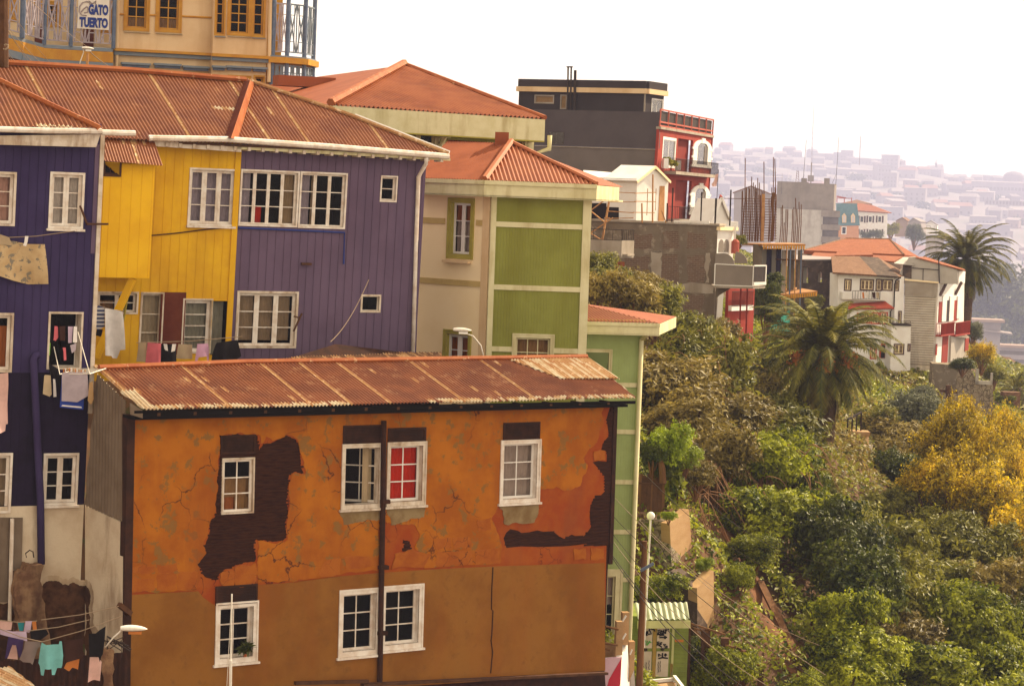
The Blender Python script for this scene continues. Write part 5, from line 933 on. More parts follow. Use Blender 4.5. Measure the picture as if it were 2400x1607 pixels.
# supports and red lower storeys
PXd = Pl(at('I', 1240, 1300, 149), 58); b = PXd.box('I', 1245, 1135, 1440, 1600)
k = MB(); k.box(PXd, 0.0, b[1], b[2]-3, b[3]+.6, -.5, 0); k.build('lower_wall', 'tower_red', TX)
for y in (1275, ): k = MB(); b2 = PXd.box('I', 1245, y, 1420, y+35); k.box(PXd, *b2, .0, .6); k.build('lower_balcony', 'clean_white', TX)
k = MB(); b2 = PXd.box('I', 1250, 1160, 1415, 1275); rail(k, PXd.w(b2[0], b2[2], .6), PXd.w(b2[1], b2[2], .6), b2[3]-b2[2], .3, .03, 0, .1); k.build('lower_railing', 'black_metal', TX)
for x0, x1, y0, y1, m_ in ((1145, 1200, 1200, 1480, 'clean_white'), (1212, 1230, 1180, 1480, 'clean_white')):
    k = MB(); p, q = PXd.hit('I', x0+15, y1, -.5), PXd.hit('I', x0+40, y0-70, -.3); k.bar(p, q, .9 if x0 < 1200 else .35, .5); k.build('pillar', m_, TX)
for x in (1335, 1388): k = MB(); k.bar(PXb.hit('I', x, 1500, -1), PXb.hit('I', x+12, 1120, -1), .22, .22); k.build('post', 'tower_red_shaded', TX)
k = MB(); k.prism(PXb.off(-2), PXb.off(-2).poly('I', [(1140, 1120), (1270, 1130), (1170, 1190), (1140, 1220)]), -.5, 0); k.build('bracket', 'concrete', TX)
k = MB(); c = PX.hit('I', 1300, 800, .8); k.lathe(c, [(.65, -1), (.65, .9), (.35, 1.25), (.0, 1.35)], 10); k.build('finial', 'pink_rail', TX)
# red gabled cottage behind
PGc = Pl(at('I', 1180, 520, 162), 40)
TGc = thing('red_roof_cottage', 'little white gabled cottage with steep red roof beside the red tower house', 'house', PGc.w(0, -3))
k = MB(); k.prism(PGc, PGc.poly('I', [(1105, 620), (1190, 405), (1270, 590), (1325, 590), (1325, 640), (1105, 640)]), -6, 0); k.build('gable_wall', 'clean_white', TGc)
a_, b_, c_ = PGc.hit('I', 1095, 620, .4), PGc.hit('I', 1190, 385, .4), PGc.hit('I', 1265, 575, .4); bk_ = np.array([.9, 14, .4])
k = MB(); k.slab([a_, b_, b_+bk_, a_+bk_], .2); k.slab([c_, b_, b_+bk_, c_+bk_], .2); k.build('roof', 'tower_red', TGc)
k = MB(); d_ = PGc.off(.45); k.bar(d_.hit('I', 1105, 615), d_.hit('I', 1190, 395), .15, .5); k.bar(d_.hit('I', 1190, 395), d_.hit('I', 1262, 570), .15, .5); k.build('barge_board', 'clean_white', TGc)
# flag on its pole
p0, p1 = at('I', 1140, 600, 150), at('I', 1163, 165, 150); k = MB(); k.tube([p0, p1], .06, 6); TF = solo('flag_pole', k, 'black_metal', 'thin pole with a faded hanging flag in front of the red cottage', 'flag')
Pf_ = Pl(at('I', 1155, 240, 150), 20); k = MB(); strip(k, Pf_, Pf_.poly('I', [(1160, 200), (1142, 205), (1128, 250), (1108, 285), (1115, 305), (1155, 300)]), .1, lambda u, v: .15*math.sin(u*6+v), 3); k.build('flag', 'pale_pink_cloth', TF)
# ------------------------------------------------------------------ BUILDING SITE WITH REBAR
PZ = Pl(at('C', 650, 1090, 172), -8); PZ2 = Pl(at('C', 545, 1110, 172), 35)
TZ = thing('building_site', 'half-built concrete frame with tall rusty rebar and yellow formwork decks', 'building', PZ.w(0, -10))
def deck(q, z, y, th): pass
dk = [PZ.hit('C', 540, 1080), PZ.hit('C', 836, 1080), PZ.hit('C', 836, 1080)+np.array([-2, 9, .0]), PZ.hit('C', 430, 1080)+np.array([0, 8, 0])]
k = MB(); k.slab(dk, .35); k.build('upper_deck', 'timber', TZ)
def joists(p, q, n_, w, h, m_, nm):
    for i in range(n_): c_ = p+(q-p)*(i+.5)/n_; kk = MB(); kk.box(Pl(c_, -8), -w/2, w/2, -h, 0, -1.5, .25); kk.build(nm, m_, TZ)
joists(PZ.hit('C', 545, 1088), PZ.hit('C', 834, 1088), 17, .3, .75, 'form_yellow', 'formwork_joist')
dk2 = [PZ.hit('C', 640, 1425), PZ.hit('C', 918, 1400), PZ.hit('C', 918, 1400)+np.array([-3, 8, .3]), PZ.hit('C', 640, 1400)+np.array([0, 7, 0])]
k = MB(); k.slab(dk2, .35); k.build('lower_deck', 'timber', TZ); joists(PZ.hit('C', 640, 1432), PZ.hit('C', 916, 1408), 18, .3, .7, 'form_yellow', 'formwork_joist')
for x, w, y0, y1, m_, dn in ((510, 1.6, 1570, 1080, 'concrete', -2), (590, .9, 1570, 1110, 'blue_dark', -1.5), (655, .9, 1568, 1110, 'blue_dark', -1), (690, .8, 1560, 1120, 'concrete_pale', -1.5), (555, 1.0, 1570, 1100, 'render_pale', -3), (625, 1.2, 1570, 1110, 'render_pale', -3), (740, 1.2, 1560, 1120, 'concrete', -5), (800, .8, 1560, 1120, 'concrete', -5), (735, .25, 1570, 1100, 'blue_post', 0), (808, .25, 1570, 1100, 'blue_post', 0), (770, .2, 1570, 1100, 'timber', 0), (710, .2, 1570, 1100, 'timber', 0)):
    p, q = PZ.hit('C', x-12, y0, dn), PZ.hit('C', x, y1, dn); k = MB(); k.bar(p, q, w, w*.7); k.build('column' if w > .5 else 'prop', m_, TZ)
k = MB(); k.slab([PZ.hit('C', 640, 1180, -.5), PZ.hit('C', 830, 1190, -.5), PZ.hit('C', 830, 1190, -.5)+np.array([0, 6, 0]), PZ.hit('C', 640, 1180, -.5)+np.array([0, 6, 0])], .2); k.build('scaffold_board', 'timber_dark', TZ)
rr = random.Random(5)
bars = [(x, 1060, 760-rr.uniform(0, 60)) for x in (400, 412)]+[(425, 1060, 495), (555, 1060, 520), (618, 1060, 490), (632, 1060, 500)]+[(430+i*9.5, 1062, 620+rr.uniform(0, 90)) for i in range(11)]+[(505+i*10, 1065, 735+rr.uniform(-25, 40)) for i in range(6)]+[(590+i*9, 1065, 700+rr.uniform(-20, 80)) for i in range(6)]+[(668+i*11, 1068, 830+rr.uniform(-15, 120)) for i in range(5)]+[(745+i*12, 1070, 735+rr.uniform(0, 110)) for i in range(6)]
for x, y0, y1 in bars:
    t_ = (y0-y1)*.03; dn = rr.uniform(-5, 0); k = MB(); k.tube([PZ.hit('C', x-t_+rr.uniform(-4, 4), y0, dn), PZ.hit('C', x+rr.uniform(-3, 3), (y0+y1)/2, dn), PZ.hit('C', x+rr.uniform(-5, 5), y1, dn)], .085, 4); k.build('rebar', 'rebar', TZ)
for i in range(16):
    y = 770+i*18; k = MB(); dn = rr.choice((-4, -1)); a_ = rr.choice((280, 400, 420)) if i < 3 else 405
    k.tube([PZ.hit('C', a_, y, dn), PZ.hit('C', 640, y+3, dn)], .06, 4); k.build('rebar_tie', 'rebar', TZ)
k = MB(); p, q = PZ.hit('C', 541, 1060, 0), PZ.hit('C', 550, 740, 0); k.bar(p, q, .55, .55); k.build('column_cage', 'timber', TZ); k = MB(); p, q = PZ.hit('C', 605, 1065, 0), PZ.hit('C', 618, 730, 0); k.bar(p, q, .4, .4); k.build('column_cage', 'pole_wood', TZ)
k = MB(); P2 = PZ.off(1); strip(k, P2, P2.poly('H', [(165, 130), (200, 98), (265, 40), (262, 130)]), .2, lambda u, v: .3*math.sin(u*2+v), 3); solo('debris_net', k, 'turquoise_cloth', 'turquoise debris net hanging below the building site', 'net')
k = MB()
for (a_, b_) in (((268, 75), (360, 70)), ((268, 118), (340, 100)), ((300, 65), (296, 130)), ((335, 60), (330, 120))): k.bar(PZ.hit('H', *a_, 2), PZ.hit('H', *b_, 2), .2, .2)
solo('site_fence', k, 'timber', 'rough timber guard rail by the turquoise debris net', 'fence')
# ------------------------------------------------------------------ MIDDLE DISTANCE
def blockhouse(name, label, cat, z, cx, cy, D, thf, ths, left, right, top, base, fm, sm, wins=(), swins=(), name2='wall'):
    """two visible faces meeting at pixel column cx; front to the left, side to the right"""
    P = Pl(at(z, cx, cy, D), thf); Q = Pl(P.w(0, 0, 0), ths); T = thing(name, label, cat, P.w(0, P.uv(z, cx, base)[1]))
    v0, v1 = P.uv(z, cx, base)[1], P.uv(z, cx, top)[1]; ul = P.uv(z, left, cy)[0]
    wallwin(T, P, [(ul, v0), (-.01, v0), (-.01, v1), (ul, v1)], [(P.box(z, *b), k) for b, k in wins], fm, n0=-.4, name=name2)
    ur = Q.uv(z, right, cy)[0]
    wallwin(T, Q, [(0, v0), (ur, v0), (ur, v1), (0, v1)], [(Q.box(z, *b), k) for b, k in swins], sm, n0=-.4, name='side_wall')
    k = MB(); k.slab([P.w(ul+.1, v1-.1, -.2), P.w(0, v1-.1, -.2), Q.w(ur-.1, v1-.1, -.2), Q.w(ur-.1, v1-.1, -.2)+P.w(ul, 0)-P.w(0, 0)], .3); k.build('roof_slab', 'concrete_grey', T)
    k = MB(); e = Pl(P.w(ul, 0), ths); k.box(e, .2, ur, v0, v1-.05, .02, .3); k.build('back_wall', fm, T)
    return T, P, Q, v1, ul, ur
KU = 1.0; SEC = 3.0
# grey concrete block with antennas
TB1, P1, Q1, v1, ul, ur = blockhouse('concrete_block_tower', 'windowless grey concrete stair tower with two antenna masts', 'building', 'C', 1030, 760, 270, -6, 80, 640, 1044, 672, 860, 'concrete_grey', 'concrete_grey')
k = MB(); b = P1.uv('C', 858, 700); k.box(P1, ul, b[0]-.1, b[1]-8, v1+.25, .004, .3); k.build('pilaster', 'concrete_grey', TB1)
for x0, x1, y0 in ((808, 845, 632), (964, 1000, 632)): b = P1.box('C', x0, y0, x1, 674); k = MB(); k.box(P1, b[0], b[1], v1, b[3], -2, -.3); k.build('chimney', 'concrete_grey', TB1)
b = P1.box('C', 640, 838, 945, 1110); k = MB(); k.box(P1, b[0], b[1], b[2]-8, b[3], -6, .8); k.build('lower_wall', 'render_pale', TB1)
PB2 = P1.off(.6)
for y0, y1 in ((850, 935), (945, 1020), (1028, 1110)):
    b = PB2.box('C', 945, y0, 1068, y1); k = MB(); h_ = b[3]-b[2]; k.box(PB2, b[0]-.05, b[1], b[3]-h_*.55, b[3], -6, .8); k.build('balcony_band', 'concrete_grey', TB1); k = MB(); k.box(PB2, b[0]-.05, b[1]-.4, b[2]-h_*.2, b[3]-h_*.55, -6, -.4); k.build('balcony_recess', 'mid_grey', TB1)
for q, r in (([(822, 632), (842, 372)], .09), ([(1042, 680), (1063, 352)], .09), ([(808, 650), (828, 610)], .07), ([(1018, 668), (1045, 605)], .07), ([(672, 740), (678, 600)], .05)): k = MB(); k.tube([P1.hit('C', *q[0], .5), P1.hit('C', *q[1], .5)], [r, r*.6], 5); k.build('antenna_mast', 'black_metal', TB1)
# far radio mast, small mast with box
k = MB(); c = at('C', 876, 560, 1500); t_ = at('C', 893, 120, 1500)
for dx in (-1, 1): k.tube([c+np.array([dx*1.2, 0, 0]), t_], .26, 4)
for i in range(12): f = i/12; a_, b_ = c+(t_-c)*f, c+(t_-c)*(f+.08); k.tube([a_+np.array([1.2*(1-f), 0, 0]), b_-np.array([1.2*(1-f), 0, 0])], .2, 4)
solo('radio_mast', k, 'rebar', 'very tall lattice radio mast fading into the white sky', 'mast')
k = MB(); c = at('C', 870, 720, 420); k.tube([c, at('C', 878, 525, 420)], .3, 5); k.abox(at('C', 871, 655, 420), 3, 2, 3.2); solo('relay_mast', k, 'concrete_grey', 'short mast carrying a small box just behind the concrete tower', 'mast')
k = MB(); c = at('C', 780, 660, 600); t_ = at('C', 784, 580, 600)
for dx in (-1.2, 1.2): k.tube([c+np.array([dx, 0, 0]), t_+np.array([dx*.5, 0, 0])], .2, 4)
for i in range(5): a_, b_ = c+(t_-c)*i/5, c+(t_-c)*(i+1)/5; k.tube([a_+np.array([1, 0, 0]), b_-np.array([1, 0, 0])], .15, 4)
solo('lattice_mast', k, 'rebar', 'little lattice mast left of the antennas on the concrete tower', 'mast')
k = MB(); c = at('C', 1202, 545, 1400); k.tube([c, at('C', 1212, 345, 1400)], .6, 4); solo('hilltop_mast', k, 'rebar', 'faint thin mast on the hazy hilltop', 'mast')
# beige gabled building behind the rebar
PGb = Pl(at('C', 460, 800, 300), -5); TGb = thing('beige_gabled_building', 'beige gabled building half hidden by the rebar', 'building', PGb.hit('C', 460, 1050))
k = MB(); k.prism(PGb, PGb.poly('C', [(345, 1100), (350, 728), (465, 688), (560, 722), (600, 740), (600, 1100)]), -12, 0); k.build('wall', 'far_wall', TGb)
k = MB(); e_ = PGb.off(.5); a_, b_, c_ = (e_.hit('C', *q) for q in ((340, 728), (466, 682), (605, 738))); bk_ = -PGb.n*13; k.slab([a_, b_, b_+bk_, a_+bk_], .5); k.slab([c_, b_, b_+bk_, c_+bk_], .5); k.build('roof', 'tile_brown', TGb)
for x in (420, 480): win(TGb, PGb, PGb.box('C', x, 755, x+22, 790), cas=.3, cols=1, rows=1, cm='render_pale', fm='mid_grey', glass='glass_dim', simple=True)
# teal mansard house and white shuttered house
PTe = Pl(at('C', 1110, 900, 330), -4); TTe = thing('teal_mansard_house', 'orange house with a teal mansard roof and two pointed dormers', 'house', PTe.hit('C', 1110, 1045))
tk = dict(leaves=1, cols=1, rows=2, cas=.3, cm='clean_white', fm='clean_white', glass='glass_dim', simple=True)
wallwin(TTe, PTe, PTe.poly('C', [(1050, 1075), (1200, 1075), (1198, 950), (1050, 950)]), [(PTe.box('C', 1082, 960, 1114, 1015), tk)], 'salmon', n0=-8)
k = MB(); a_ = [PTe.hit('C', 1045, 955, .3), PTe.hit('C', 1206, 952, .3), PTe.hit('C', 1186, 805, -3.5), PTe.hit('C', 1045, 803, -3.5)]; k.slab(a_, .4); k.slab([a_[3], a_[2], a_[2]+np.array([0, 8, 0]), a_[3]+np.array([0, 8, 0])], .4); k.slab([a_[1], a_[2], a_[2]+np.array([0, 8, 0]), a_[1]+np.array([0, 10, 0])], .4); k.build('roof', 'teal', TTe)
for x in (1086, 1146):
    k = MB(); P2 = PTe.off(.2); q = P2.poly('C', [(x, 935), (x, 888), (x+14, 870), (x+28, 888), (x+28, 935)]); k.prism(P2, q, -3, 0); d_ = k.build('dormer', 'cream', TTe); k = MB(); P3 = PTe.off(.25); k.prism(P3, P3.poly('C', [(x+6, 932), (x+6, 895), (x+14, 884), (x+22, 895), (x+22, 932)]), -.06, 0); k.build('dormer_window', 'sheer', d_)
PSh = Pl(at('C', 1390, 950, 335), -9); TSh = thing('white_shuttered_house', 'white house with dark shutters and pinkish tiled hip roof', 'house', PSh.hit('C', 1300, 1020))
sk = dict(leaves=1, cols=2, rows=3, cas=.25, cm='clean_white', fm='clean_white', glass='glass_dim', simple=True)
sw_ = [(PSh.box('C', x, 888, x+26, 935), sk) for x in (1206, 1264, 1328)]+[(PSh.box('C', x, 978, x+24, 1020), sk) for x in (1206, 1264, 1328)]
wallwin(TSh, PSh, PSh.poly('C', [(1195, 1060), (1388, 1060), (1394, 862), (1192, 850)]), sw_, 'clean_white', n0=-9)
for o, _ in sw_:
    for u in (o[0]-.75, o[1]+.03): k = MB(); k.box(PSh, u, u+.72, o[2], o[3], .004, .12); k.build('shutter', 'shutter_brown', TSh)
e_ = PSh.off(.7); a_ = [e_.hit('C', 1185, 852), e_.hit('C', 1398, 866), at('C', 1290, 815, 340), at('C', 1190, 800, 340)]
k = MB(); k.slab(a_, .4); k.build('roof', 'tile_orange', TSh); k = MB(); k.slab([a_[1], a_[1]+np.array([3, 9, 0]), a_[2]], .3); k.build('roof_side', 'tile_orange', TSh)
k = MB(); k.slab([at('C', 1050, 808, 345), at('C', 1290, 806, 345), at('C', 1185, 778, 348)], .5); k.build('rear_roof', 'tile_brown', TSh)
k = MB(); c = at('C', 1100, 800, 346)
for x in (1050, 1100, 1150): k.bar(at('C', x, 800, 346), at('C', x, 765, 346), .35, .35)
k.bar(at('C', 1048, 756, 346), at('C', 1112, 768, 346), .3, .6); k.bar(at('C', 1048, 768, 346), at('C', 1150, 770, 346), .3, .3); k.build('pergola', 'pink_rail', TSh)
# small houses right of it
def gable(name, label, z, pts, ridge, D, th, wallm, roofm, depth=8, wins=()):
    P = Pl(at(z, *pts[0], D), th); T = thing(name, label, 'house', P.w(0, 0)); k = MB()
    l, r, lt, rt = pts[0], pts[1], pts[2], pts[3]; k.prism(P, P.poly(z, [l, r, rt, ridge, lt]), -depth, 0); k.build('wall', wallm, T)
    e = P.off(.5); a, b, c = e.hit(z, lt[0]-2, lt[1]+1), e.hit(z, ridge[0], ridge[1]-3), e.hit(z, rt[0]+3, rt[1]+1); bk = -P.n*(depth+1)
    k = MB(); k.slab([a, b, b+bk, a+bk], .35); k.slab([c, b, b+bk, c+bk], .35); k.build('roof', roofm, T)
    for w in wins: win(T, P, P.box(z, *w), cas=.25, cols=1, rows=1, cm='render_pale', fm='mid_grey', glass='glass_dim', simple=True)
    return T
gable('brown_house', 'brownish hip-roofed house between the shuttered house and the big dark tree', 'M', [(1395, 640), (1500, 640), (1405, 520), (1490, 525)], (1450, 500), 380, -20, 'far_wall_warm', 'tile_brown', 10)
gable('grey_gable_house', 'pale house with a sagging grey roof left of the small white cottage', 'M', [(1490, 640), (1590, 640), (1495, 530), (1585, 530)], (1530, 503), 375, -25, 'far_wall', 'far_wall_grey', 9)
TSm = gable('white_cottage', 'small white cottage with grey gable roof on the edge of the hazy slope', 'M', [(1590, 625), (1708, 625), (1592, 555), (1708, 552)], (1660, 522), 390, -12, 'clean_white', 'far_wall_grey', 9, [(1626, 558, 1658, 580), (1684, 560, 1702, 586)])
k = MB(); P2 = Pl(at('M', 1630, 640, 370), -10); b = P2.box('M', 1625, 640, 1750, 780); k.box(P2, *b, -8, 0); T_ = solo('terrace_block', k, 'concrete_pale', 'long pale terrace block below the small white cottage', 'building'); k = MB(); k.box(P2, b[0]-.5, b[1]+.5, b[3]+.01, b[3]+.8, -9, .8); k.build('parapet', 'far_roof', T_)
KU = 2.6; SEC = 1.0
# ------------------------------------------------------------------ BIG RED HIP ROOF HOUSE
PBg = Pl(at('J', 140, 350, 235), 3)
TBg = thing('red_hip_roof_house', 'wide low house under a big orange-red hipped roof', 'house', PBg.w(10, -8))
e0_, e1_ = PBg.hit('J', 132, 338), PBg.hit('J', 1262, 384); e1_[2] = e0_[2]-.9; r0_, r1_ = at('J', 515, 232, 249), at('J', 925, 238, 251); k1 = PBg.hit('J', 1050, 378)
k = MB(); k.slab([e0_, k1, r1_, r0_], .4); k.build('roof', 'tile_orange', TBg); k = MB(); k.slab([k1, e1_+np.array([0, 10, 0]), r1_], .4); k.build('roof_end', 'tile_orange', TBg)
k = MB(); k.tube([k1, r1_], .3, 5); k.tube([e0_, r0_], .25, 5); k.tube([r0_, r1_], .25, 5); k.build('hip_cap', 'tile_brown', TBg)
k = MB(); k.bar(e0_-np.array([0, 0, .5]), k1-np.array([0, 0, .5]), .4, .9); k.bar(k1-np.array([0, 0, .5]), e1_+np.array([0, 10, -.5]), .4, .9); k.build('fascia', 'red_roof_dark', TBg)
k = MB(); k.slab([e0_+np.array([1, 1, -1]), k1+np.array([-.5, 1, -1]), e1_+np.array([-2, 9, -1]), e0_+np.array([1, 14, -1])], 6); k.build('wall', 'far_wall_warm', TBg)
k = MB(); k.slab([at('J', 200, 392, 228), at('J', 960, 440, 226), at('J', 1050, 395, 233), at('J', 230, 358, 234)], .35); k.slab([at('J', 420, 386, 227), at('J', 770, 380, 228), at('J', 760, 365, 231), at('J', 440, 352, 232)], .5); k.build('lower_roof', 'tile_orange', TBg)
# dark ruined wall
PRu = Pl(at('J', 390, 700, 214), 2)
TRu = thing('dark_brick_ruin', 'blackened roofless brick wall with light showing through two openings', 'ruin', PRu.hit('J', 250, 900))
ho = [PRu.poly('J', q) for q in ([(125, 640), (130, 500), (150, 482), (172, 500), (178, 640)], [(262, 632), (268, 550), (288, 528), (305, 550), (305, 632)])]
k = MB(); k.prism(PRu, PRu.poly('J', [(60, 900), (60, 425), (392, 420), (388, 900)]), -.8, 0, 0, ho); k.build('wall', 'dark_brick', TRu)
P2 = PRu.off(-1.6); k = MB()
for q in ho: u_ = [a for a, b in q]; v_ = [b for a, b in q]; k.box(P2, min(u_)-.3, max(u_)-.3, min(v_)-.3, max(v_)+.3, -.2, 0)
k.build('rear_wall', 'render_pale', TRu)
k = MB(); k.slab([PRu.hit('J', 60, 422, .4), PRu.hit('J', 396, 420, .4), at('J', 390, 400, 222), at('J', 60, 380, 222)], .3); k.build('roof', 'far_roof', TRu)
PR3 = Pl(PRu.hit('J', 390, 700, 0), 50); b = PR3.box('J', 392, 530, 460, 850); k = MB(); k.box(PR3, 0.02, b[1], b[2]-4, b[3]+3, -.5, -.02); k.build('side_wall', 'mid_grey', TRu)
# ------------------------------------------------------------------ WHITE HOUSE WITH BROWN ROOF
PWh = Pl(at('J', 960, 700, 207), 6); PWs = Pl(PWh.w(0, 0), 48)
TWh = thing('white_tudor_house', 'white house with brown shingled roof, framed windows and a red pent roof', 'house', PWh.hit('J', 800, 1300))
wk = dict(leaves=2, cols=1, rows=2, cas=.3, cm='shutter_brown', fm='cream_pale', glass='glass_dim', simple=True, fw=.12, cur='lace', rec=.1)
wb = [(PWh.box('J', *q), kk) for q, kk in (((505, 600, 570, 715), wk), ((650, 600, 776, 712), dict(wk, leaves=3)), ((795, 600, 850, 715), dict(wk, leaves=1)), ((856, 603, 948, 715), dict(wk, leaves=2)))]
wallwin(TWh, PWh, PWh.poly('J', [(445, 860), (958, 860), (968, 585), (450, 555)]), wb, 'clean_white', n0=-8, name='upper_wall')
lk2 = dict(wk, cm='tile_red'); PWl2 = PWh.off(2.2)
wl2 = [(PWl2.box('J', *q), dict(lk2, leaves=l_)) for q, l_ in (((620, 912, 666, 1010), 1), ((674, 908, 745, 1015), 2), ((752, 905, 825, 1020), 2), ((832, 902, 902, 1020), 2))]+[(PWl2.box('J', 745, 1195, 800, 1340), lk2)]
wallwin(TWh, PWl2, PWl2.poly('J', [(550, 1480), (905, 1480), (918, 885), (560, 880)]), wl2, 'clean_white', n0=-3, name='lower_wall')
P2 = PWl2.off(.05); k = MB(); b = P2.box('J', 830, 1190, 890, 1330); u0, u1, v0, v1_ = b; c_ = (u0+u1)/2; rr_ = (u1-u0)/2
oct_ = lambda r, bs: [(c_-r, bs), (c_+r, bs), (c_+r, v1_-rr_), (c_+r*.45, v1_-rr_+r), (c_-r*.45, v1_-rr_+r), (c_-r, v1_-rr_)]
k.prism(P2, oct_(rr_, v0), 0, .15, 0, [oct_(rr_-.35, v0+.05)]); aw = k.build('arched_doorway', 'tile_red', TWh); k = MB(); k.prism(P2, oct_(rr_-.36, v0+.06), -.04, .03); k.build('door', 'room', aw)
k = MB(); e_ = PWh.off(2.9); a_ = [e_.hit('J', 540, 872), e_.hit('J', 965, 868), PWh.off(.05).hit('J', 880, 806), PWh.off(.05).hit('J', 545, 826)]; k.slab(a_, .3); k.build('pent_roof', 'tile_red', TWh)
k = MB(); P2 = PWh.off(2.0); k.box(P2, *P2.box('J', 490, 722, 576, 790), -2, 0); k.box(P2, *P2.box('J', 576, 785, 835, 800), -2, 0); k.box(P2, *P2.box('J', 835, 725, 900, 800), -2, 0); k.build('balcony', 'clean_white', TWh)
k = MB(); rail(k, P2.hit('J', 578, 788), P2.hit('J', 832, 792), 1.9, .6, .04, 0, .1); k.build('balcony_railing', 'black_metal', TWh)
e_ = PWh.off(1.4); a_ = [e_.hit('J', 400, 520), e_.hit('J', 430, 545), e_.hit('J', 1000, 582), at('J', 815, 405, 214), at('J', 380, 388, 214)]
k = MB(); b0, b1 = e_.hit('J', 398, 540), e_.hit('J', 805, 566); k.slab([b0, b1, at('J', 640, 393, 215), at('J', 385, 392, 214)], .4); k.build('roof', 'tile_brown', TWh)
k = MB(); c1_ = e_.hit('J', 1010, 580); k.slab([b1, c1_, at('J', 815, 405, 216), at('J', 640, 393, 215)], .4); k.build('roof_wing', 'dark_brick', TWh)
k = MB(); k.slab([c1_, at('J', 1112, 572, 213), at('J', 815, 405, 216)], .4); k.build('roof_end', 'tile_brown', TWh)
sb2 = [(PWs.box('J', *q), dict(wk, leaves=1)) for q in ((972, 610, 1008, 715), (1000, 895, 1028, 1020))]
wallwin(TWh, PWs, PWs.poly('J', [(966, 1480), (1048, 1480), (1055, 580), (966, 582)]), sb2, 'clean_white', n0=-7, n1=-.01, name='side_wall')
k = MB(); k.tube([PWh.hit('J', x, y, .25) for x, y in ((1025, 590), (985, 610), (968, 650), (962, 860))]+[PWh.hit('J', 930, 900, 2.4), PWh.hit('J', 912, 1290, 2.4)], .16, 6); k.build('downpipe', 'black_metal', TWh)
PWb = Pl(at('J', 1000, 1300, 205), 14); k_ = dict(wk, cm='shutter_brown')
wallwin(TWh, PWb, PWb.poly('J', [(925, 1480), (1110, 1440), (1116, 1030), (940, 1030)]), [(PWb.box('J', 960, 1195, 1054, 1300), k_), (PWb.box('J', 1086, 1195, 1112, 1270), dict(k_, leaves=1))], 'clean_white', n0=-4, name='extension_wall')
k = MB(); k.box(PWb, *PWb.box('J', 940, 1012, 1116, 1034), -4, .3); rail(k, PWb.hit('J', 945, 1012), PWb.hit('J', 1112, 1012), .5, .9, .05, 0, .1); k.build('terrace_rail', 'black_metal', TWh)
# laundry on the white house balcony
for i, (x0, x1, m_, lb) in enumerate(((668, 690, 'orange_cloth', 'small orange cloth'), (694, 728, 'white_cloth', 'white towel'), (760, 794, 'brown_cloth', 'dark brown garment'), (796, 826, 'beige_cloth', 'beige towel'))):
    cloth('hung_cloth', 'J', [(x0, 724), (x1, 726), (x1, 782), (x0, 776)], 204.4, m_, lb+' drying on the white tudor house balcony rail', 'laundry', None, 6, 3, .06, .15)
# ------------------------------------------------------------------ WEATHERED CLAPBOARD HOUSE
PCl2 = Pl(at('J', 1340, 900, 208), -9); PCs = Pl(PCl2.w(0, 0), 66)
TCb = thing('clapboard_house', 'weathered grey clapboard house with red doors and little red balconies', 'house', PCl2.hit('J', 1340, 1390))
k = MB(); k.prism(PCl2, PCl2.poly('J', [(1050, 1440), (1310, 1440), (1352, 760), (1058, 745)]), -8, 0); k.build('wall', 'clapboard', TCb)
k = MB()
for i in range(29): v = PCl2.uv('J', 1200, 770+i*22)[1]; k.box(PCl2, PCl2.uv('J', 1052, 1000)[0], PCl2.uv('J', 1335, 1000)[0], v, v+.1, .002, .2)
k.build('board_shade_lines', 'concrete', TCb)  # dark strips: shade lines between the boards put into the colour
k = MB(); k.prism(PCl2, PCl2.poly('J', [(1056, 752), (1352, 768), (1366, 640), (1060, 620)]), -8, .12); k.build('upper_panel', 'concrete_pale', TCb)
k = MB(); k.bar(PCl2.hit('J', 1060, 608, .3), PCl2.hit('J', 1372, 636, .3), .4, .35); k.build('ledge', 'cream_pale', TCb)
P2 = PCl2.off(-2.5); k = MB(); k.prism(P2, P2.poly('J', [(960, 640), (1100, 405), (1160, 402), (1545, 520), (1545, 650), (1110, 640)]), -6, 0); k.build('loft_wall', 'render_pale', TCb)
k = MB(); k.bar(P2.hit('J', 1110, 500, .1), P2.hit('J', 1380, 520, .1), .15, .15); k.bar(P2.hit('J', 1378, 640, .3), P2.hit('J', 1372, 400, .3), .25, .25); k.bar(P2.hit('J', 1228, 615, .1), P2.hit('J', 1230, 512, .1), .12, .12); k.build('frame', 'black_metal', TCb)
e_ = P2.off(.3); k = MB(); k.slab([e_.hit('J', 1160, 400), e_.hit('J', 1620, 524), at('J', 1610, 512, 218), at('J', 1250, 398, 222)], .25); k.build('roof', 'tile_orange', TCb)
k = MB(); k.slab([e_.hit('J', 960, 458), e_.hit('J', 1145, 476, 1), e_.hit('J', 1150, 455), at('J', 1100, 402, 214), at('J', 1050, 400, 214)], .15); k.build('side_roof', 'render_pale', TCb)
k = MB(); k.prism(P2.off(.2), P2.off(.2).poly('J', [(1040, 580), (1045, 470), (1125, 478), (1122, 600)]), -.5, 0); k.build('shed_opening', 'dark_brick', TCb)
fu = PCs.uv('J', 1600, 900)[0]; cb = [PCs.box('J', *q) for q in ((1375, 812, 1402, 1000), (1436, 800, 1466, 990), (1505, 800, 1535, 985))]
k = MB(); k.prism(PCs, PCs.poly('J', [(1345, 1370), (1470, 1370), (1600, 1100), (1610, 540), (1552, 530), (1370, 640)]), -4, -.01); k.build('front_wall', 'clean_white', TCb)
for i, q in enumerate(cb): k = MB(); k.box(PCs, *q, -.02, .12); k.build('door', 'tower_red' if i != 1 else 'black_grey', TCb)
for q in ((1410, 1060, 1448, 1365), (1345, 1200, 1352, 1300)): b = PCs.box('J', *q); k = MB(); k.box(PCs, *b, -.02, .12); k.build('door', 'tower_red', TCb)
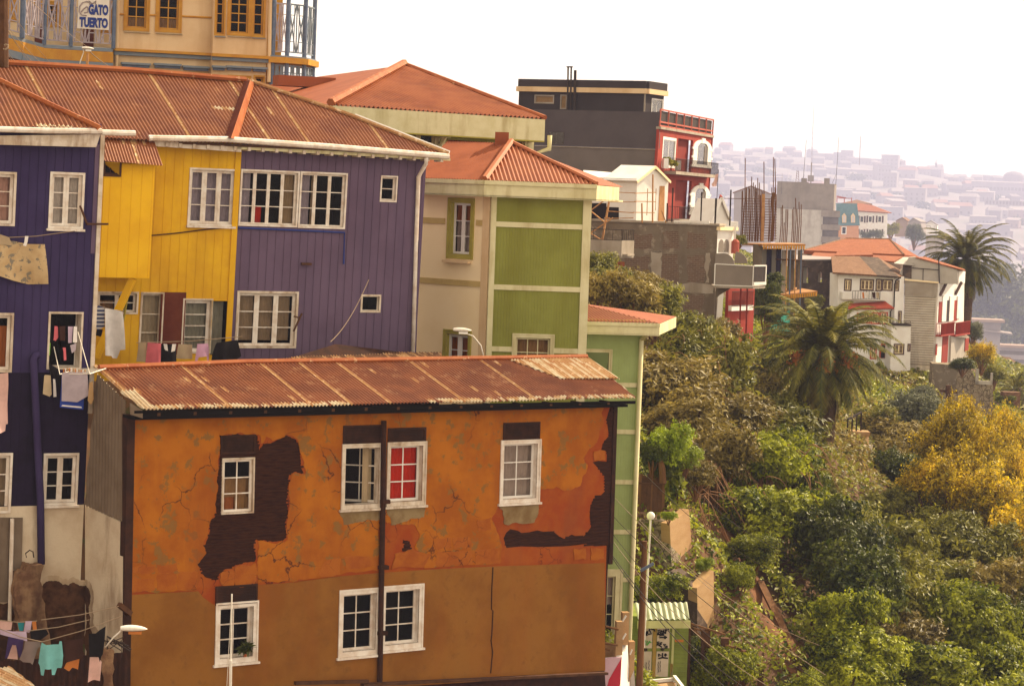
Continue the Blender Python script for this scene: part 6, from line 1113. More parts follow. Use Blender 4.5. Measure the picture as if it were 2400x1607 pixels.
for q in ((1404, 755, 1430, 990), (1470, 760, 1498, 985), (1540, 760, 1562, 960)): b = PCs.box('J', *q); k = MB(); k.box(PCs, *b, .0, .25); k.build('pilaster', 'clean_white', TCb)
for (x0, x1, y0, y1) in ((1350, 1465, 985, 1100), (1485, 1612, 975, 1095)):
    b = PCs.box('J', x0, y0, x1, y1); bq = (PCs.w(b[0], b[2], 1.2), PCs.w(b[1], b[2], 1.2)); k = MB()
    rail(k, *bq, (b[3]-b[2])*.8, .35, .05, 0, .14, .05); rail(k, PCs.w(b[0], b[2], .1), bq[0], (b[3]-b[2])*.8, .35, .05, 0, .14, .05); k.box(PCs, b[0]-.1, b[1]+.1, b[2]-.3, b[2], .0, 1.3); k.build('balcony', 'tower_red', TCb)
for q in (((1385, 755), (1445, 632)), ((1525, 745), (1582, 632))): k = MB(); k.bar(PCs.hit('J', *q[0], .2), PCs.hit('J', *q[1], 1.0), .5, .5); k.build('eave_brace', 'shutter_brown', TCb)
k = MB(); k.box(PCs, *PCs.box('J', 1552, 530, 1605, 640), -.5, .2); k.build('side_window', 'clean_white', TCb)
k = MB(); k.slab([PCs.hit('J', 1480, 1125, .2), PCs.hit('J', 1655, 1135, 2.5), PCs.hit('J', 1620, 1110, -1)], .2); k.build('porch_roof', 'concrete_pale', TCb)
P2 = PCs.off(.5); k = MB(); k.prism(P2, P2.poly('J', [(1480, 1370), (1490, 1130), (1650, 1140), (1645, 1370)]), -3, 0); k.build('porch_wall', 'render_pale', TCb); k = MB(); k.box(P2, *P2.box('J', 1612, 1150, 1640, 1260), .0, .15); k.build('door', 'tower_red', TCb)
# retaining wall of the clapboard house
PRt = Pl(at('J', 1320, 1450, 203), -4); TRt = thing('stone_retaining_wall', 'high brick and stone retaining wall below the clapboard house', 'retaining wall', PRt.hit('H', 950, 500))
k = MB(); k.prism(PRt, PRt.polyz([('H', 840, 262), ('H', 940, 268), ('H', 1000, 290), ('H', 1020, 345), ('H', 1085, 350), ('H', 1085, 520), ('H', 830, 460)]), -6, 0); k.build('wall', 'stone', TRt)
k = MB(); k.prism(PRt.off(.02), PRt.poly('H', [(838, 262), (938, 268), (935, 360), (850, 360)]), -1, 0); k.build('brick_panel', 'dark_brick' if False else 'concrete', TRt)
k = MB(); b = PRt.box('H', 1015, 283, 1082, 348); k.box(PRt, b[0], b[1], b[2], b[2]+.8, -.5, .2); k.box(PRt, b[0], b[0]+.7, b[2], b[3], -.5, .2); k.box(PRt, b[1]-.5, b[1], b[2], b[3]-.8, -.5, .2); k.build('parapet', 'render_pale', TRt)
KU = 1.0; SEC = 3.2
# modern flats at the right edge
for (q, D, lb, roof) in (((1008, 92, 1105, 330), 330, 'pinkish flat-roofed block just right of the clapboard house', 1), ((1100, 195, 1215, 320), 345, 'long pinkish flats with banded windows at the right edge', 0)):
    P2 = Pl(at('H', q[0], q[3], D), -6); b = P2.box('H', *q); T_ = thing('flats', lb, 'building', P2.w(b[0], b[2])); k = MB(); k.box(P2, *b, -10, 0); k.build('wall', 'pale_pink_cloth' if False else 'far_wall', T_)
    k = MB(); k.box(P2, b[0]-.8, b[1]+1.5, b[3]+.01, b[3]+1.2, -11, 2); k.build('roof_slab', 'far_wall_warm', T_)
    for i in range(3):
        if not roof: k = MB(); v_ = b[2]+(b[3]-b[2])*(.2+.28*i); k.box(P2, b[0]+.5, b[1], v_, v_+1.8, .004, .1); k.build('window', 'mid_grey', T_)
    if roof: k = MB(); k.slab([P2.w(b[0]+3, b[3]-3.2, 3), P2.w(b[1]+5, b[3]-4.5, 3), P2.w(b[1]+5, b[3]-4.2, -6), P2.w(b[0]+3, b[3]-2.9, -6)], .6); k.build('lower_roof', 'far_roof', T_)
KU = SEC = 1.0
# ------------------------------------------------------------------ TERRAIN
CP = [('S', 1500, 1625, 90), ('S', 1400, 1660, 80), ('S', 300, 1800, 67), ('S', 1400, 1700, 77), ('S', 0, 1800, 66), ('S', 1650, 1580, 92), ('S', 1750, 1400, 99), ('S', 1850, 1500, 99), ('S', 2000, 1570, 101), ('S', 2300, 1605, 106), ('S', 1700, 1230, 108), ('S', 1620, 1050, 113), ('S', 1540, 900, 122), ('S', 1700, 880, 136), ('S', 1800, 1020, 126), ('S', 1850, 1270, 112), ('S', 2000, 1330, 117),
      ('S', 2250, 1380, 124), ('S', 1940, 1030, 130), ('S', 2100, 1090, 158), ('S', 2300, 1150, 168), ('S', 1620, 815, 149), ('S', 1480, 790, 143), ('S', 1800, 800, 168), ('S', 2000, 880, 203), ('S', 2140, 880, 206), ('S', 2260, 980, 205), ('S', 2330, 930, 255), ('S', 2400, 960, 228), ('S', 1720, 760, 260), ('S', 2000, 740, 320), ('S', 1900, 750, 290), ('S', 1420, 620, 172), ('S', 1420, 720, 139), ('S', 1250, 560, 185), ('S', 2340, 850, 420), ('S', 2150, 760, 420),
      ('S', 400, 330, 112), ('S', 700, 520, 100), ('S', 0, 330, 108), ('S', 0, 200, 200), ('S', 2400, 1605, 98), ('S', 1250, 1450, 86), ('S', 1000, 1300, 88), ('S', 1560, 1130, 97), ('S', 600, 300, 300), ('S', 1200, 450, 300), ('S', 1500, 1360, 93), ('S', 1600, 1480, 94)]
cpt = np.array([at(*c) for c in CP]); cxy, cz = cpt[:, :2], cpt[:, 2]
def tpsk(a, b): d = np.sqrt(((a[:, None]-b[None])**2).sum(-1)); return d
_n = len(cxy); _A = np.zeros((_n+3, _n+3)); _A[:_n, :_n] = tpsk(cxy, cxy)-np.eye(_n)*.5; _A[:_n, _n] = _A[_n, :_n] = 1; _A[:_n, _n+1:] = cxy; _A[_n+1:, :_n] = cxy.T
_w = np.linalg.solve(_A, np.concatenate([cz, np.zeros(3)]))
def lump(x, y): return .35*np.sin(x*.9+np.sin(y*.7)*1.3)*np.sin(y*.8+np.sin(x*.5))+.18*np.sin(x*2.3+1)*np.sin(y*2.1+x)
def gz(xy): xy = np.asarray(xy, float).reshape(-1, 2); return tpsk(xy, cxy)@_w[:_n]+_w[_n]+xy@_w[_n+1:]
def ground(x, y): return float(gz([[x, y]])[0]+lump(x, y))
def grid(x0, x1, y0, y1, nx, ny, zf):
    X, Y = np.meshgrid(np.linspace(x0, x1, nx), np.linspace(y0, y1, ny)); zz_ = zf(X.ravel(), Y.ravel()); v = np.stack([X.ravel(), Y.ravel(), zz_], 1)
    i = np.arange(ny-1)[:, None]*nx+np.arange(nx-1)[None]; i = i.ravel(); return v, np.stack([i, i+1, i+nx+1, i+nx], 1)
def zter(x, y):
    z_ = np.concatenate([gz(np.stack([x[i:i+4000], y[i:i+4000]], 1)) for i in range(0, len(x), 4000)])
    return z_+lump(x, y)
v, f = grid(-60, 130, 30, 440, 200, 330, zter); k = MB(); k.arr(v, f, 0); struct('ground', k, 'soil_dark', True)
# far hillside across the valley
def zfar(x, y):
    u = x/np.maximum(y, 1); crest = 34-95*np.clip(u-.08, -.3, .25)+3*np.sin(x*.012)+2.2*np.sin(x*.031+1)-200*np.clip(u-.19, 0, .2)**2; f = np.clip((y-620)/880, 0, 1)
    return -46+(crest+46)*(f**.62)-np.clip(y-1500, 0, 400)*.12+1.5*np.sin(x*.05+y*.03)
FS = 4.5
v, f = grid(-250, 620, 232, 1850, 150, 150, zfar); k = MB(); k.arr(v*FS, f, 0); struct('hill', k, 'far_hill_soil', True)
# ------------------------------------------------------------------ far hillside houses (each a thing; copies share meshes)
def farhouse(i, w, d, h, roof, wm, rm, gab):
    k = MB(); P = Pl((0, 0, 0), 0); k.box(P, -w/2, w/2, -9, h, -d, 0, 0)
    n_ = max(2, int(w/3.2))
    for fl in range(max(1, int(h/3.4))):
        for j in range(n_): u = -w/2+w*(j+.5)/n_; k.box(P, u-.55, u+.55, fl*3.4+1, fl*3.4+2.6, .02, .1, 2)
    if gab:
        k.add([(-w/2-.4, -.5, h), (w/2+.4, -.5, h), (w/2+.4, d+.5, h), (-w/2-.4, d+.5, h), (-w/2+.5, d/2, h+roof), (w/2-.5, d/2, h+roof)], [(0, 1, 5, 4), (2, 3, 4, 5), (1, 2, 5), (3, 0, 4)], 1)
    else: k.slab([(-w/2-.3, -.6, h+.35), (w/2+.3, -.6, h+.35), (w/2+.3, d+.3, h+.35+roof), (-w/2-.3, d+.3, h+.35+roof)], .3, 1)
    return k.build('far_house', [wm, rm, 'far_hole'], None)
lbs = ['pale hazy house with a light sheet roof on the far hillside', 'hazy house with a reddish roof on the far hillside', 'long hazy terrace with a flat pale roof on the far hillside', 'grey hazy house with a grey roof on the far hillside', 'tall hazy apartment block on the far hillside', 'warm-coloured hazy house with a light roof on the far hillside']
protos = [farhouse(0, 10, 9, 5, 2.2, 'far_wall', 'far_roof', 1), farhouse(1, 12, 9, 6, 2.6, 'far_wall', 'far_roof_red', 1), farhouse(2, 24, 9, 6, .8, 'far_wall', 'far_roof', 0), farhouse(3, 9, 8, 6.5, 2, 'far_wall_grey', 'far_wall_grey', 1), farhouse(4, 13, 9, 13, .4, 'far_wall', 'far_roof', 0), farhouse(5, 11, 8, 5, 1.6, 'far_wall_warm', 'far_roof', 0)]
rf = random.Random(11); used = [0]*6; placed = []
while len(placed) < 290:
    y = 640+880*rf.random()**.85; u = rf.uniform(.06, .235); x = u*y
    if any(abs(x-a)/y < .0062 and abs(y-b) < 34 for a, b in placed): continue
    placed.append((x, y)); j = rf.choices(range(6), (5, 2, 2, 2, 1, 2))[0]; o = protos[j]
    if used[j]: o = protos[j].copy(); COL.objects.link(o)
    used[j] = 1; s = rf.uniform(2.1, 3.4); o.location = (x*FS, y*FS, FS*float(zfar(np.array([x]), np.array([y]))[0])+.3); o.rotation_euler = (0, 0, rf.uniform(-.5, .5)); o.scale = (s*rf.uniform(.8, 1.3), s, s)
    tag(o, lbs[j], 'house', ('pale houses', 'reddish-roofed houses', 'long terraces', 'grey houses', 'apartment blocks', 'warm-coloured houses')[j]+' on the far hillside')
# the long arcaded institution with a domed hall, far right on the crest
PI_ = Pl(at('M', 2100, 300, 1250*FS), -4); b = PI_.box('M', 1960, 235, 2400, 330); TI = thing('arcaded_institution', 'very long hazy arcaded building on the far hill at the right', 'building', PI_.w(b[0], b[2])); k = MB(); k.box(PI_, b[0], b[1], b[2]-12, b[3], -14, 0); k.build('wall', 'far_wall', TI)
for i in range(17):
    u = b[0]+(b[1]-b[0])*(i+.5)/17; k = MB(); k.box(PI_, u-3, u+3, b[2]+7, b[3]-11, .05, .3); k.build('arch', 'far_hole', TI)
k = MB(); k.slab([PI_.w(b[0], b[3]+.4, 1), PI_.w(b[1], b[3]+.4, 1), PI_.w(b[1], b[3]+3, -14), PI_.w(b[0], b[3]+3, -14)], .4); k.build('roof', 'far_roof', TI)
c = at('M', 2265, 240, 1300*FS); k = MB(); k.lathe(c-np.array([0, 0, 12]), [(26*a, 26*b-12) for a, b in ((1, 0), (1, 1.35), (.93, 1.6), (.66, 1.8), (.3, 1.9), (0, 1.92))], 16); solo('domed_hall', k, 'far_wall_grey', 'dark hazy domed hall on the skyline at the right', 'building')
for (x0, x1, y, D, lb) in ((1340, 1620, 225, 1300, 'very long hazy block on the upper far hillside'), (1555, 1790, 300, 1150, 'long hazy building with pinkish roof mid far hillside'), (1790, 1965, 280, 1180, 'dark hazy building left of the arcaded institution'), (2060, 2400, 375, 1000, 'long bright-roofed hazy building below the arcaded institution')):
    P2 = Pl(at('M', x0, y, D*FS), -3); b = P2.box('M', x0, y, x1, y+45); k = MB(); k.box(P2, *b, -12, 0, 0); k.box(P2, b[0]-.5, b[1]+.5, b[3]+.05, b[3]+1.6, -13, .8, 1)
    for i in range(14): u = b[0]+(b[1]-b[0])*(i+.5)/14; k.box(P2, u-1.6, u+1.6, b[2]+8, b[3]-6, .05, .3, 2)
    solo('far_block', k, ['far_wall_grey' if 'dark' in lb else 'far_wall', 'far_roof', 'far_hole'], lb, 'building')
# ------------------------------------------------------------------ TREES AND SHRUBS
def palm_mesh(h, R, nf, seed, r0=.5, leafl=.8):
    r = np.random.default_rng(seed); tk = MB(); n = 14; path = [np.array([.25*math.sin(i*.3), 0, h*i/n]) for i in range(n+1)]
    tk.tube(path, [r0*(1.35-.45*min(1, i/4))*(1+.06*(i % 2))+(.12 if i > n-3 else 0) for i in range(n+1)], 10); top = path[-1]
    V, Fq, Mi = [], [], []
    for i in range(nf):
        a = i*2.39996+r.uniform(-.2, .2); e = 1.35-2.65*((i+.5)/nf)**1.1+r.uniform(-.12, .12); L = R*r.uniform(.85, 1.1)*(1.0 if e > -.2 else .8); dr = 1.4+.45*r.random()
        hd = np.array([math.cos(a), math.sin(a), 0]); sd_ = np.array([-math.sin(a), math.cos(a), 0]); pts = []; p = top+hd*.2; s_ = 22
        for j in range(s_+1):
            t = j/s_; an = e-dr*t**1.5*(1 if e > -.1 else .5); pts.append(p.copy()); p = p+(hd*math.cos(an)+np.array([0, 0, math.sin(an)]))*L/s_
        m = 1 if i > nf*.86 else 0
        for j in range(2, s_):
            t = j/s_; d = nrm(pts[j+1]-pts[j]); up_ = np.cross(sd_, d); up_ = up_ if up_[2] > 0 else -up_; ll = leafl*math.sin(math.pi*min(1, .12+t*.9))**.6*(1-.35*t)
            for s2 in (-1, 1):
                for q in (0, .33, .67):
                    b = pts[j]+(pts[j+1]-pts[j])*q; tip = b+(d*.75+sd_*s2*.8*r.uniform(.8, 1.2)+up_*.12*(1-2*t)+np.array([0, 0, -.25-.3*r.random()]))*ll*.85; w = d*.028*R/3.5
                    k_ = len(V); V += [b-w, b+w, tip+w*.3, tip-w*.3]; Fq.append((k_, k_+1, k_+2, k_+3)); Mi.append(m)
        k_ = len(V)
        for j in range(s_+1): wd_ = sd_*.06*(1-j/s_*.8); V += [pts[j]-wd_, pts[j]+wd_]
        for j in range(s_): Fq.append((k_+2*j, k_+2*j+1, k_+2*j+3, k_+2*j+2)); Mi.append(m)
    cr = MB(); cr.arr(np.array(V), np.array(Fq), np.array(Mi)); return tk, cr, top
def palm(z, x, y, D, xb, yb, R, nf, seed, label, fruit=False, r0=.5):
    """crown centre at (x, y), foot at (xb, yb)"""
    c = at(z, x, y, D); ft = at(z, xb, yb, D); h = c[2]-ft[2]; T = thing('palm_tree', label, 'palm', (c[0]-.2, c[1], ft[2])); o = ORG[T.name]
    tk, cr, top = palm_mesh(h, R, nf, seed, r0); tk.V = [tuple(np.array(p)+o) for p in tk.V]; cr.V = [tuple(np.array(p)+o) for p in cr.V]
    tk.build('trunk', 'trunk', T); cr.build('crown', ['palm_leaf', 'leaf_brown'], T)
    if fruit:
        for dx, dz in ((-1.5, .1), (1.3, .1), (.1, -.2)): k = MB(); vs, fs = leafcloud([(*(top+o+np.array([dx, -1.5, dz-.6])), .5, .6)], 120, .14, 4); k.arr(vs, fs, 0); k.build('fruit_cluster', 'orange_cloth', T)
    return T
palm('H', 425, 215, 129, 405, 570, 4.7, 130, 1, 'large date palm with orange fruit growing mid slope in front of the white tudor house', True, .46)
palm('J', 1660, 420, 226, 1590, 1010, 5.3, 110, 2, 'tall date palm beside the clapboard house against the hazy valley', False, .42)
palm('H', 1195, 365, 232, 1185, 470, 3.2, 34, 3, 'small palm half cut off by the right edge')
for i, (x, y) in enumerate(((1405, 92), (1438, 92), (1700, 98))): palm('M', x, y, 6400, x, y+38, 30, 16, 20+i, ('left one of a tiny palm pair on the far skyline', 'right one of a tiny palm pair on the far skyline', 'tiny lone palm on the far skyline')[i], False, 2.6)
SH = {}
def shrub_proto(kind, seed, n, size, lm, asp=1.7, flat=.8, nb=6, core=.72, br='twig', spread=.62, lump=.22, sprig=.16):
    r = random.Random(seed); bl = [(0, 0, .95*flat, .72, .72*flat)]
    for i in range(nb): a = 2*math.pi*i/nb+r.uniform(-.4, .4); d = spread*r.uniform(.6, 1.1); s = r.uniform(.34, .55); bl.append((d*math.cos(a), d*math.sin(a), flat*(.55+r.uniform(0, .95)), s, s*flat*r.uniform(.8, 1.2)))
    vs, fs = leafcloud(bl, n, size, seed, asp=asp, core=core, lump=lump, sprig=sprig); T = bpy.data.objects.new('shrub_'+kind, None); COL.objects.link(T); ORG[T.name] = np.zeros(3)
    k = MB(); mi = 0
    if isinstance(lm, list): q_ = vs.reshape(-1, 4, 3).mean(1); rg = np.random.default_rng(seed); mi = (q_[:, 2]+.35*np.sin(q_[:, 0]*5)*np.sin(q_[:, 1]*5+1)+rg.normal(size=len(q_))*.3 < .78*flat).astype(int)
    k.arr(vs, fs, mi); k.build('crown', lm, T); k = MB(); branches(k, (0, 0, -.4), [(b[0]*1.05, b[1]*1.05, b[2]+b[4]*.6) for b in bl], .07, seed); k.build('trunk', br, T); SH[kind] = [T, False, seed]; return T
for i in range(3):
    shrub_proto(f'green{i}', 40+i, 13000, .062, 'leaf_green', nb=8, lump=.34, core=.6); shrub_proto(f'olive{i}', 50+i, 10500, .058, 'leaf_olive', asp=2.6, nb=9, core=.5, lump=.42); shrub_proto(f'brown{i}', 60+i, 9000, .055, 'leaf_brown', asp=2.8, nb=9, core=.4, lump=.45)
    shrub_proto(f'yellow{i}', 70+i, 14000, .05, ['leaf_yellow', 'leaf_olive'], asp=2.2, nb=11, spread=.8, flat=1.1, core=.5, lump=.42); shrub_proto(f'dark{i}', 80+i, 11000, .065, 'leaf_dark', nb=8, lump=.34); shrub_proto(f'bright{i}', 90+i, 9000, .065, 'leaf_bright', nb=7, lump=.34); shrub_proto(f'grey{i}', 95+i, 10000, .06, 'leaf_grey', nb=8, lump=.36)
NAMES = dict(green='bush', olive='shrub', brown='shrub', yellow='acacia_tree', dark='tree', bright='bush', grey='tree')
def shrub(kind, z, x, y, D, r, label, group=None, tall=None, name=None, i=None):
    """crown centre seen at (x, y), radius r metres"""
    T, u, sd_ = SH[kind+str((shrub.n if i is None else i) % 3)]; shrub.n += 1; c = at(z, x, y, D); loc = (c[0], c[1], c[2]-.95*r*.8)
    r *= .96; sc = (r*random.uniform(.85, 1.15), r*random.uniform(.85, 1.15), r*(tall or (random.uniform(.85, 1.25) if kind in ('green', 'dark') else random.uniform(.8, 1.15))))
    if tall: loc = (c[0], c[1], c[2]-.95*r*.8*tall)
    if u: o = copy_tree(T, loc, random.uniform(0, 6.28), sc)
    else: o = T; SH[kind+str((shrub.n-1 if i is None else i) % 3)][1] = True; o.location = loc; o.scale = sc; o.rotation_euler = (0, 0, random.uniform(0, 6.28))
    o.name = name or NAMES[kind]; return tag(o, label, 'tree' if 'tree' in o.name else 'shrub', group)
shrub.n = 0
LS = [ # upper slope right of the pale green house
 ('olive', 'I', 190, 960, 128, 1.2, 'spindly olive shrub under the low concrete balcony'), ('olive', 'I', 290, 1090, 126, 1.5, 'yellow-green shrub just above the pale green house roof'), ('brown', 'I', 460, 1150, 127, 1.5, 'brownish shrub in front of the unfinished brick wall'), ('brown', 'I', 560, 1090, 129, 1.2, 'dry twiggy shrub climbing the unfinished brick wall'), ('brown', 'I', 200, 1190, 122, 1.6, 'brown shrub against the cream and green house corner'),
 ('olive', 'I', 640, 1330, 125, 1.5, 'olive shrub above the right end of the pale green house roof'), ('brown', 'I', 430, 1270, 123, 2.0, 'brown scrub behind the pale green house roof'), ('green', 'I', 850, 1450, 131, 1.1, 'small green bush at the foot of the unfinished brick wall'), ('olive', 'I', 930, 1560, 131, 1.5, 'olive bush below the middle of the unfinished building'), ('brown', 'I', 1150, 1560, 136, 1.4, 'brownish bush below the grey balcony supports'),
 ('olive', 'V', 1560, 835, 121, 2.0, 'broad olive bush right of the pale green house gutter'), ('brown', 'V', 1640, 825, 127, 1.9, 'broad brown bush below the white arcade house'), ('olive', 'V', 1720, 855, 136, 1.8, 'olive bush left of the large palm'), ('brown', 'V', 1530, 870, 116, 2.6, 'dense brown scrub beside the pale green downpipe'), ('olive', 'V', 1620, 880, 120, 2.8, 'olive scrub in the middle of the upper slope'), ('brown', 'V', 1700, 910, 127, 2.2, 'rusty brown scrub below the large palm fronds at left'), ('olive', 'V', 1770, 960, 126, 1.7, 'grey-olive bush touching the palm fronds'),
 ('brown', 'V', 1560, 950, 111, 2.5, 'brown scrub above the bright bush'), ('brown', 'V', 1650, 960, 114, 2.6, 'twiggy scrub on the middle slope'), ('olive', 'V', 1750, 990, 119, 2.6, 'olive bush down-slope from the palm trunk'), ('olive', 'V', 1820, 1040, 122, 1.7, 'olive bush left of the ruined steps'), ('brown', 'V', 1620, 1060, 108, 2.2, 'brown vine-hung scrub right of the bright bush'),
 ('green', 'V', 1720, 1070, 110, 2.2, 'green ivy mound above the landslip'), ('green', 'V', 1800, 1090, 113, 2.4, 'green ivy mound on the middle of the slope'), ('olive', 'V', 1850, 1110, 118, 1.6, 'olive bush below the ruined steps'), ('green', 'V', 1770, 1170, 106, 2.2, 'leafy ivy mound in the centre of the slope'), ('green', 'V', 1860, 1200, 109, 2.1, 'sunlit green ivy mound right of the slope centre'), ('olive', 'V', 1950, 1215, 114, 1.9, 'olive bush between ivy mounds and yellow acacia'), ('green', 'V', 1720, 1255, 101, 1.3, 'ivy mound on top of the landslip scar'), ('dark', 'V', 1920, 1270, 105, 2.4, 'dark ivy mound in the shade below the yellow acacia'), ('olive', 'V', 2010, 1260, 111, 2.6, 'olive thicket left of the yellow acacia'),
 ('green', 'V', 1690, 1330, 97, .8, 'ivy-covered stump left of the landslip scar'), ('green', 'V', 1935, 1440, 96, 1.6, 'big bright ivy mound right of the landslip scar'), ('green', 'V', 1960, 1520, 94, 2.0, 'ivy mound at the bottom edge right of the landslip'), ('dark', 'V', 1960, 1360, 100, 2.2, 'dark hollow bush above the big bright ivy mound'), ('olive', 'V', 2040, 1380, 104, 2.4, 'olive bush under the acacia crown'), ('brown', 'V', 2060, 1460, 101, 2.2, 'brown twiggy bush near the bottom edge'), ('green', 'V', 2170, 1400, 105, 2.3, 'green bush below the acacia tree'), ('green', 'V', 2230, 1470, 103, 2.2, 'round ivy mound in the lower right'), ('dark', 'V', 2310, 1440, 106, 2.0, 'dark ivy mound at the right edge'), ('green', 'V', 2300, 1530, 101, 2.0, 'ivy mound in the bottom right corner'), ('green', 'V', 2100, 1540, 98, 2.2, 'ivy mound low on the slope bottom edge'), ('olive', 'V', 2130, 1320, 112, 2.4, 'yellowish bush leaning under the acacia tree'), ('brown', 'V', 2250, 1330, 112, 2.3, 'rust-tinged bush right under the acacia tree'), ('olive', 'V', 2330, 1340, 116, 2.3, 'olive thicket at the right edge under the acacia'),
 ('green', 'V', 1700, 1510, 92, .9, 'ivy patch at the bottom left of the landslip'), ('green', 'V', 1660, 1540, 90, 1.3, 'leafy bush behind the dark fence posts'), ('dark', 'V', 1600, 1510, 91, 1.0, 'dark creeper hanging beside the graffiti shed'), ('green', 'V', 1850, 1575, 92, .8, 'ivy patch under the fallen plank'),
 # around the steps, palm and retaining wall
 ('brown', 'V', 2010, 1060, 141, 1.7, 'brown bush right of the ruined steps'), ('brown', 'V', 2040, 1000, 150, 2.2, 'dense brown shrub behind the ruined steps'), ('grey', 'V', 2090, 955, 168, 2.1, 'grey-green shrub below the white tudor house'), ('grey', 'V', 2110, 905, 190, 1.1, 'slim grey-green shrub at the foot of the clapboard house'), ('olive', 'V', 2000, 960, 152, 1.7, 'olive shrub behind the large palm trunk at right'), ('olive', 'V', 1860, 1000, 132, 1.0, 'small olive bush at the large palm foot'), ('dark', 'V', 2055, 1090, 133, 1.6, 'dark shrub under the ruined steps wall'), ('olive', 'V', 2020, 1170, 124, 1.6, 'olive shrub below the pale ruined wall'),
 ('dark', 'J', 1590, 1400, 199, 1.35, 'dark round shrub on top of the stone retaining wall', None, .62), ('yellow', 'J', 1770, 1330, 203, 1.35, 'orange-tinged bush above the stone retaining wall'), ('grey', 'J', 1690, 1110, 240, 1.3, 'pale bush behind the red balcony house porch'), ('olive', 'J', 1880, 1490, 215, 1.2, 'olive bush right of the stone wall parapet'), ('green', 'V', 2300, 915, 222, 1.0, 'green bush behind the parapet at the right edge'), ('dark', 'V', 2290, 1000, 190, 1.4, 'dark ivy-covered column beside the stone retaining wall'), ('olive', 'V', 2230, 960, 195, 1.0, 'olive bush at the foot of the stone retaining wall'), ('olive', 'V', 2170, 985, 185, 1.1, 'shrub below the brick part of the retaining wall'),
 # site
 ('dark', 'I', 1590, 1080, 158, 1.0, 'upper part of the dark tree by the grey balcony'), ('olive', 'J', 240, 830, 205, 0.85, 'small olive tree below the blackened ruin'), ('olive', 'I', 1340, 750, 160, 0.45, 'spiky plant on the white arcade house roof'), ('grey', 'J', 1150, 205, 1080, 5.6, 'big dark hazy tree below the small white cottage'), ('grey', 'J', 790, 200, 970, 3.1, 'hazy bush under the shuttered house windows'), ('grey', 'J', 700, 205, 970, 2.5, 'hazy bush beside the orange mansard house'), ('olive', 'J', 930, 165, 1030, 3.7, 'yellowish hazy tree right of the shuttered house')]
for a in LS: shrub(*a)
shrub('dark', 'I', 1560, 1300, 156, 1.25, 'dark leafy tree between the grey balcony and the turquoise net', None, 1.9, 'tree')
YT = [('yellow', 2185, 1010, 130, 1.25, 'top tuft of the tallest yellow acacia', 1.56), ('yellow', 2150, 1060, 128, 1.5, 'upper left tuft of the tallest yellow acacia', 1.30), ('yellow', 2220, 1080, 127, 1.7, 'upper right tuft of the tallest yellow acacia', 1.43), ('yellow', 2130, 1140, 125, 1.4, 'left flank tuft of the tallest yellow acacia', 1.17), ('yellow', 2200, 1160, 124, 2.0, 'broad middle tuft of the tallest yellow acacia', 1.17), ('yellow', 2260, 1190, 123, 1.7, 'right flank tuft of the tallest yellow acacia', 1.17), ('yellow', 2300, 1050, 150, 1.5, 'upper yellow acacia at the right edge', 1.69), ('yellow', 2325, 1120, 145, 1.6, 'middle yellow acacia at the right edge', 1.30), ('yellow', 2320, 1260, 120, 1.5, 'low golden acacia at the right edge', 1.30), ('olive', 2150, 1230, 120, 1.9, 'olive left underside of the yellow acacias', .9), ('olive', 2240, 1260, 118, 2.2, 'olive right underside of the yellow acacias', .9), ('dark', 2290, 1180, 130, 1.7, 'dark gap filler tree between the yellow acacias', 1.0)]
for a in YT: shrub(a[0], 'V', a[1], a[2], a[3], a[4], a[5].replace(' gap filler', ''), None, a[6])
BR = [('dark', 'G', 640, 270, 96, .75, 'dark ivy mass under the lime-green bush behind the dark posts'), ('brown', 'G', 860, 300, 99, .9, 'dry brown brush hanging below the lime-green bush'), ('bright', 'G', 690, 150, 96, 1.1, 'bright lime-green bush above the dark board fence'), ('bright', 'G', 790, 190, 96.5, .8, 'lime-green creeper tip hanging over the retaining wall'), ('dark', 'G', 590, 180, 95.5, .7, 'dark ivy beside the pale green downpipe'), ('bright', 'G', 900, 830, 95, .42, 'bright green tuft on the lower retaining wall'), ('bright', 'G', 690, 545, 94.5, .3, 'grassy tuft on top of the upper retaining wall'), ('green', 'G', 640, 990, 93, .9, 'green weeds behind the graffiti shed roof'), ('green', 'G', 520, 980, 92.5, .7, 'green weeds between pole and pale green house')]
for a in BR: shrub(*a)
# hazy wood beyond the tall palm: one continuous mass
bl = []; rw_ = random.Random(4)
for i in range(90): c = at('V', rw_.uniform(2210, 2420), rw_.uniform(640, 900), rw_.uniform(1500, 1800)); bl.append((c[0], c[1], c[2]-5, rw_.uniform(12, 24), rw_.uniform(10, 20)))
vs, fs = leafcloud(bl, 34000, 2.9, 9); k = MB(); k.arr(vs, fs, 0); struct('far_wood', k, 'leaf_dark', False, 'stuff')
bl = []
for i in range(90): y = rw_.uniform(560, 1300); u = rw_.uniform(.05, .24); x = u*y; bl.append((x*FS, y*FS, FS*float(zfar(np.array([x]), np.array([y]))[0])+3, rw_.uniform(12, 24), rw_.uniform(8, 13)))
vs, fs = leafcloud(bl, 22000, 4.5, 10); k = MB(); k.arr(vs, fs, 0); struct('valley_trees', k, 'leaf_dark', False, 'stuff')
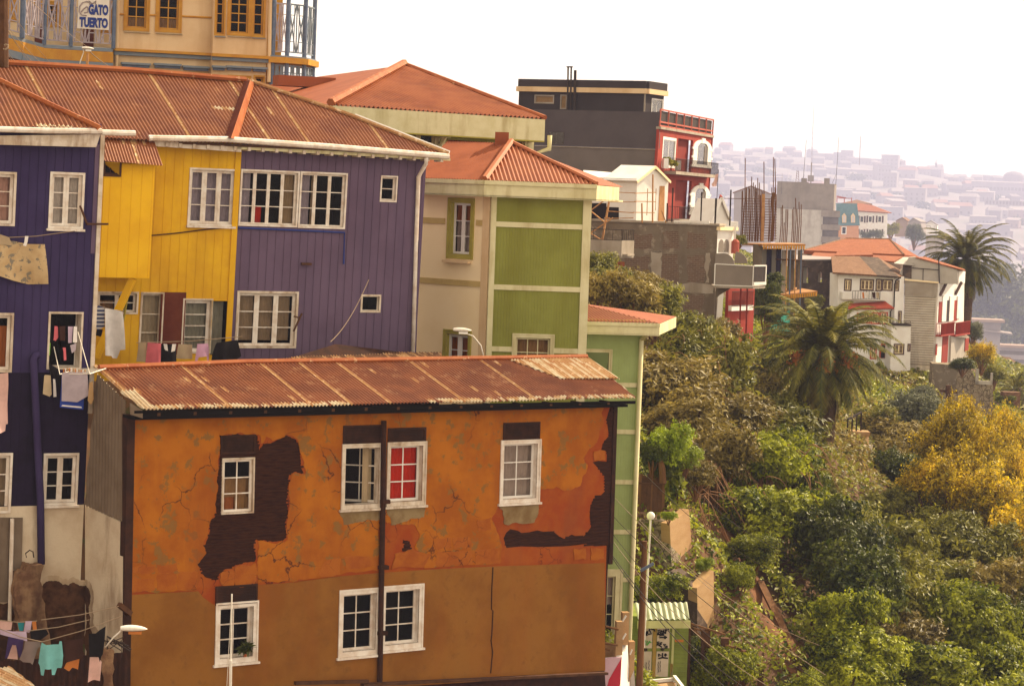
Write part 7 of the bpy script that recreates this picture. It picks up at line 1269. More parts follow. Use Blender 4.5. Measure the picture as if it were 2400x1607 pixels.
# ivy and weeds covering the slope
r = np.random.default_rng(21); n = 430000
xx = r.uniform(2.5, 66, n); yy = 86+(215-86)*r.random(n)**1.25; keep = (xx < yy*.25+12) & (xx > yy*.028)
xx, yy = xx[keep], yy[keep]; hh = zter(xx, yy)
mound = 1.1*np.clip(np.sin(xx*.75+np.sin(yy*.6)*1.4)*np.sin(yy*.7+np.sin(xx*.45)*1.2)+.25, 0, 2)
slip = np.exp(-(((xx-10.3-(102-yy)*.25)/1.0)**2))*((yy > 92) & (yy < 105)); kp = r.random(len(xx)) > slip*1.05
xx, yy, hh, mound = xx[kp], yy[kp], hh[kp], mound[kp]; n = len(xx)
c = np.stack([xx, yy, hh+mound*r.random(n)**.35+r.random(n)*.25], 1)
sel = np.sin(xx*.23+1)*np.sin(yy*.11+xx*.1)+.35*r.normal(size=n)+np.where(yy > 108, .55, -.35)-np.where(xx > 17, .2, 0)
vs, fs = leafquads(c, r.normal(size=(n, 3))*.6+np.array([.1, -.35, .75]), r.uniform(.08, .2, n)*(.6+yy/230), 1.7, r); k = MB(); k.arr(vs, fs, np.where(sel > .75, 2, np.where(sel > .1, 1, 0)))
struct('ivy_and_weeds', k, ['leaf_green', 'leaf_olive', 'leaf_brown'], False, 'stuff')
n2 = 70000; xx = r.uniform(8, 110, n2); yy = r.uniform(205, 430, n2); kp = (xx < yy*.27) & (xx > yy*.06); xx, yy = xx[kp], yy[kp]; n2 = len(xx)
c = np.stack([xx, yy, zter(xx, yy)+r.random(n2)**.5*(.5+.6*np.clip(np.sin(xx*.5)*np.sin(yy*.35), 0, 1))], 1); vs, fs = leafquads(c, r.normal(size=(n2, 3))*.6+np.array([.1, -.4, .7]), r.uniform(.25, .6, n2), 1.7, r); k = MB(); k.arr(vs, fs, (r.random(n2) > .45).astype(int)); struct('valley_scrub', k, ['leaf_green', 'leaf_olive'], False, 'stuff')
# dry hanging vines and bare twigs
k = MB(); rv = random.Random(8)
for i in range(330):
    z_, x, y = ('G', rv.uniform(810, 1120), rv.uniform(200, 720)) if i < 95 else ('V', rv.uniform(1480, 1900), rv.uniform(760, 1200)); x = x if z_ == 'G' or y > 1010 else min(x, 1480+(x-1480)*.55); D = 100+(x-810)*.03 if z_ == 'G' else (121-(y-800)*.035+rv.uniform(-4, 2))
    p = at(z_, x, y, D); d = np.array([rv.uniform(-.6, .9), rv.uniform(-.6, .3), rv.uniform(-1.2, .7)]); pts = [p]
    for j in range(5): d = d+np.array([rv.uniform(-.3, .3), rv.uniform(-.3, .3), -.18]); pts.append(pts[-1]+d*.42)
    k.tube(pts, [.028, .024, .02, .016, .012, .008], 3, 0, False)
struct('dry_vines', k, 'twig', False, 'stuff')

for k_, (T_, u_, s_) in SH.items():
    if not u_:
        for ch in list(T_.children): bpy.data.objects.remove(ch)
        bpy.data.objects.remove(T_)
# ------------------------------------------------------------------ RETAINING WALLS, FENCE, SHED, STAIRS
W1 = Pl(at('G', 700, 760, 95), 62); W1f = Pl(W1.w(0, 0), -25)
T_ = thing('upper_retaining_wall', 'upper sunlit retaining wall below the dark board fence, its left face stained and in shade', 'retaining wall', W1.w(1, -3))
k = MB(); k.prism(W1, ragged(W1.poly('G', [(697, 585), (812, 498), (836, 790), (800, 922), (712, 882)]), .03, 2, 3), -.4, 0); k.build('wall', 'sand_wall', T_)
k = MB(); k.prism(W1f, W1f.poly('G', [(480, 560), (695, 580), (710, 880), (600, 850), (480, 860)]), -1.2, -.01); k.build('stained_shaded_wall', 'stone', T_)  # spotted left face, also coloured darker for its shade
W2 = Pl(at('G', 862, 1100, 93.5), 60); T_ = thing('lower_retaining_wall', 'tall lower sunlit retaining wall right of the graffiti shed', 'retaining wall', W2.w(1, -4))
k = MB(); k.prism(W2, ragged(W2.poly('G', [(862, 975), (962, 868), (968, 1420), (866, 1420)]), .03, 2, 4), -.4, 0); k.build('wall', 'sand_wall', T_)
W2f = Pl(W2.w(0, 0), -28); k = MB(); k.prism(W2f, W2f.poly('G', [(700, 870), (862, 985), (862, 1420), (820, 1400), (800, 1060), (700, 960)]), -1.0, -.01); k.build('shaded_wall', 'dark_brick', T_)  # left face takes a dark material, its shade put into the colour
PFn = Pl(at('G', 590, 400, 95.5), 5); T_ = thing('board_fence', 'weathered brown board fence beside the pale green downpipe', 'fence', PFn.w(0, -2))
for i in range(9): x = 512+i*17; k = MB(); b = PFn.box('G', x, 285+(i % 3)*8, x+15, 515); k.box(PFn, *b, -.05, 0+.02*(i % 2)); k.build('board', 'timber_dark' if i % 4 else 'pole_wood', T_)
k = MB(); b = PFn.box('G', 508, 335, 665, 348); k.box(PFn, *b, .03, .09); k.build('rail', 'timber_dark', T_)
for x, y0, y1 in ((668, 500, 250), (716, 400, 200), (783, 300, 180), (735, 460, 330), (772, 430, 290)):
    k = MB(); k.bar(at('G', x, y0, 96), at('G', x+rv.uniform(-3, 8), y1, 96), .16, .16); solo('fence_post', k, 'timber_dark', 'old dark post standing in the lime-green bush by the retaining wall', 'post', 'old posts in the lime-green bush')
k = MB(); k.tube([at('G', 640, 190, 95.2), at('G', 650, 250, 95.2), at('G', 655, 340, 95.2)], [.1, .14, .15], 7); solo('dead_trunk', k, 'pole_wood', 'short bleached dead trunk above the board fence', 'trunk')
# ivy strands on fence
bl = [(*at('G', x, y, 95.8), .3, .7) for x, y in ((690, 330), (700, 400), (690, 460), (735, 340), (740, 380))]; vs, fs = leafcloud(bl, 500, .16, 3); k = MB(); k.arr(vs, fs, 0); solo('hanging_ivy', k, 'leaf_green', 'ivy strands hanging on the posts above the upper retaining wall', 'ivy')
# graffiti shed
PSd = Pl(at('O', 1100, 1000, 89), 4).lean('O', 1110, 540, 1075, 1400); T_ = thing('graffiti_shed', 'green board shed with tagged white double doors and a small corrugated roof', 'shed', PSd.hit('O', 1100, 1480))
b = PSd.box('O', 700, 520, 1540, 1480); k = MB(); k.box(PSd, b[0], b[1]+.1, b[2]-1, b[3]+.2, -3, 0); k.build('wall', 'shed_green', T_)
k = MB()
for i in range(13): v_ = b[2]+(b[3]-b[2])*i/13; k.box(PSd, b[0]+.01, b[1]+.09, v_, v_+.035, .002, .03)
k.build('weatherboards', 'shed_green', T_)
fr = PSd.poly('O', [(850, 1470), (1330, 1480), (1390, 525), (870, 520)]); k = MB(); k.prism(PSd, fr, .0, .05); dr = k.build('door', 'shed_green', T_)
for q in ([(870, 1405), (885, 1000), (1015, 1000), (1000, 1410)], [(890, 945), (895, 545), (1035, 545), (1018, 948)], [(1070, 1405), (1095, 1000), (1292, 1000), (1272, 1408)], [(1095, 945), (1110, 540), (1305, 540), (1300, 945)]): k = MB(); k.prism(PSd, PSd.poly('O', q), .04, .07); k.build('door_panel', 'shed_panel', dr)
for q, m_ in (([(1015, 1410), (1040, 545), (1100, 545), (1072, 1410)], 'shed_ochre'), ([(1315, 1480), (1350, 525), (1390, 525), (1352, 1480)], 'green_trim'), ([(1310, 1470), (1320, 1190), (1360, 1200), (1350, 1470)], 'shed_ochre')): k = MB(); k.prism(PSd, PSd.poly('O', q), .04, .085); k.build('door_trim', m_, dr)
for x, y in ((920, 978), (1195, 972)): k = MB(); k.lathe(PSd.hit('O', x, y, .1), [(0, .06), (.07, .03), (.07, -.03), (0, -.06)], 8); k.build('door_knob', 'black_metal', dr)
k = MB(); k.box(PSd, *PSd.box('O', 1392, 808, 1530, 850), .03, .05); k.build('board', 'orange_cloth', T_)
def stroke(pts, m_, w=.045):
    k = MB(); k.tube([PSd.hit('O', x, y, .085) for x, y in pts], w*.5, 4); k.build('graffiti', m_, dr)
for s_ in ([(895, 735), (905, 760), (920, 740), (925, 680)], [(935, 690), (960, 675), (950, 705), (970, 730), (940, 750), (935, 690)], [(1000, 640), (975, 655), (1000, 690), (1010, 720), (975, 725)], [(975, 620), (1010, 615), (1020, 650), (1060, 650), (1070, 680)], [(970, 640), (985, 610)],
    [(1140, 610), (1180, 590), (1240, 600), (1200, 625), (1140, 620)], [(1150, 660), (1120, 670), (1145, 690), (1115, 715)], [(1165, 715), (1170, 655), (1190, 680), (1168, 690)], [(1195, 715), (1210, 655), (1225, 712)], [(1200, 690), (1222, 690)], [(1235, 650), (1245, 685), (1265, 640)], [(1245, 685), (1240, 720)], [(1285, 630), (1288, 660)], [(1110, 730), (1220, 722)], [(1220, 740), (1150, 745), (1145, 780), (1260, 775)], [(1225, 755), (1262, 775), (1225, 800)],
    [(1105, 910), (1110, 850), (1140, 850), (1130, 875), (1110, 880), (1145, 915)], [(1190, 860), (1155, 870), (1150, 915), (1185, 935)], [(1150, 892), (1180, 890)], [(1250, 890), (1210, 890), (1225, 915), (1270, 920), (1270, 945), (1225, 945)],
    [(1130, 1045), (1130, 1085), (1170, 1065), (1130, 1045)], [(1195, 1030), (1190, 1095)], [(1240, 1040), (1225, 1060), (1240, 1085), (1265, 1062), (1240, 1040)], [(1242, 1050), (1242, 1075)], [(1125, 1120), (1195, 1105), (1280, 1115)], [(1185, 1100), (1205, 1085)]): stroke(s_, 'ink', .055)
for s_ in ([(890, 850), (910, 860), (920, 820), (930, 880), (950, 830), (960, 890), (985, 840), (1010, 860)], [(925, 880), (940, 905), (990, 850)]): stroke(s_, 'ink_green')
for x0, y0 in ((975, 1150), (1125, 1170), (1155, 1160), (930, 1180)): stroke([(x0+5*math.sin(i*2.1), y0+i*22) for i in range(9)], 'ink', .02)
P2 = PSd.off(.75); a_, b_ = P2.hit('O', 790, 495), P2.hit('O', 1648, 490); c_, d_ = PSd.off(-.25).hit('O', 1590, 215), PSd.off(-.25).hit('O', 730, 240)
k = MB(); corr(k, [a_, b_, c_, d_], .42/2, .035, 3, 3, worn=0, sheet=50); k.build('roof', ['shed_roof', 'shed_roof', 'shed_roof'], T_, smooth=True); k = MB(); k.bar(a_-np.array([0, 0, .18]), b_-np.array([0, 0, .18]), .06, .28); k.build('fascia', 'green_trim', T_)
# pink-painted stair wall with posts
PPk = Pl(at('O', 400, 1300, 80), 10); T_ = thing('painted_stair_wall', 'pink and magenta painted stair parapet with stepped terracotta posts', 'wall', PPk.hit('O', 400, 1560))
k = MB(); k.prism(PPk, PPk.poly('O', [(200, 1640), (205, 1130), (530, 1100), (500, 1640)]), -.2, 0); k.build('wall', 'lilac_wall', T_); k = MB(); k.prism(PPk, PPk.poly('O', [(280, 1640), (325, 1460), (530, 1110), (505, 1640)]), -.1, .012); k.build('painted_triangle', 'magenta', T_)
P2 = Pl(PPk.hit('O', 520, 1300), 72); k = MB(); k.prism(P2, ragged(P2.poly('O', [(500, 1640), (535, 1090), (630, 900), (655, 1300), (665, 1640)]), .04, 2, 4), -.2, 0); k.build('end_wall', 'clean_white', T_)
k = MB(); k.prism(PPk.off(-.8), PPk.off(-.8).poly('O', [(150, 1100), (250, 870), (420, 900), (430, 1090)]), -.3, 0); k.build('landing', 'sand_wall', T_)
for q, m_ in (([(430, 1090), (455, 525), (560, 525), (540, 1090)], 'sand_wall'), ([(550, 900), (550, 380), (660, 380), (640, 900)], 'sand_wall'), ([(650, 1500), (655, 850), (750, 850), (735, 1300), (690, 1400)], 'sand_wall')):
    n_ = -.15 if q[0][0] == 430 else -.5 if q[0][0] == 550 else -.9; k = MB(); P3 = PPk.off(n_); k.prism(P3, P3.poly('O', q), -.3, 0); k.build('post', m_, T_)
P3 = PPk.off(-2.2); k = MB(); k.prism(P3, P3.poly('O', [(660, 1640), (700, 1350), (730, 1260), (755, 1640)]), -.3, 0); k.build('end_wall', 'clean_white', T_)
for q, w in (([(255, 598), (480, 650)], .06), ([(250, 872), (465, 905)], .06), ([(245, 955), (340, 985)], .06), ([(545, 520), (605, 425)], .05), ([(548, 810), (600, 715)], .05), ([(670, 1055), (700, 975)], .04)): k = MB(); k.tube([PPk.hit('O', *q[0], .05), PPk.hit('O', *q[1], .05)], w*.7, 6); k.build('handrail', 'pole_wood' if w > .05 else 'lamp_white', T_)
k = MB(); k.bar(at('O', 860, 1500, 87), at('O', 1390, 1455, 87.5), .1, .12); k.bar(at('O', 1385, 1415, 87.5), at('O', 1520, 1590, 86), .12, .12); k.bar(at('O', 1398, 1460, 87.4), at('O', 1390, 1600, 87.4), .14, .14); solo('stair_handrail', k, 'clean_white', 'white pipe handrail in front of the graffiti shed', 'handrail')
k = MB(); k.slab([at('O', 850, 1510, 87.3), at('O', 1400, 1465, 87.6), at('O', 1400, 1700, 86), at('O', 850, 1700, 86)], .3); struct('landing', k, 'sand_wall')
# fence posts and rails down the slope
for i, (x, y0, y1, w) in enumerate(((915, 1568, 1220, .34), (1030, 1600, 1275, .3), (1140, 1600, 1350, .26), (800, 1540, 1190, .3), (1250, 1600, 1440, .22))):
    k = MB(); k.bar(at('G', x-8, y0+60, 90), at('G', x, y1, 90), w, w); solo('dark_post', k, 'timber_dark', 'thick dark timber post of the broken fence below the retaining wall', 'post', 'broken fence posts')
for q in (((810, 1185), (1035, 1258)), ((830, 1215), (930, 1240)), ((820, 1200), (1000, 1390)), ((1030, 1320), (1130, 1345)), ((1130, 1420), (1270, 1448)), ((1140, 1440), (1250, 1475)), ((1090, 1325), (1150, 1365))):
    k = MB(); k.bar(at('G', *q[0], 89.8), at('G', *q[1], 89.8), .07, .07); solo('broken_rail', k, 'pole_wood', 'thin broken rail of the fence below the retaining wall', 'rail', 'broken fence rails')
k = MB(); gp = lambda x, y, o: np.array([x, y, ground(x, y)+o]); k.bar(gp(10.9, 100.5, .25), gp(12.2, 94.5, .3), .3, .12); solo('fallen_plank', k, 'pole_wood', 'long plank lying on the bare earth of the landslip', 'plank')
# landslip scar of bare earth
ty = np.linspace(92.5, 104.5, 60); tw_ = np.linspace(-1, 1, 16); X = np.array([[10.3+(102-y)*.25+.25*math.sin(y*1.3)+w*(.35+.75*math.sin(math.pi*(y-92)/13)+.12*math.sin(y*4+w)) for w in tw_] for y in ty]); Yy = np.repeat(ty[:, None], 16, 1)
zz_ = zter(X.ravel(), Yy.ravel())+.1-.14*np.tile(np.abs(tw_)**3, 60)+.05*np.sin(X.ravel()*6)*np.sin(Yy.ravel()*5); vv_ = np.stack([X.ravel(), Yy.ravel(), zz_], 1); i_ = (np.arange(59)[:, None]*16+np.arange(15)[None]).ravel()
k = MB(); k.arr(vv_, np.stack([i_, i_+1, i_+17, i_+16], 1), 0); struct('landslip', k, 'earth', True)
# ruined steps with railing
PSt = Pl(at('H', 520, 700, 138), 50); PSf = Pl(PSt.w(0, 0), -35); T_ = thing('ruined_steps', 'pale ruined terrace wall with posts and a small iron railing right of the large palm', 'steps', PSt.hit('H', 520, 800))
k = MB(); k.prism(PSt, ragged(PSt.poly('H', [(496, 760), (500, 660), (530, 640), (552, 640), (552, 800), (545, 812)]), .15, 2, 2), -1, 0); k.build('wall', 'sand_wall', T_)
for x, y0, y1 in ((488, 690, 630), (540, 665, 552), (480, 625, 590)): k = MB(); p, q2 = PSt.hit('H', x, y0, .1), PSt.hit('H', x+2, y1, .1); k.bar(p, q2, .8, .8); k.bar(q2, q2+np.array([0, 0, .25]), 1.1, 1.1); k.build('pillar', 'sand_wall', T_)
k = MB(); rail(k, PSt.hit('H', 490, 628, .1), PSt.hit('H', 545, 598, .1), 2.0, .45, .04, 0, .1); k.build('railing', 'black_metal', T_)
for i in range(4): k = MB(); a_ = PSf.hit('H', 420+i*20, 655-i*12); k.abox(a_, 3, 1.4, .5, -35); k.build('step', 'concrete_pale', T_)
k = MB(); c = at('H', 596, 840, 125); k.abox(c-np.array([0, 0, .4]), .5, .5, .9, 20); k.abox(c+np.array([-.42, .1, -.5]), .6, .5, .6, 35); solo('fallen_masonry', k, 'sand_wall', 'pale masonry lump half buried in scrub below the ruined steps', 'rubble')
P2 = Pl(at('H', 350, 520, 150), -5); k = MB(); k.box(P2, *P2.box('H', 300, 480, 372, 545), -2, 0); solo('garden_hut', k, 'tower_red', 'low red-brown hut wall hidden left of the large palm trunk', 'hut')
k = MB(); k.box(P2, *P2.box('H', 437, 528, 446, 566), -.3, 0); solo('green_drum', k, 'turquoise_cloth', 'small turquoise pipe standing right of the large palm trunk', 'pipe')
# retaining terrace with low wall and posts beside the white house
k = MB(); p, q2 = at('H', 905, 500, 190), at('H', 903, 350, 190); k.bar(p, q2, .35, .35); k.bar(at('H', 868, 372, 190), at('H', 940, 378, 190), .2, .2); solo('telegraph_pole', k, 'timber_dark', 'small dark pole with crossarm in front of the stone retaining wall', 'pole')
k = MB(); k.abox(at('H', 1150, 480, 222), 1.6, 1.0, 2.4, 10); k.slab([at('H', 1130, 520, 215), at('H', 1215, 520, 215), at('H', 1215, 505, 225), at('H', 1160, 500, 225)], .3); solo('roof_fragment', k, 'tile_brown', 'brown roof corner with a pale chimney at the right edge', 'roof')
# ------------------------------------------------------------------ LAMPS, POLES, CABLES
def cobra(name, label, z, head, D, arm, col, L=.75, th=10):
    c = at(z, *head, D); T = thing(name, label, 'street lamp', c); P = Pl(c, th); k = MB(); vs = []; n = 10; m = 10
    for i in range(n+1):
        t = i/n; w = math.sin(math.pi*min(1, .12+.88*t)**.9)**.6 if i < n else .05; x = -L/2+L*t
        for j in range(m): a = 2*math.pi*j/m; vs.append(P.w(x, .11*L/.75*w*math.sin(a)*(1 if math.sin(a) > 0 else .6), .15*w*math.cos(a)))
    k.add(vs, [(i*m+j, i*m+(j+1) % m, (i+1)*m+(j+1) % m, (i+1)*m+j) for i in range(n) for j in range(m)]); k.build('lamp_head', 'lamp_white', T, smooth=True)
    k = MB(); k.box(P, -L*.2, L*.28, -.12, -.05, -.1, .1); k.build('diffuser', col, T)
    k = MB(); k.tube([P.w(-L/2+.05, 0)]+[at(z, *a, D) for a in arm], .022, 6); k.build('arm', 'lamp_white', T, smooth=True)
cobra('street_lamp', 'pale street lamp head in front of the orange house at bottom left', 'E', (812, 1222), 60, [(720, 1245), (690, 1270), (640, 1330)], 'orange_cloth', .68, 8)
cobra('street_lamp', 'pale street lamp head against the cream house side wall', 'V', (1062, 755), 79.5, [(1085, 765), (1103, 785), (1112, 830)], 'lamp_glass', .72, -20) if False else cobra('street_lamp', 'pale street lamp head against the cream house side wall', 'V', (1058, 755), 79.5, [(1082, 768), (1100, 790), (1112, 840)], 'lamp_glass', .62, 0)
cobra('street_lamp', 'whitish street lamp head above the long rusty roof ridge', 'Q', (1610, 890), 100, [(1530, 960), (1480, 1100), (1440, 1230)], 'lamp_glass', .5, 10)
k = MB(); p = at('Q', 1590, 1240, 101); k.tube([p, at('Q', 1605, 980, 101)], .06, 6); solo('short_post', k, 'timber', 'short orange-brown post under the lamp above the rusty ridge', 'post')
p, q2 = at('G', 560, 850, 88), at('G', 580, 555, 88); T_ = thing('globe_lamp', 'white globe street lamp on a thin white post', 'street lamp', p); k = MB(); k.tube([p-np.array([0, 0, 3]), q2], .04, 8); k.build('post', 'lamp_white', T_)
k = MB(); c = at('G', 582, 538, 88); k.lathe(c, [(.0, -.155)]+[(.155*math.cos(a), .155*math.sin(a)) for a in np.linspace(-1.4, 1.4, 10)]+[(0, .155)], 16); k.build('globe', 'lamp_glass', T_, smooth=True)
k = MB(); k.tube([at('G', 510, 1640, 82), at('G', 530, 1100, 82), at('G', 545, 690, 82)], [.13, .115, .095], 10); T_ = solo('utility_pole', k, 'pole_wood', 'brown timber utility pole in front of the graffiti shed', 'pole'); PT_ = at('G', 545, 830, 81.8)
k = MB(); k.bar(at('G', 520, 870, 81.7), at('G', 600, 825, 81.7), .08, .1); k.build('crossarm', 'blue_post', T_)
k = MB(); k.tube([at('A', 8, 460, 55), at('A', 12, -60, 55)], [.17, .15], 10); T2 = solo('edge_pole', k, 'timber_dark', 'dark utility pole cut by the left edge of the view', 'pole')
k = MB(); k.tube([at('Q', x, y, 54.6) for x, y in ((60, 900), (100, 910), (140, 880), (150, 830), (110, 815), (80, 830))], .02, 5); k.build('hook', 'cable_pale', T2)
k = MB(); k.tube([at('E', 1392, 1800, 58), at('E', 1397, 1410, 58)], .04, 6); k.tube([at('E', 1397, 1410, 58), at('E', 1404, 1010, 58)], .018, 5); k.tube([at('E', 1372, 1600, 58), at('E', 1404, 1015, 58)], .007, 4); solo('aerial_mast', k, 'lamp_white', 'thin white aerial pole standing in front of the lower left orange house window', 'pole')
def cable(z, a, b, D0, D1, sag, label, group, m_='cable', r=.022, pre=None):
    p, q = at(z, *a, D0), at(z, *b, D1); k = MB(); k.tube([p+(q-p)*t-np.array([0, 0, sag*4*t*(1-t)]) for t in np.linspace(0, 1, 14)], r, 5); return solo('cable', k, m_, label, 'cable', group)
for i, (a, b, D0, D1, s_) in enumerate((((335, 400), (1640, 1500), 80, 70, .35), ((335, 520), (1640, 1560), 80, 69, .4), ((330, 620), (1400, 1590), 80, 66, .5), ((330, 660), (1330, 1590), 80, 66, .5), ((320, 735), (1180, 1600), 80, 66, .4), ((318, 745), (1060, 1600), 80, 66, .3), ((510, 560), (1600, 1320), 84, 70, .5), ((515, 250), (1640, 1000), 88, 74, .6), ((770, 290), (1640, 830), 95, 78, .6))):
    cable('G', a, b, D0, D1, s_, 'thin overhead cable running down past the graffiti shed', 'overhead cables over the ravine', 'cable' if i % 3 else 'cable_pale', .015 if i in (4, 5) else .01)
for i, (a, b) in enumerate((((100, 70), (940, 1180)), ((100, 440), (770, 1170)), ((130, 550), (620, 1160)), ((150, 560), (520, 1120)), ((100, 890), (300, 1130)), ((90, 880), (240, 1120)), ((540, 0), (1600, 860)))):
    cable('Q', a, b, 56, 84,   .05, 'pale drop wire fanning from the left edge pole to the rusty ridge', 'drop wires at the left edge', 'cable_pale', .007)
cable('Q', (1650, 950), (2050, 1250), 100, 100, .05, 'short stay wire right of the lamp above the rusty ridge', None, 'cable_pale', .02)
cable('B', (150, 1300), (-60, 1640), 79.5, 77, .25, 'pale wire drooping across the purple wall', None, 'cable_pale', .011)
# ------------------------------------------------------------------ LAUNDRY
G1, G2, G3, G4 = 'washing on the line under the yellow bay', 'washing on the blue house', 'washing in the open blue window', 'washing at the bottom left'
lines = [('L', (-20, 165), (500, 118), 68.6), ('D', (930, 880), (1650, 838), 74.5), ('D', (655, 620), (840, 665), 74.6), ('K', (-20, 350), (580, 362), 66), ('K', (650, 345), (1860, 135), 66), ('K', (-20, 480), (660, 690), 65), ('K', (660, 690), (1920, 285), 65), ('K', (430, 520), (1400, 345), 65.5)]
for z, a, b, D in lines: k = MB(); k.tube([at(z, *a, D), (at(z, *a, D)+at(z, *b, D))/2-np.array([0, 0, .05]), at(z, *b, D)], .012, 4); solo('clothes_line', k, 'cable_pale', 'thin sagging clothes line stretched in front of the old houses', 'line', 'clothes lines')
M('quilt', (.5, .36, .2), (.42, .28, .14), 2.2, c3=(.2, .17, .13), sc3=5, mix3=(.56, .58), bump=.1); M('dotted', (.48, .36, .22), (.3, .2, .1), 16, mix=(.55, .62), bump=.05)
def stripes(name, a, b, sc):
    m, t, bs = nodes(name); vec = nn(t, 'ShaderNodeTexCoord').outputs['Object']; wv = nn(t, 'ShaderNodeTexWave', Scale=sc, bands_direction='Z'); t.links.new(vec, wv.inputs[0]); t.links.new(mixc(t, ramp(t, wv.outputs['Fac'], .45, .55), a, b), bs.inputs['Base Color']); bs.inputs['Roughness'].default_value = .9
stripes('navy_stripes', (.03, .04, .12), (.5, .48, .5), 2.6)
C = lambda nm, *a, **k: cloth(dict(black_top='vest', grey_top='jumper', teal_top='jumper').get(nm, nm), *a, **k)
C('quilt', 'L', [(-30, 180), (90, 185), (180, 205), (295, 206), (315, 470), (200, 476), (90, 450), (-30, 410)], 68.5, 'quilt', 'patchwork quilt in beige and brown hanging from the upper blue house line', 'quilt', G2, 27, 5, .06)
C('blanket', 'L', [(-30, 415), (90, 452), (200, 478), (278, 480), (288, 588), (150, 590), (-30, 540)], 69.0, 'dotted', 'dotted beige blanket hanging below the patchwork quilt', 'blanket', G2, 27, 5, .05)
C('folded_cloth', 'L', [(-30, 130), (60, 160), (80, 215), (-30, 205)], 68.4, 'beige_cloth', 'greyish folded cloth over the top of the patchwork quilt', 'cloth', G2, 27, 8, .03)
C('white_sock', 'L', [(165, 152), (190, 152), (186, 185), (176, 220), (155, 215), (165, 185)], 68.5, 'white_cloth', 'single white sock pegged above the patchwork quilt', 'sock', G2, 27, 8, .01, .015)
C('pink_sheet', 'L', [(-30, 1075), (55, 1062), (65, 1410), (45, 1415), (45, 1455), (-30, 1475)], 68, 'pale_pink_cloth', 'pale pink sheet hanging from the lower blue house window at the left edge', 'sheet', G2, 27, 5, .07)
for nm, q, m_, lb in (('sock', [(362, 752), (388, 755), (390, 830), (372, 852), (355, 845), (368, 815)], 'pink_cloth', 'pink sock in the upper row of the open blue house window'), ('garment', [(395, 755), (440, 752), (438, 850), (400, 850)], 'brown_cloth', 'dark garment between pink and white socks in the open window'), ('white_socks', [(455, 755), (488, 756), (484, 865), (455, 866)], 'lavender_cloth', 'left pale sock pair in the open blue house window'), ('white_socks', [(490, 755), (516, 756), (516, 862), (486, 862)], 'white_cloth', 'right pale sock pair in the open blue house window'), ('sock', [(418, 896), (440, 896), (444, 980), (424, 982), (426, 935)], 'pink_cloth', 'pink sock in the lower row of the open window'), ('garment', [(468, 880), (510, 868), (508, 910), (480, 935)], 'mauve_cloth', 'small mauve garment in the lower row of the open window'), ('garment', [(316, 868), (338, 864), (334, 948), (314, 950)], 'green_cloth', 'lime green garment at the left jamb of the open window'), ('garment', [(326, 745), (352, 748), (350, 830), (326, 820)], 'black_cloth', 'black garment in the upper left of the open window')):
    C(nm, 'L', q, 69.6, m_, lb, 'clothes', G3, 27, 12, .015, .015)
C('black_sheet', 'L', [(326, 1000), (400, 1045), (408, 1190), (350, 1080), (326, 1075)], 69.3, 'black_cloth', 'black cloth hanging out of the open blue house window', 'cloth', G3, 27, 8, .02)
C('bag', 'L', [(296, 1078), (340, 1082), (350, 1210), (335, 1225), (285, 1205)], 69.2, 'cream_cloth', 'cream cloth bag hanging below the open window', 'bag', G3, 27, 6, .04); C('towel', 'L', [(355, 1105), (372, 1108), (380, 1225), (352, 1228)], 69.25, 'white_cloth', 'narrow white towel beside the cream bag', 'towel', G3, 27, 9, .02)
C('checked_towel', 'L', [(415, 1065), (582, 1058), (590, 1215), (520, 1262), (412, 1255)], 68.9, 'mauve_cloth', 'mauve checked towel over the airer outside the blue window', 'towel', G3, 27, 4, .03)
C('blue_towel', 'L', [(408, 1075), (570, 1065), (562, 1312), (400, 1295)], 69.05, 'blue_cloth', 'blue bordered towel behind the mauve checked towel', 'towel', G3, 27, 4, .015, kids=[('border', [(412, 1278), (548, 1290), (548, 1300), (410, 1287)], 'white_cloth'), ('border', [(548, 1200), (554, 1200), (553, 1295), (546, 1295)], 'white_cloth')])
C('tan_cloth', 'L', [(592, 1130), (622, 1120), (624, 1240), (605, 1280), (585, 1250)], 69.1, 'tan_curtain', 'tan cloth at the corner of the grey corrugated wall', 'cloth', G3, 27, 9, .03)
T_ = thing('clothes_airer', 'wire airer with a row of pegs outside the open blue house window', 'airer', at('L', 490, 1060, 69)); k = MB(); a_, b_ = at('L', 400, 1075, 69), at('L', 600, 1072, 69); bk_ = np.array([.35, 1.0, .12])
for t in np.linspace(0, 1, 7): k.tube([a_+bk_*t*.9, b_+bk_*t*.9], .01, 4)
k.tube([a_, a_+bk_], .015, 4); k.tube([b_, b_+bk_], .015, 4); k.tube([at('L', 360, 890, 69.4), a_], .012, 4); k.tube([at('L', 520, 790, 69.4), b_], .012, 4); k.build('frame', 'lamp_white', T_)
for i in range(12): c = at('L', 425+i*13, 1062-6*math.sin(i*.5), 69.3); k = MB(); k.abox(c, .03, .03, .1, i*30); k.build('peg', ('orange_cloth', 'white_cloth', 'tan_curtain')[i % 3], T_)
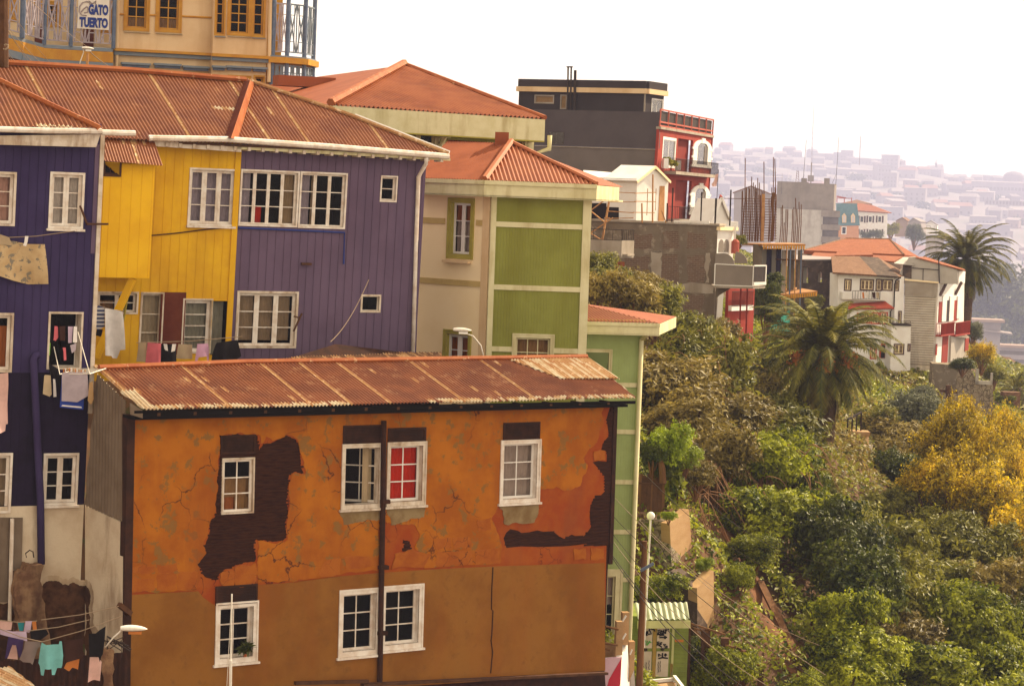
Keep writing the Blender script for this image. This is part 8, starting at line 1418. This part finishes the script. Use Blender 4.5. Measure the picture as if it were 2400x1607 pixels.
# under the yellow bay
C('striped_shirt', 'D', [(660, 625), (712, 640), (715, 770), (655, 795), (650, 700)], 74.5, 'navy_stripes', 'navy and white striped shirt beside the yellow brace', 'shirt', G1, 30, 9, .03)
C('black_shorts', 'D', [(652, 785), (700, 790), (690, 840), (650, 830)], 74.65, 'black_cloth', 'dark shorts below the striped shirt', 'shorts', G1, 30, 9, .03)
C('white_sheet', 'D', [(714, 645), (790, 655), (830, 670), (845, 925), (820, 930), (808, 990), (770, 985), (766, 970), (708, 965)], 74.4, 'white_cloth', 'white sheet with red motifs hanging behind the yellow brace', 'sheet', G1, 30, 10, .05, kids=[('motif', [(718+(i % 3)*17, 668+i*30), (728+(i % 3)*17, 668+i*30), (727+(i % 3)*17, 682+i*30), (719+(i % 3)*17, 682+i*30)], 'pink_cloth') for i in range(10)])
for nm, q, m_, lb, kd in (('brown_towel', [(940, 880), (998, 880), (995, 1010), (935, 1010)], 'beige_cloth', 'brown towel, leftmost on the line below the casement', ()), ('red_dress', [(1002, 878), (1106, 885), (1095, 920), (1098, 1030), (995, 1030), (1003, 920)], 'pink_cloth', 'red-pink dress hanging on the line', ()), ('black_top', [(1098, 885), (1120, 888), (1195, 888), (1205, 1030), (1095, 1030)], 'black_cloth', 'black top with white straps on the line', [('strap', [(1112, 886), (1135, 888), (1140, 935), (1120, 930)], 'white_cloth'), ('strap', [(1165, 888), (1198, 888), (1190, 935), (1160, 942)], 'white_cloth'), ]), ('beige_towel', [(1208, 888), (1312, 892), (1310, 990), (1203, 988)], 'beige_cloth', 'beige towel between black top and pink blouse', ()), ('pink_blouse', [(1338, 888), (1420, 884), (1424, 1008), (1412, 1008), (1410, 972), (1348, 978), (1345, 1008), (1332, 1008)], 'lilac_cloth', 'pink blouse with hanging sleeves on the line', ()), ('black_skirt', [(1472, 880), (1540, 870), (1618, 860), (1638, 970), (1600, 1000), (1440, 1005), (1455, 940)], 'black_cloth', 'wide black garment at the right end of the line', ())):
    C(nm, 'D', q, 74.4, m_, lb, 'clothes', G1, 30, 11, .035, kids=kd)
# bottom left
for nm, q, m_, lb, D in (('pink_towel', [(-10, 360), (195, 368), (190, 500), (-10, 500)], 'pale_pink_cloth', 'pale pink towel at the left end of the top line', 66), ('dark_cloth', [(205, 375), (262, 378), (285, 500), (205, 520)], 'brown_cloth', 'dark cloth left of the teal garment', 66), ('teal_top', [(278, 390), (385, 388), (380, 520), (300, 520)], 'teal_cloth', 'small teal garment on the top line', 66), ('white_shirt', [(392, 365), (498, 360), (490, 480), (460, 545), (375, 525)], 'lavender_cloth', 'whitish shirt right of the teal garment', 65.9), ('orange_towel', [(500, 362), (582, 358), (580, 500), (505, 500)], 'orange_cloth', 'small orange towel at the right end of the top line', 66),
      ('lavender_sheet', [(-10, 480), (200, 525), (428, 525), (424, 680), (370, 665), (120, 600), (-10, 570)], 'lavender_cloth', 'long lavender sheet on the sloping line', 65.2), ('purple_trousers', [(130, 605), (370, 660), (340, 900), (300, 950), (268, 850), (255, 740), (190, 730), (130, 950), (85, 960)], 'purple_cloth', 'dark purple trousers at the bottom left', 65), ('rose_cloth', [(190, 740), (255, 740), (275, 960), (120, 960)], 'pale_pink_cloth', 'rose cloth seen between the purple trouser legs', 65.3), ('grey_top', [(380, 672), (636, 690), (640, 760), (595, 780), (510, 1050), (470, 1010), (360, 1010), (310, 970), (370, 800)], 'grey_cloth', 'grey-mauve top with folded hem left of the aqua cardigan', 64.9),
      ('black_trousers', [(470, 525), (720, 490), (760, 560), (640, 660), (470, 660)], 'black_cloth', 'black trousers above the grey-mauve top', 65.5), ('brown_sweater', [(1005, 670), (1300, 640), (1305, 940), (1040, 1005), (1000, 900)], 'brown_cloth', 'dark brown sweater right of the aqua cardigan', 65), ('orange_shorts', [(1040, 1010), (1245, 955), (1235, 1130), (1190, 1110), (1130, 1090), (1080, 1150), (1000, 1100)], 'orange_cloth', 'orange shorts under the brown sweater', 65.1), ('black_jacket', [(1390, 560), (1500, 560), (1560, 500), (1655, 440), (1630, 700), (1610, 880), (1590, 910), (1570, 1015), (1548, 920), (1400, 925), (1385, 800)], 'black_cloth', 'black jacket pulled up at one corner on the line', 64.8), ('grey_towel', [(1395, 930), (1550, 925), (1590, 1000), (1580, 1300), (1480, 1290), (1380, 1330)], 'pale_pink_cloth', 'stained pale towel below the black jacket', 65)):
    C(nm, 'K', q, D, m_, lb, 'clothes', G4, 20, 12, .03, .03)
C('aqua_cardigan', 'K', [(650, 695), (720, 735), (930, 725), (930, 675), (968, 680), (985, 900), (965, 1090), (900, 1100), (865, 1215), (812, 1205), (835, 1115), (700, 1115), (690, 1225), (645, 1220), (640, 1090), (610, 1030), (630, 830)], 64.8, 'aqua_cloth', 'bright aqua cardigan hanging upside down by its hem', 'cardigan', G4, 20, 14, .035, .02)
k = MB(); PFc = Pl(at('K', 800, 1300, 66.5), 20)
strip(k, PFc, PFc.poly('K', [(-50, 1000), (2000, 850), (2000, 1700), (-50, 1700)]), .04, lambda u, v: .03*math.sin(u*40), 2); solo('sheet_fence', k, 'dark_wood', 'dark rusty corrugated fence behind the bottom left washing', 'fence', smooth=True)
k = MB(); k.prism(PFc.off(.1), ragged(PFc.off(.1).poly('K', [(1590, 1600), (1610, 860), (1700, 800), (1790, 830), (1770, 1600)]), .06, 3), -.3, 0); solo('rotten_post', k, 'stone_pier', 'mossy rotten masonry post beside the black jacket', 'post')
k = MB()
for i in range(9): c = at('K', 1740+rv.uniform(-60, 60), 760, 66); k.tube([c+np.array([rv.uniform(-.3, .3), 0, rv.uniform(-.2, .2)]), c+np.array([rv.uniform(-.2, .4), 0, rv.uniform(.1, .3)]), c+np.array([rv.uniform(.1, .6), 0, rv.uniform(-.3, .1)])], .015, 4)
solo('wire_tangle', k, 'black_metal', 'tangle of old wire on the rotten post at the bottom left', 'wire')
k = MB(); k.tube([at('E', x, y, 68.3) for x, y in ((160, 790), (155, 765), (180, 745), (200, 755), (205, 790))], .02, 5); solo('wire_loop', k, 'black_metal', 'bent wire loop sticking out of the masonry pier', 'wire')
a_ = [at('K', -80, 1700, 55), at('K', 680, 1480, 55.5), at('K', 150, 1066, 60), at('K', -80, 1060, 60)]
T_ = thing('corner_shed', 'sunlit tan corrugated shed roof cut by the bottom left corner', 'shed', a_[0]); k = MB(); corr(k, a_, .09, .02, 4, 1, worn=.2); k.build('roof', ['worn_roof', 'zinc', 'worn_roof'], T_, smooth=True); k = MB(); k.slab([p-np.array([0, 0, .2]) for p in a_], 1.5); k.build('wall', 'timber_dark', T_)
k = MB(); k.bar(PO.hit('E', 720, 1075, .2), PO.hit('E', 790, 1130, .1), .14, .14); solo('line_post', k, 'timber_dark', 'dark timber bracket at the orange house corner holding clothes lines', 'bracket')
# ------------------------------------------------------------------ HAZE
m = bpy.data.materials.new('haze'); m.use_nodes = True; t = m.node_tree; t.nodes.remove(t.nodes['Principled BSDF']); pv = nn(t, 'ShaderNodeVolumePrincipled'); pv.inputs['Color'].default_value = (.5, .54, .82, 1); pv.inputs['Density'].default_value = HAZE = .00019; pv.inputs['Anisotropy'].default_value = .1
t.links.new(pv.outputs[0], t.nodes['Material Output'].inputs['Volume']); MAT['haze'] = m
try: m.cycles.homogeneous_volume = True
except Exception: pass
k = MB(); k.box(Pl((0, 0, 0), 0), -1300, 2900, -420, 200, -8600, 20); struct('haze', k, 'haze', False, 'stuff')
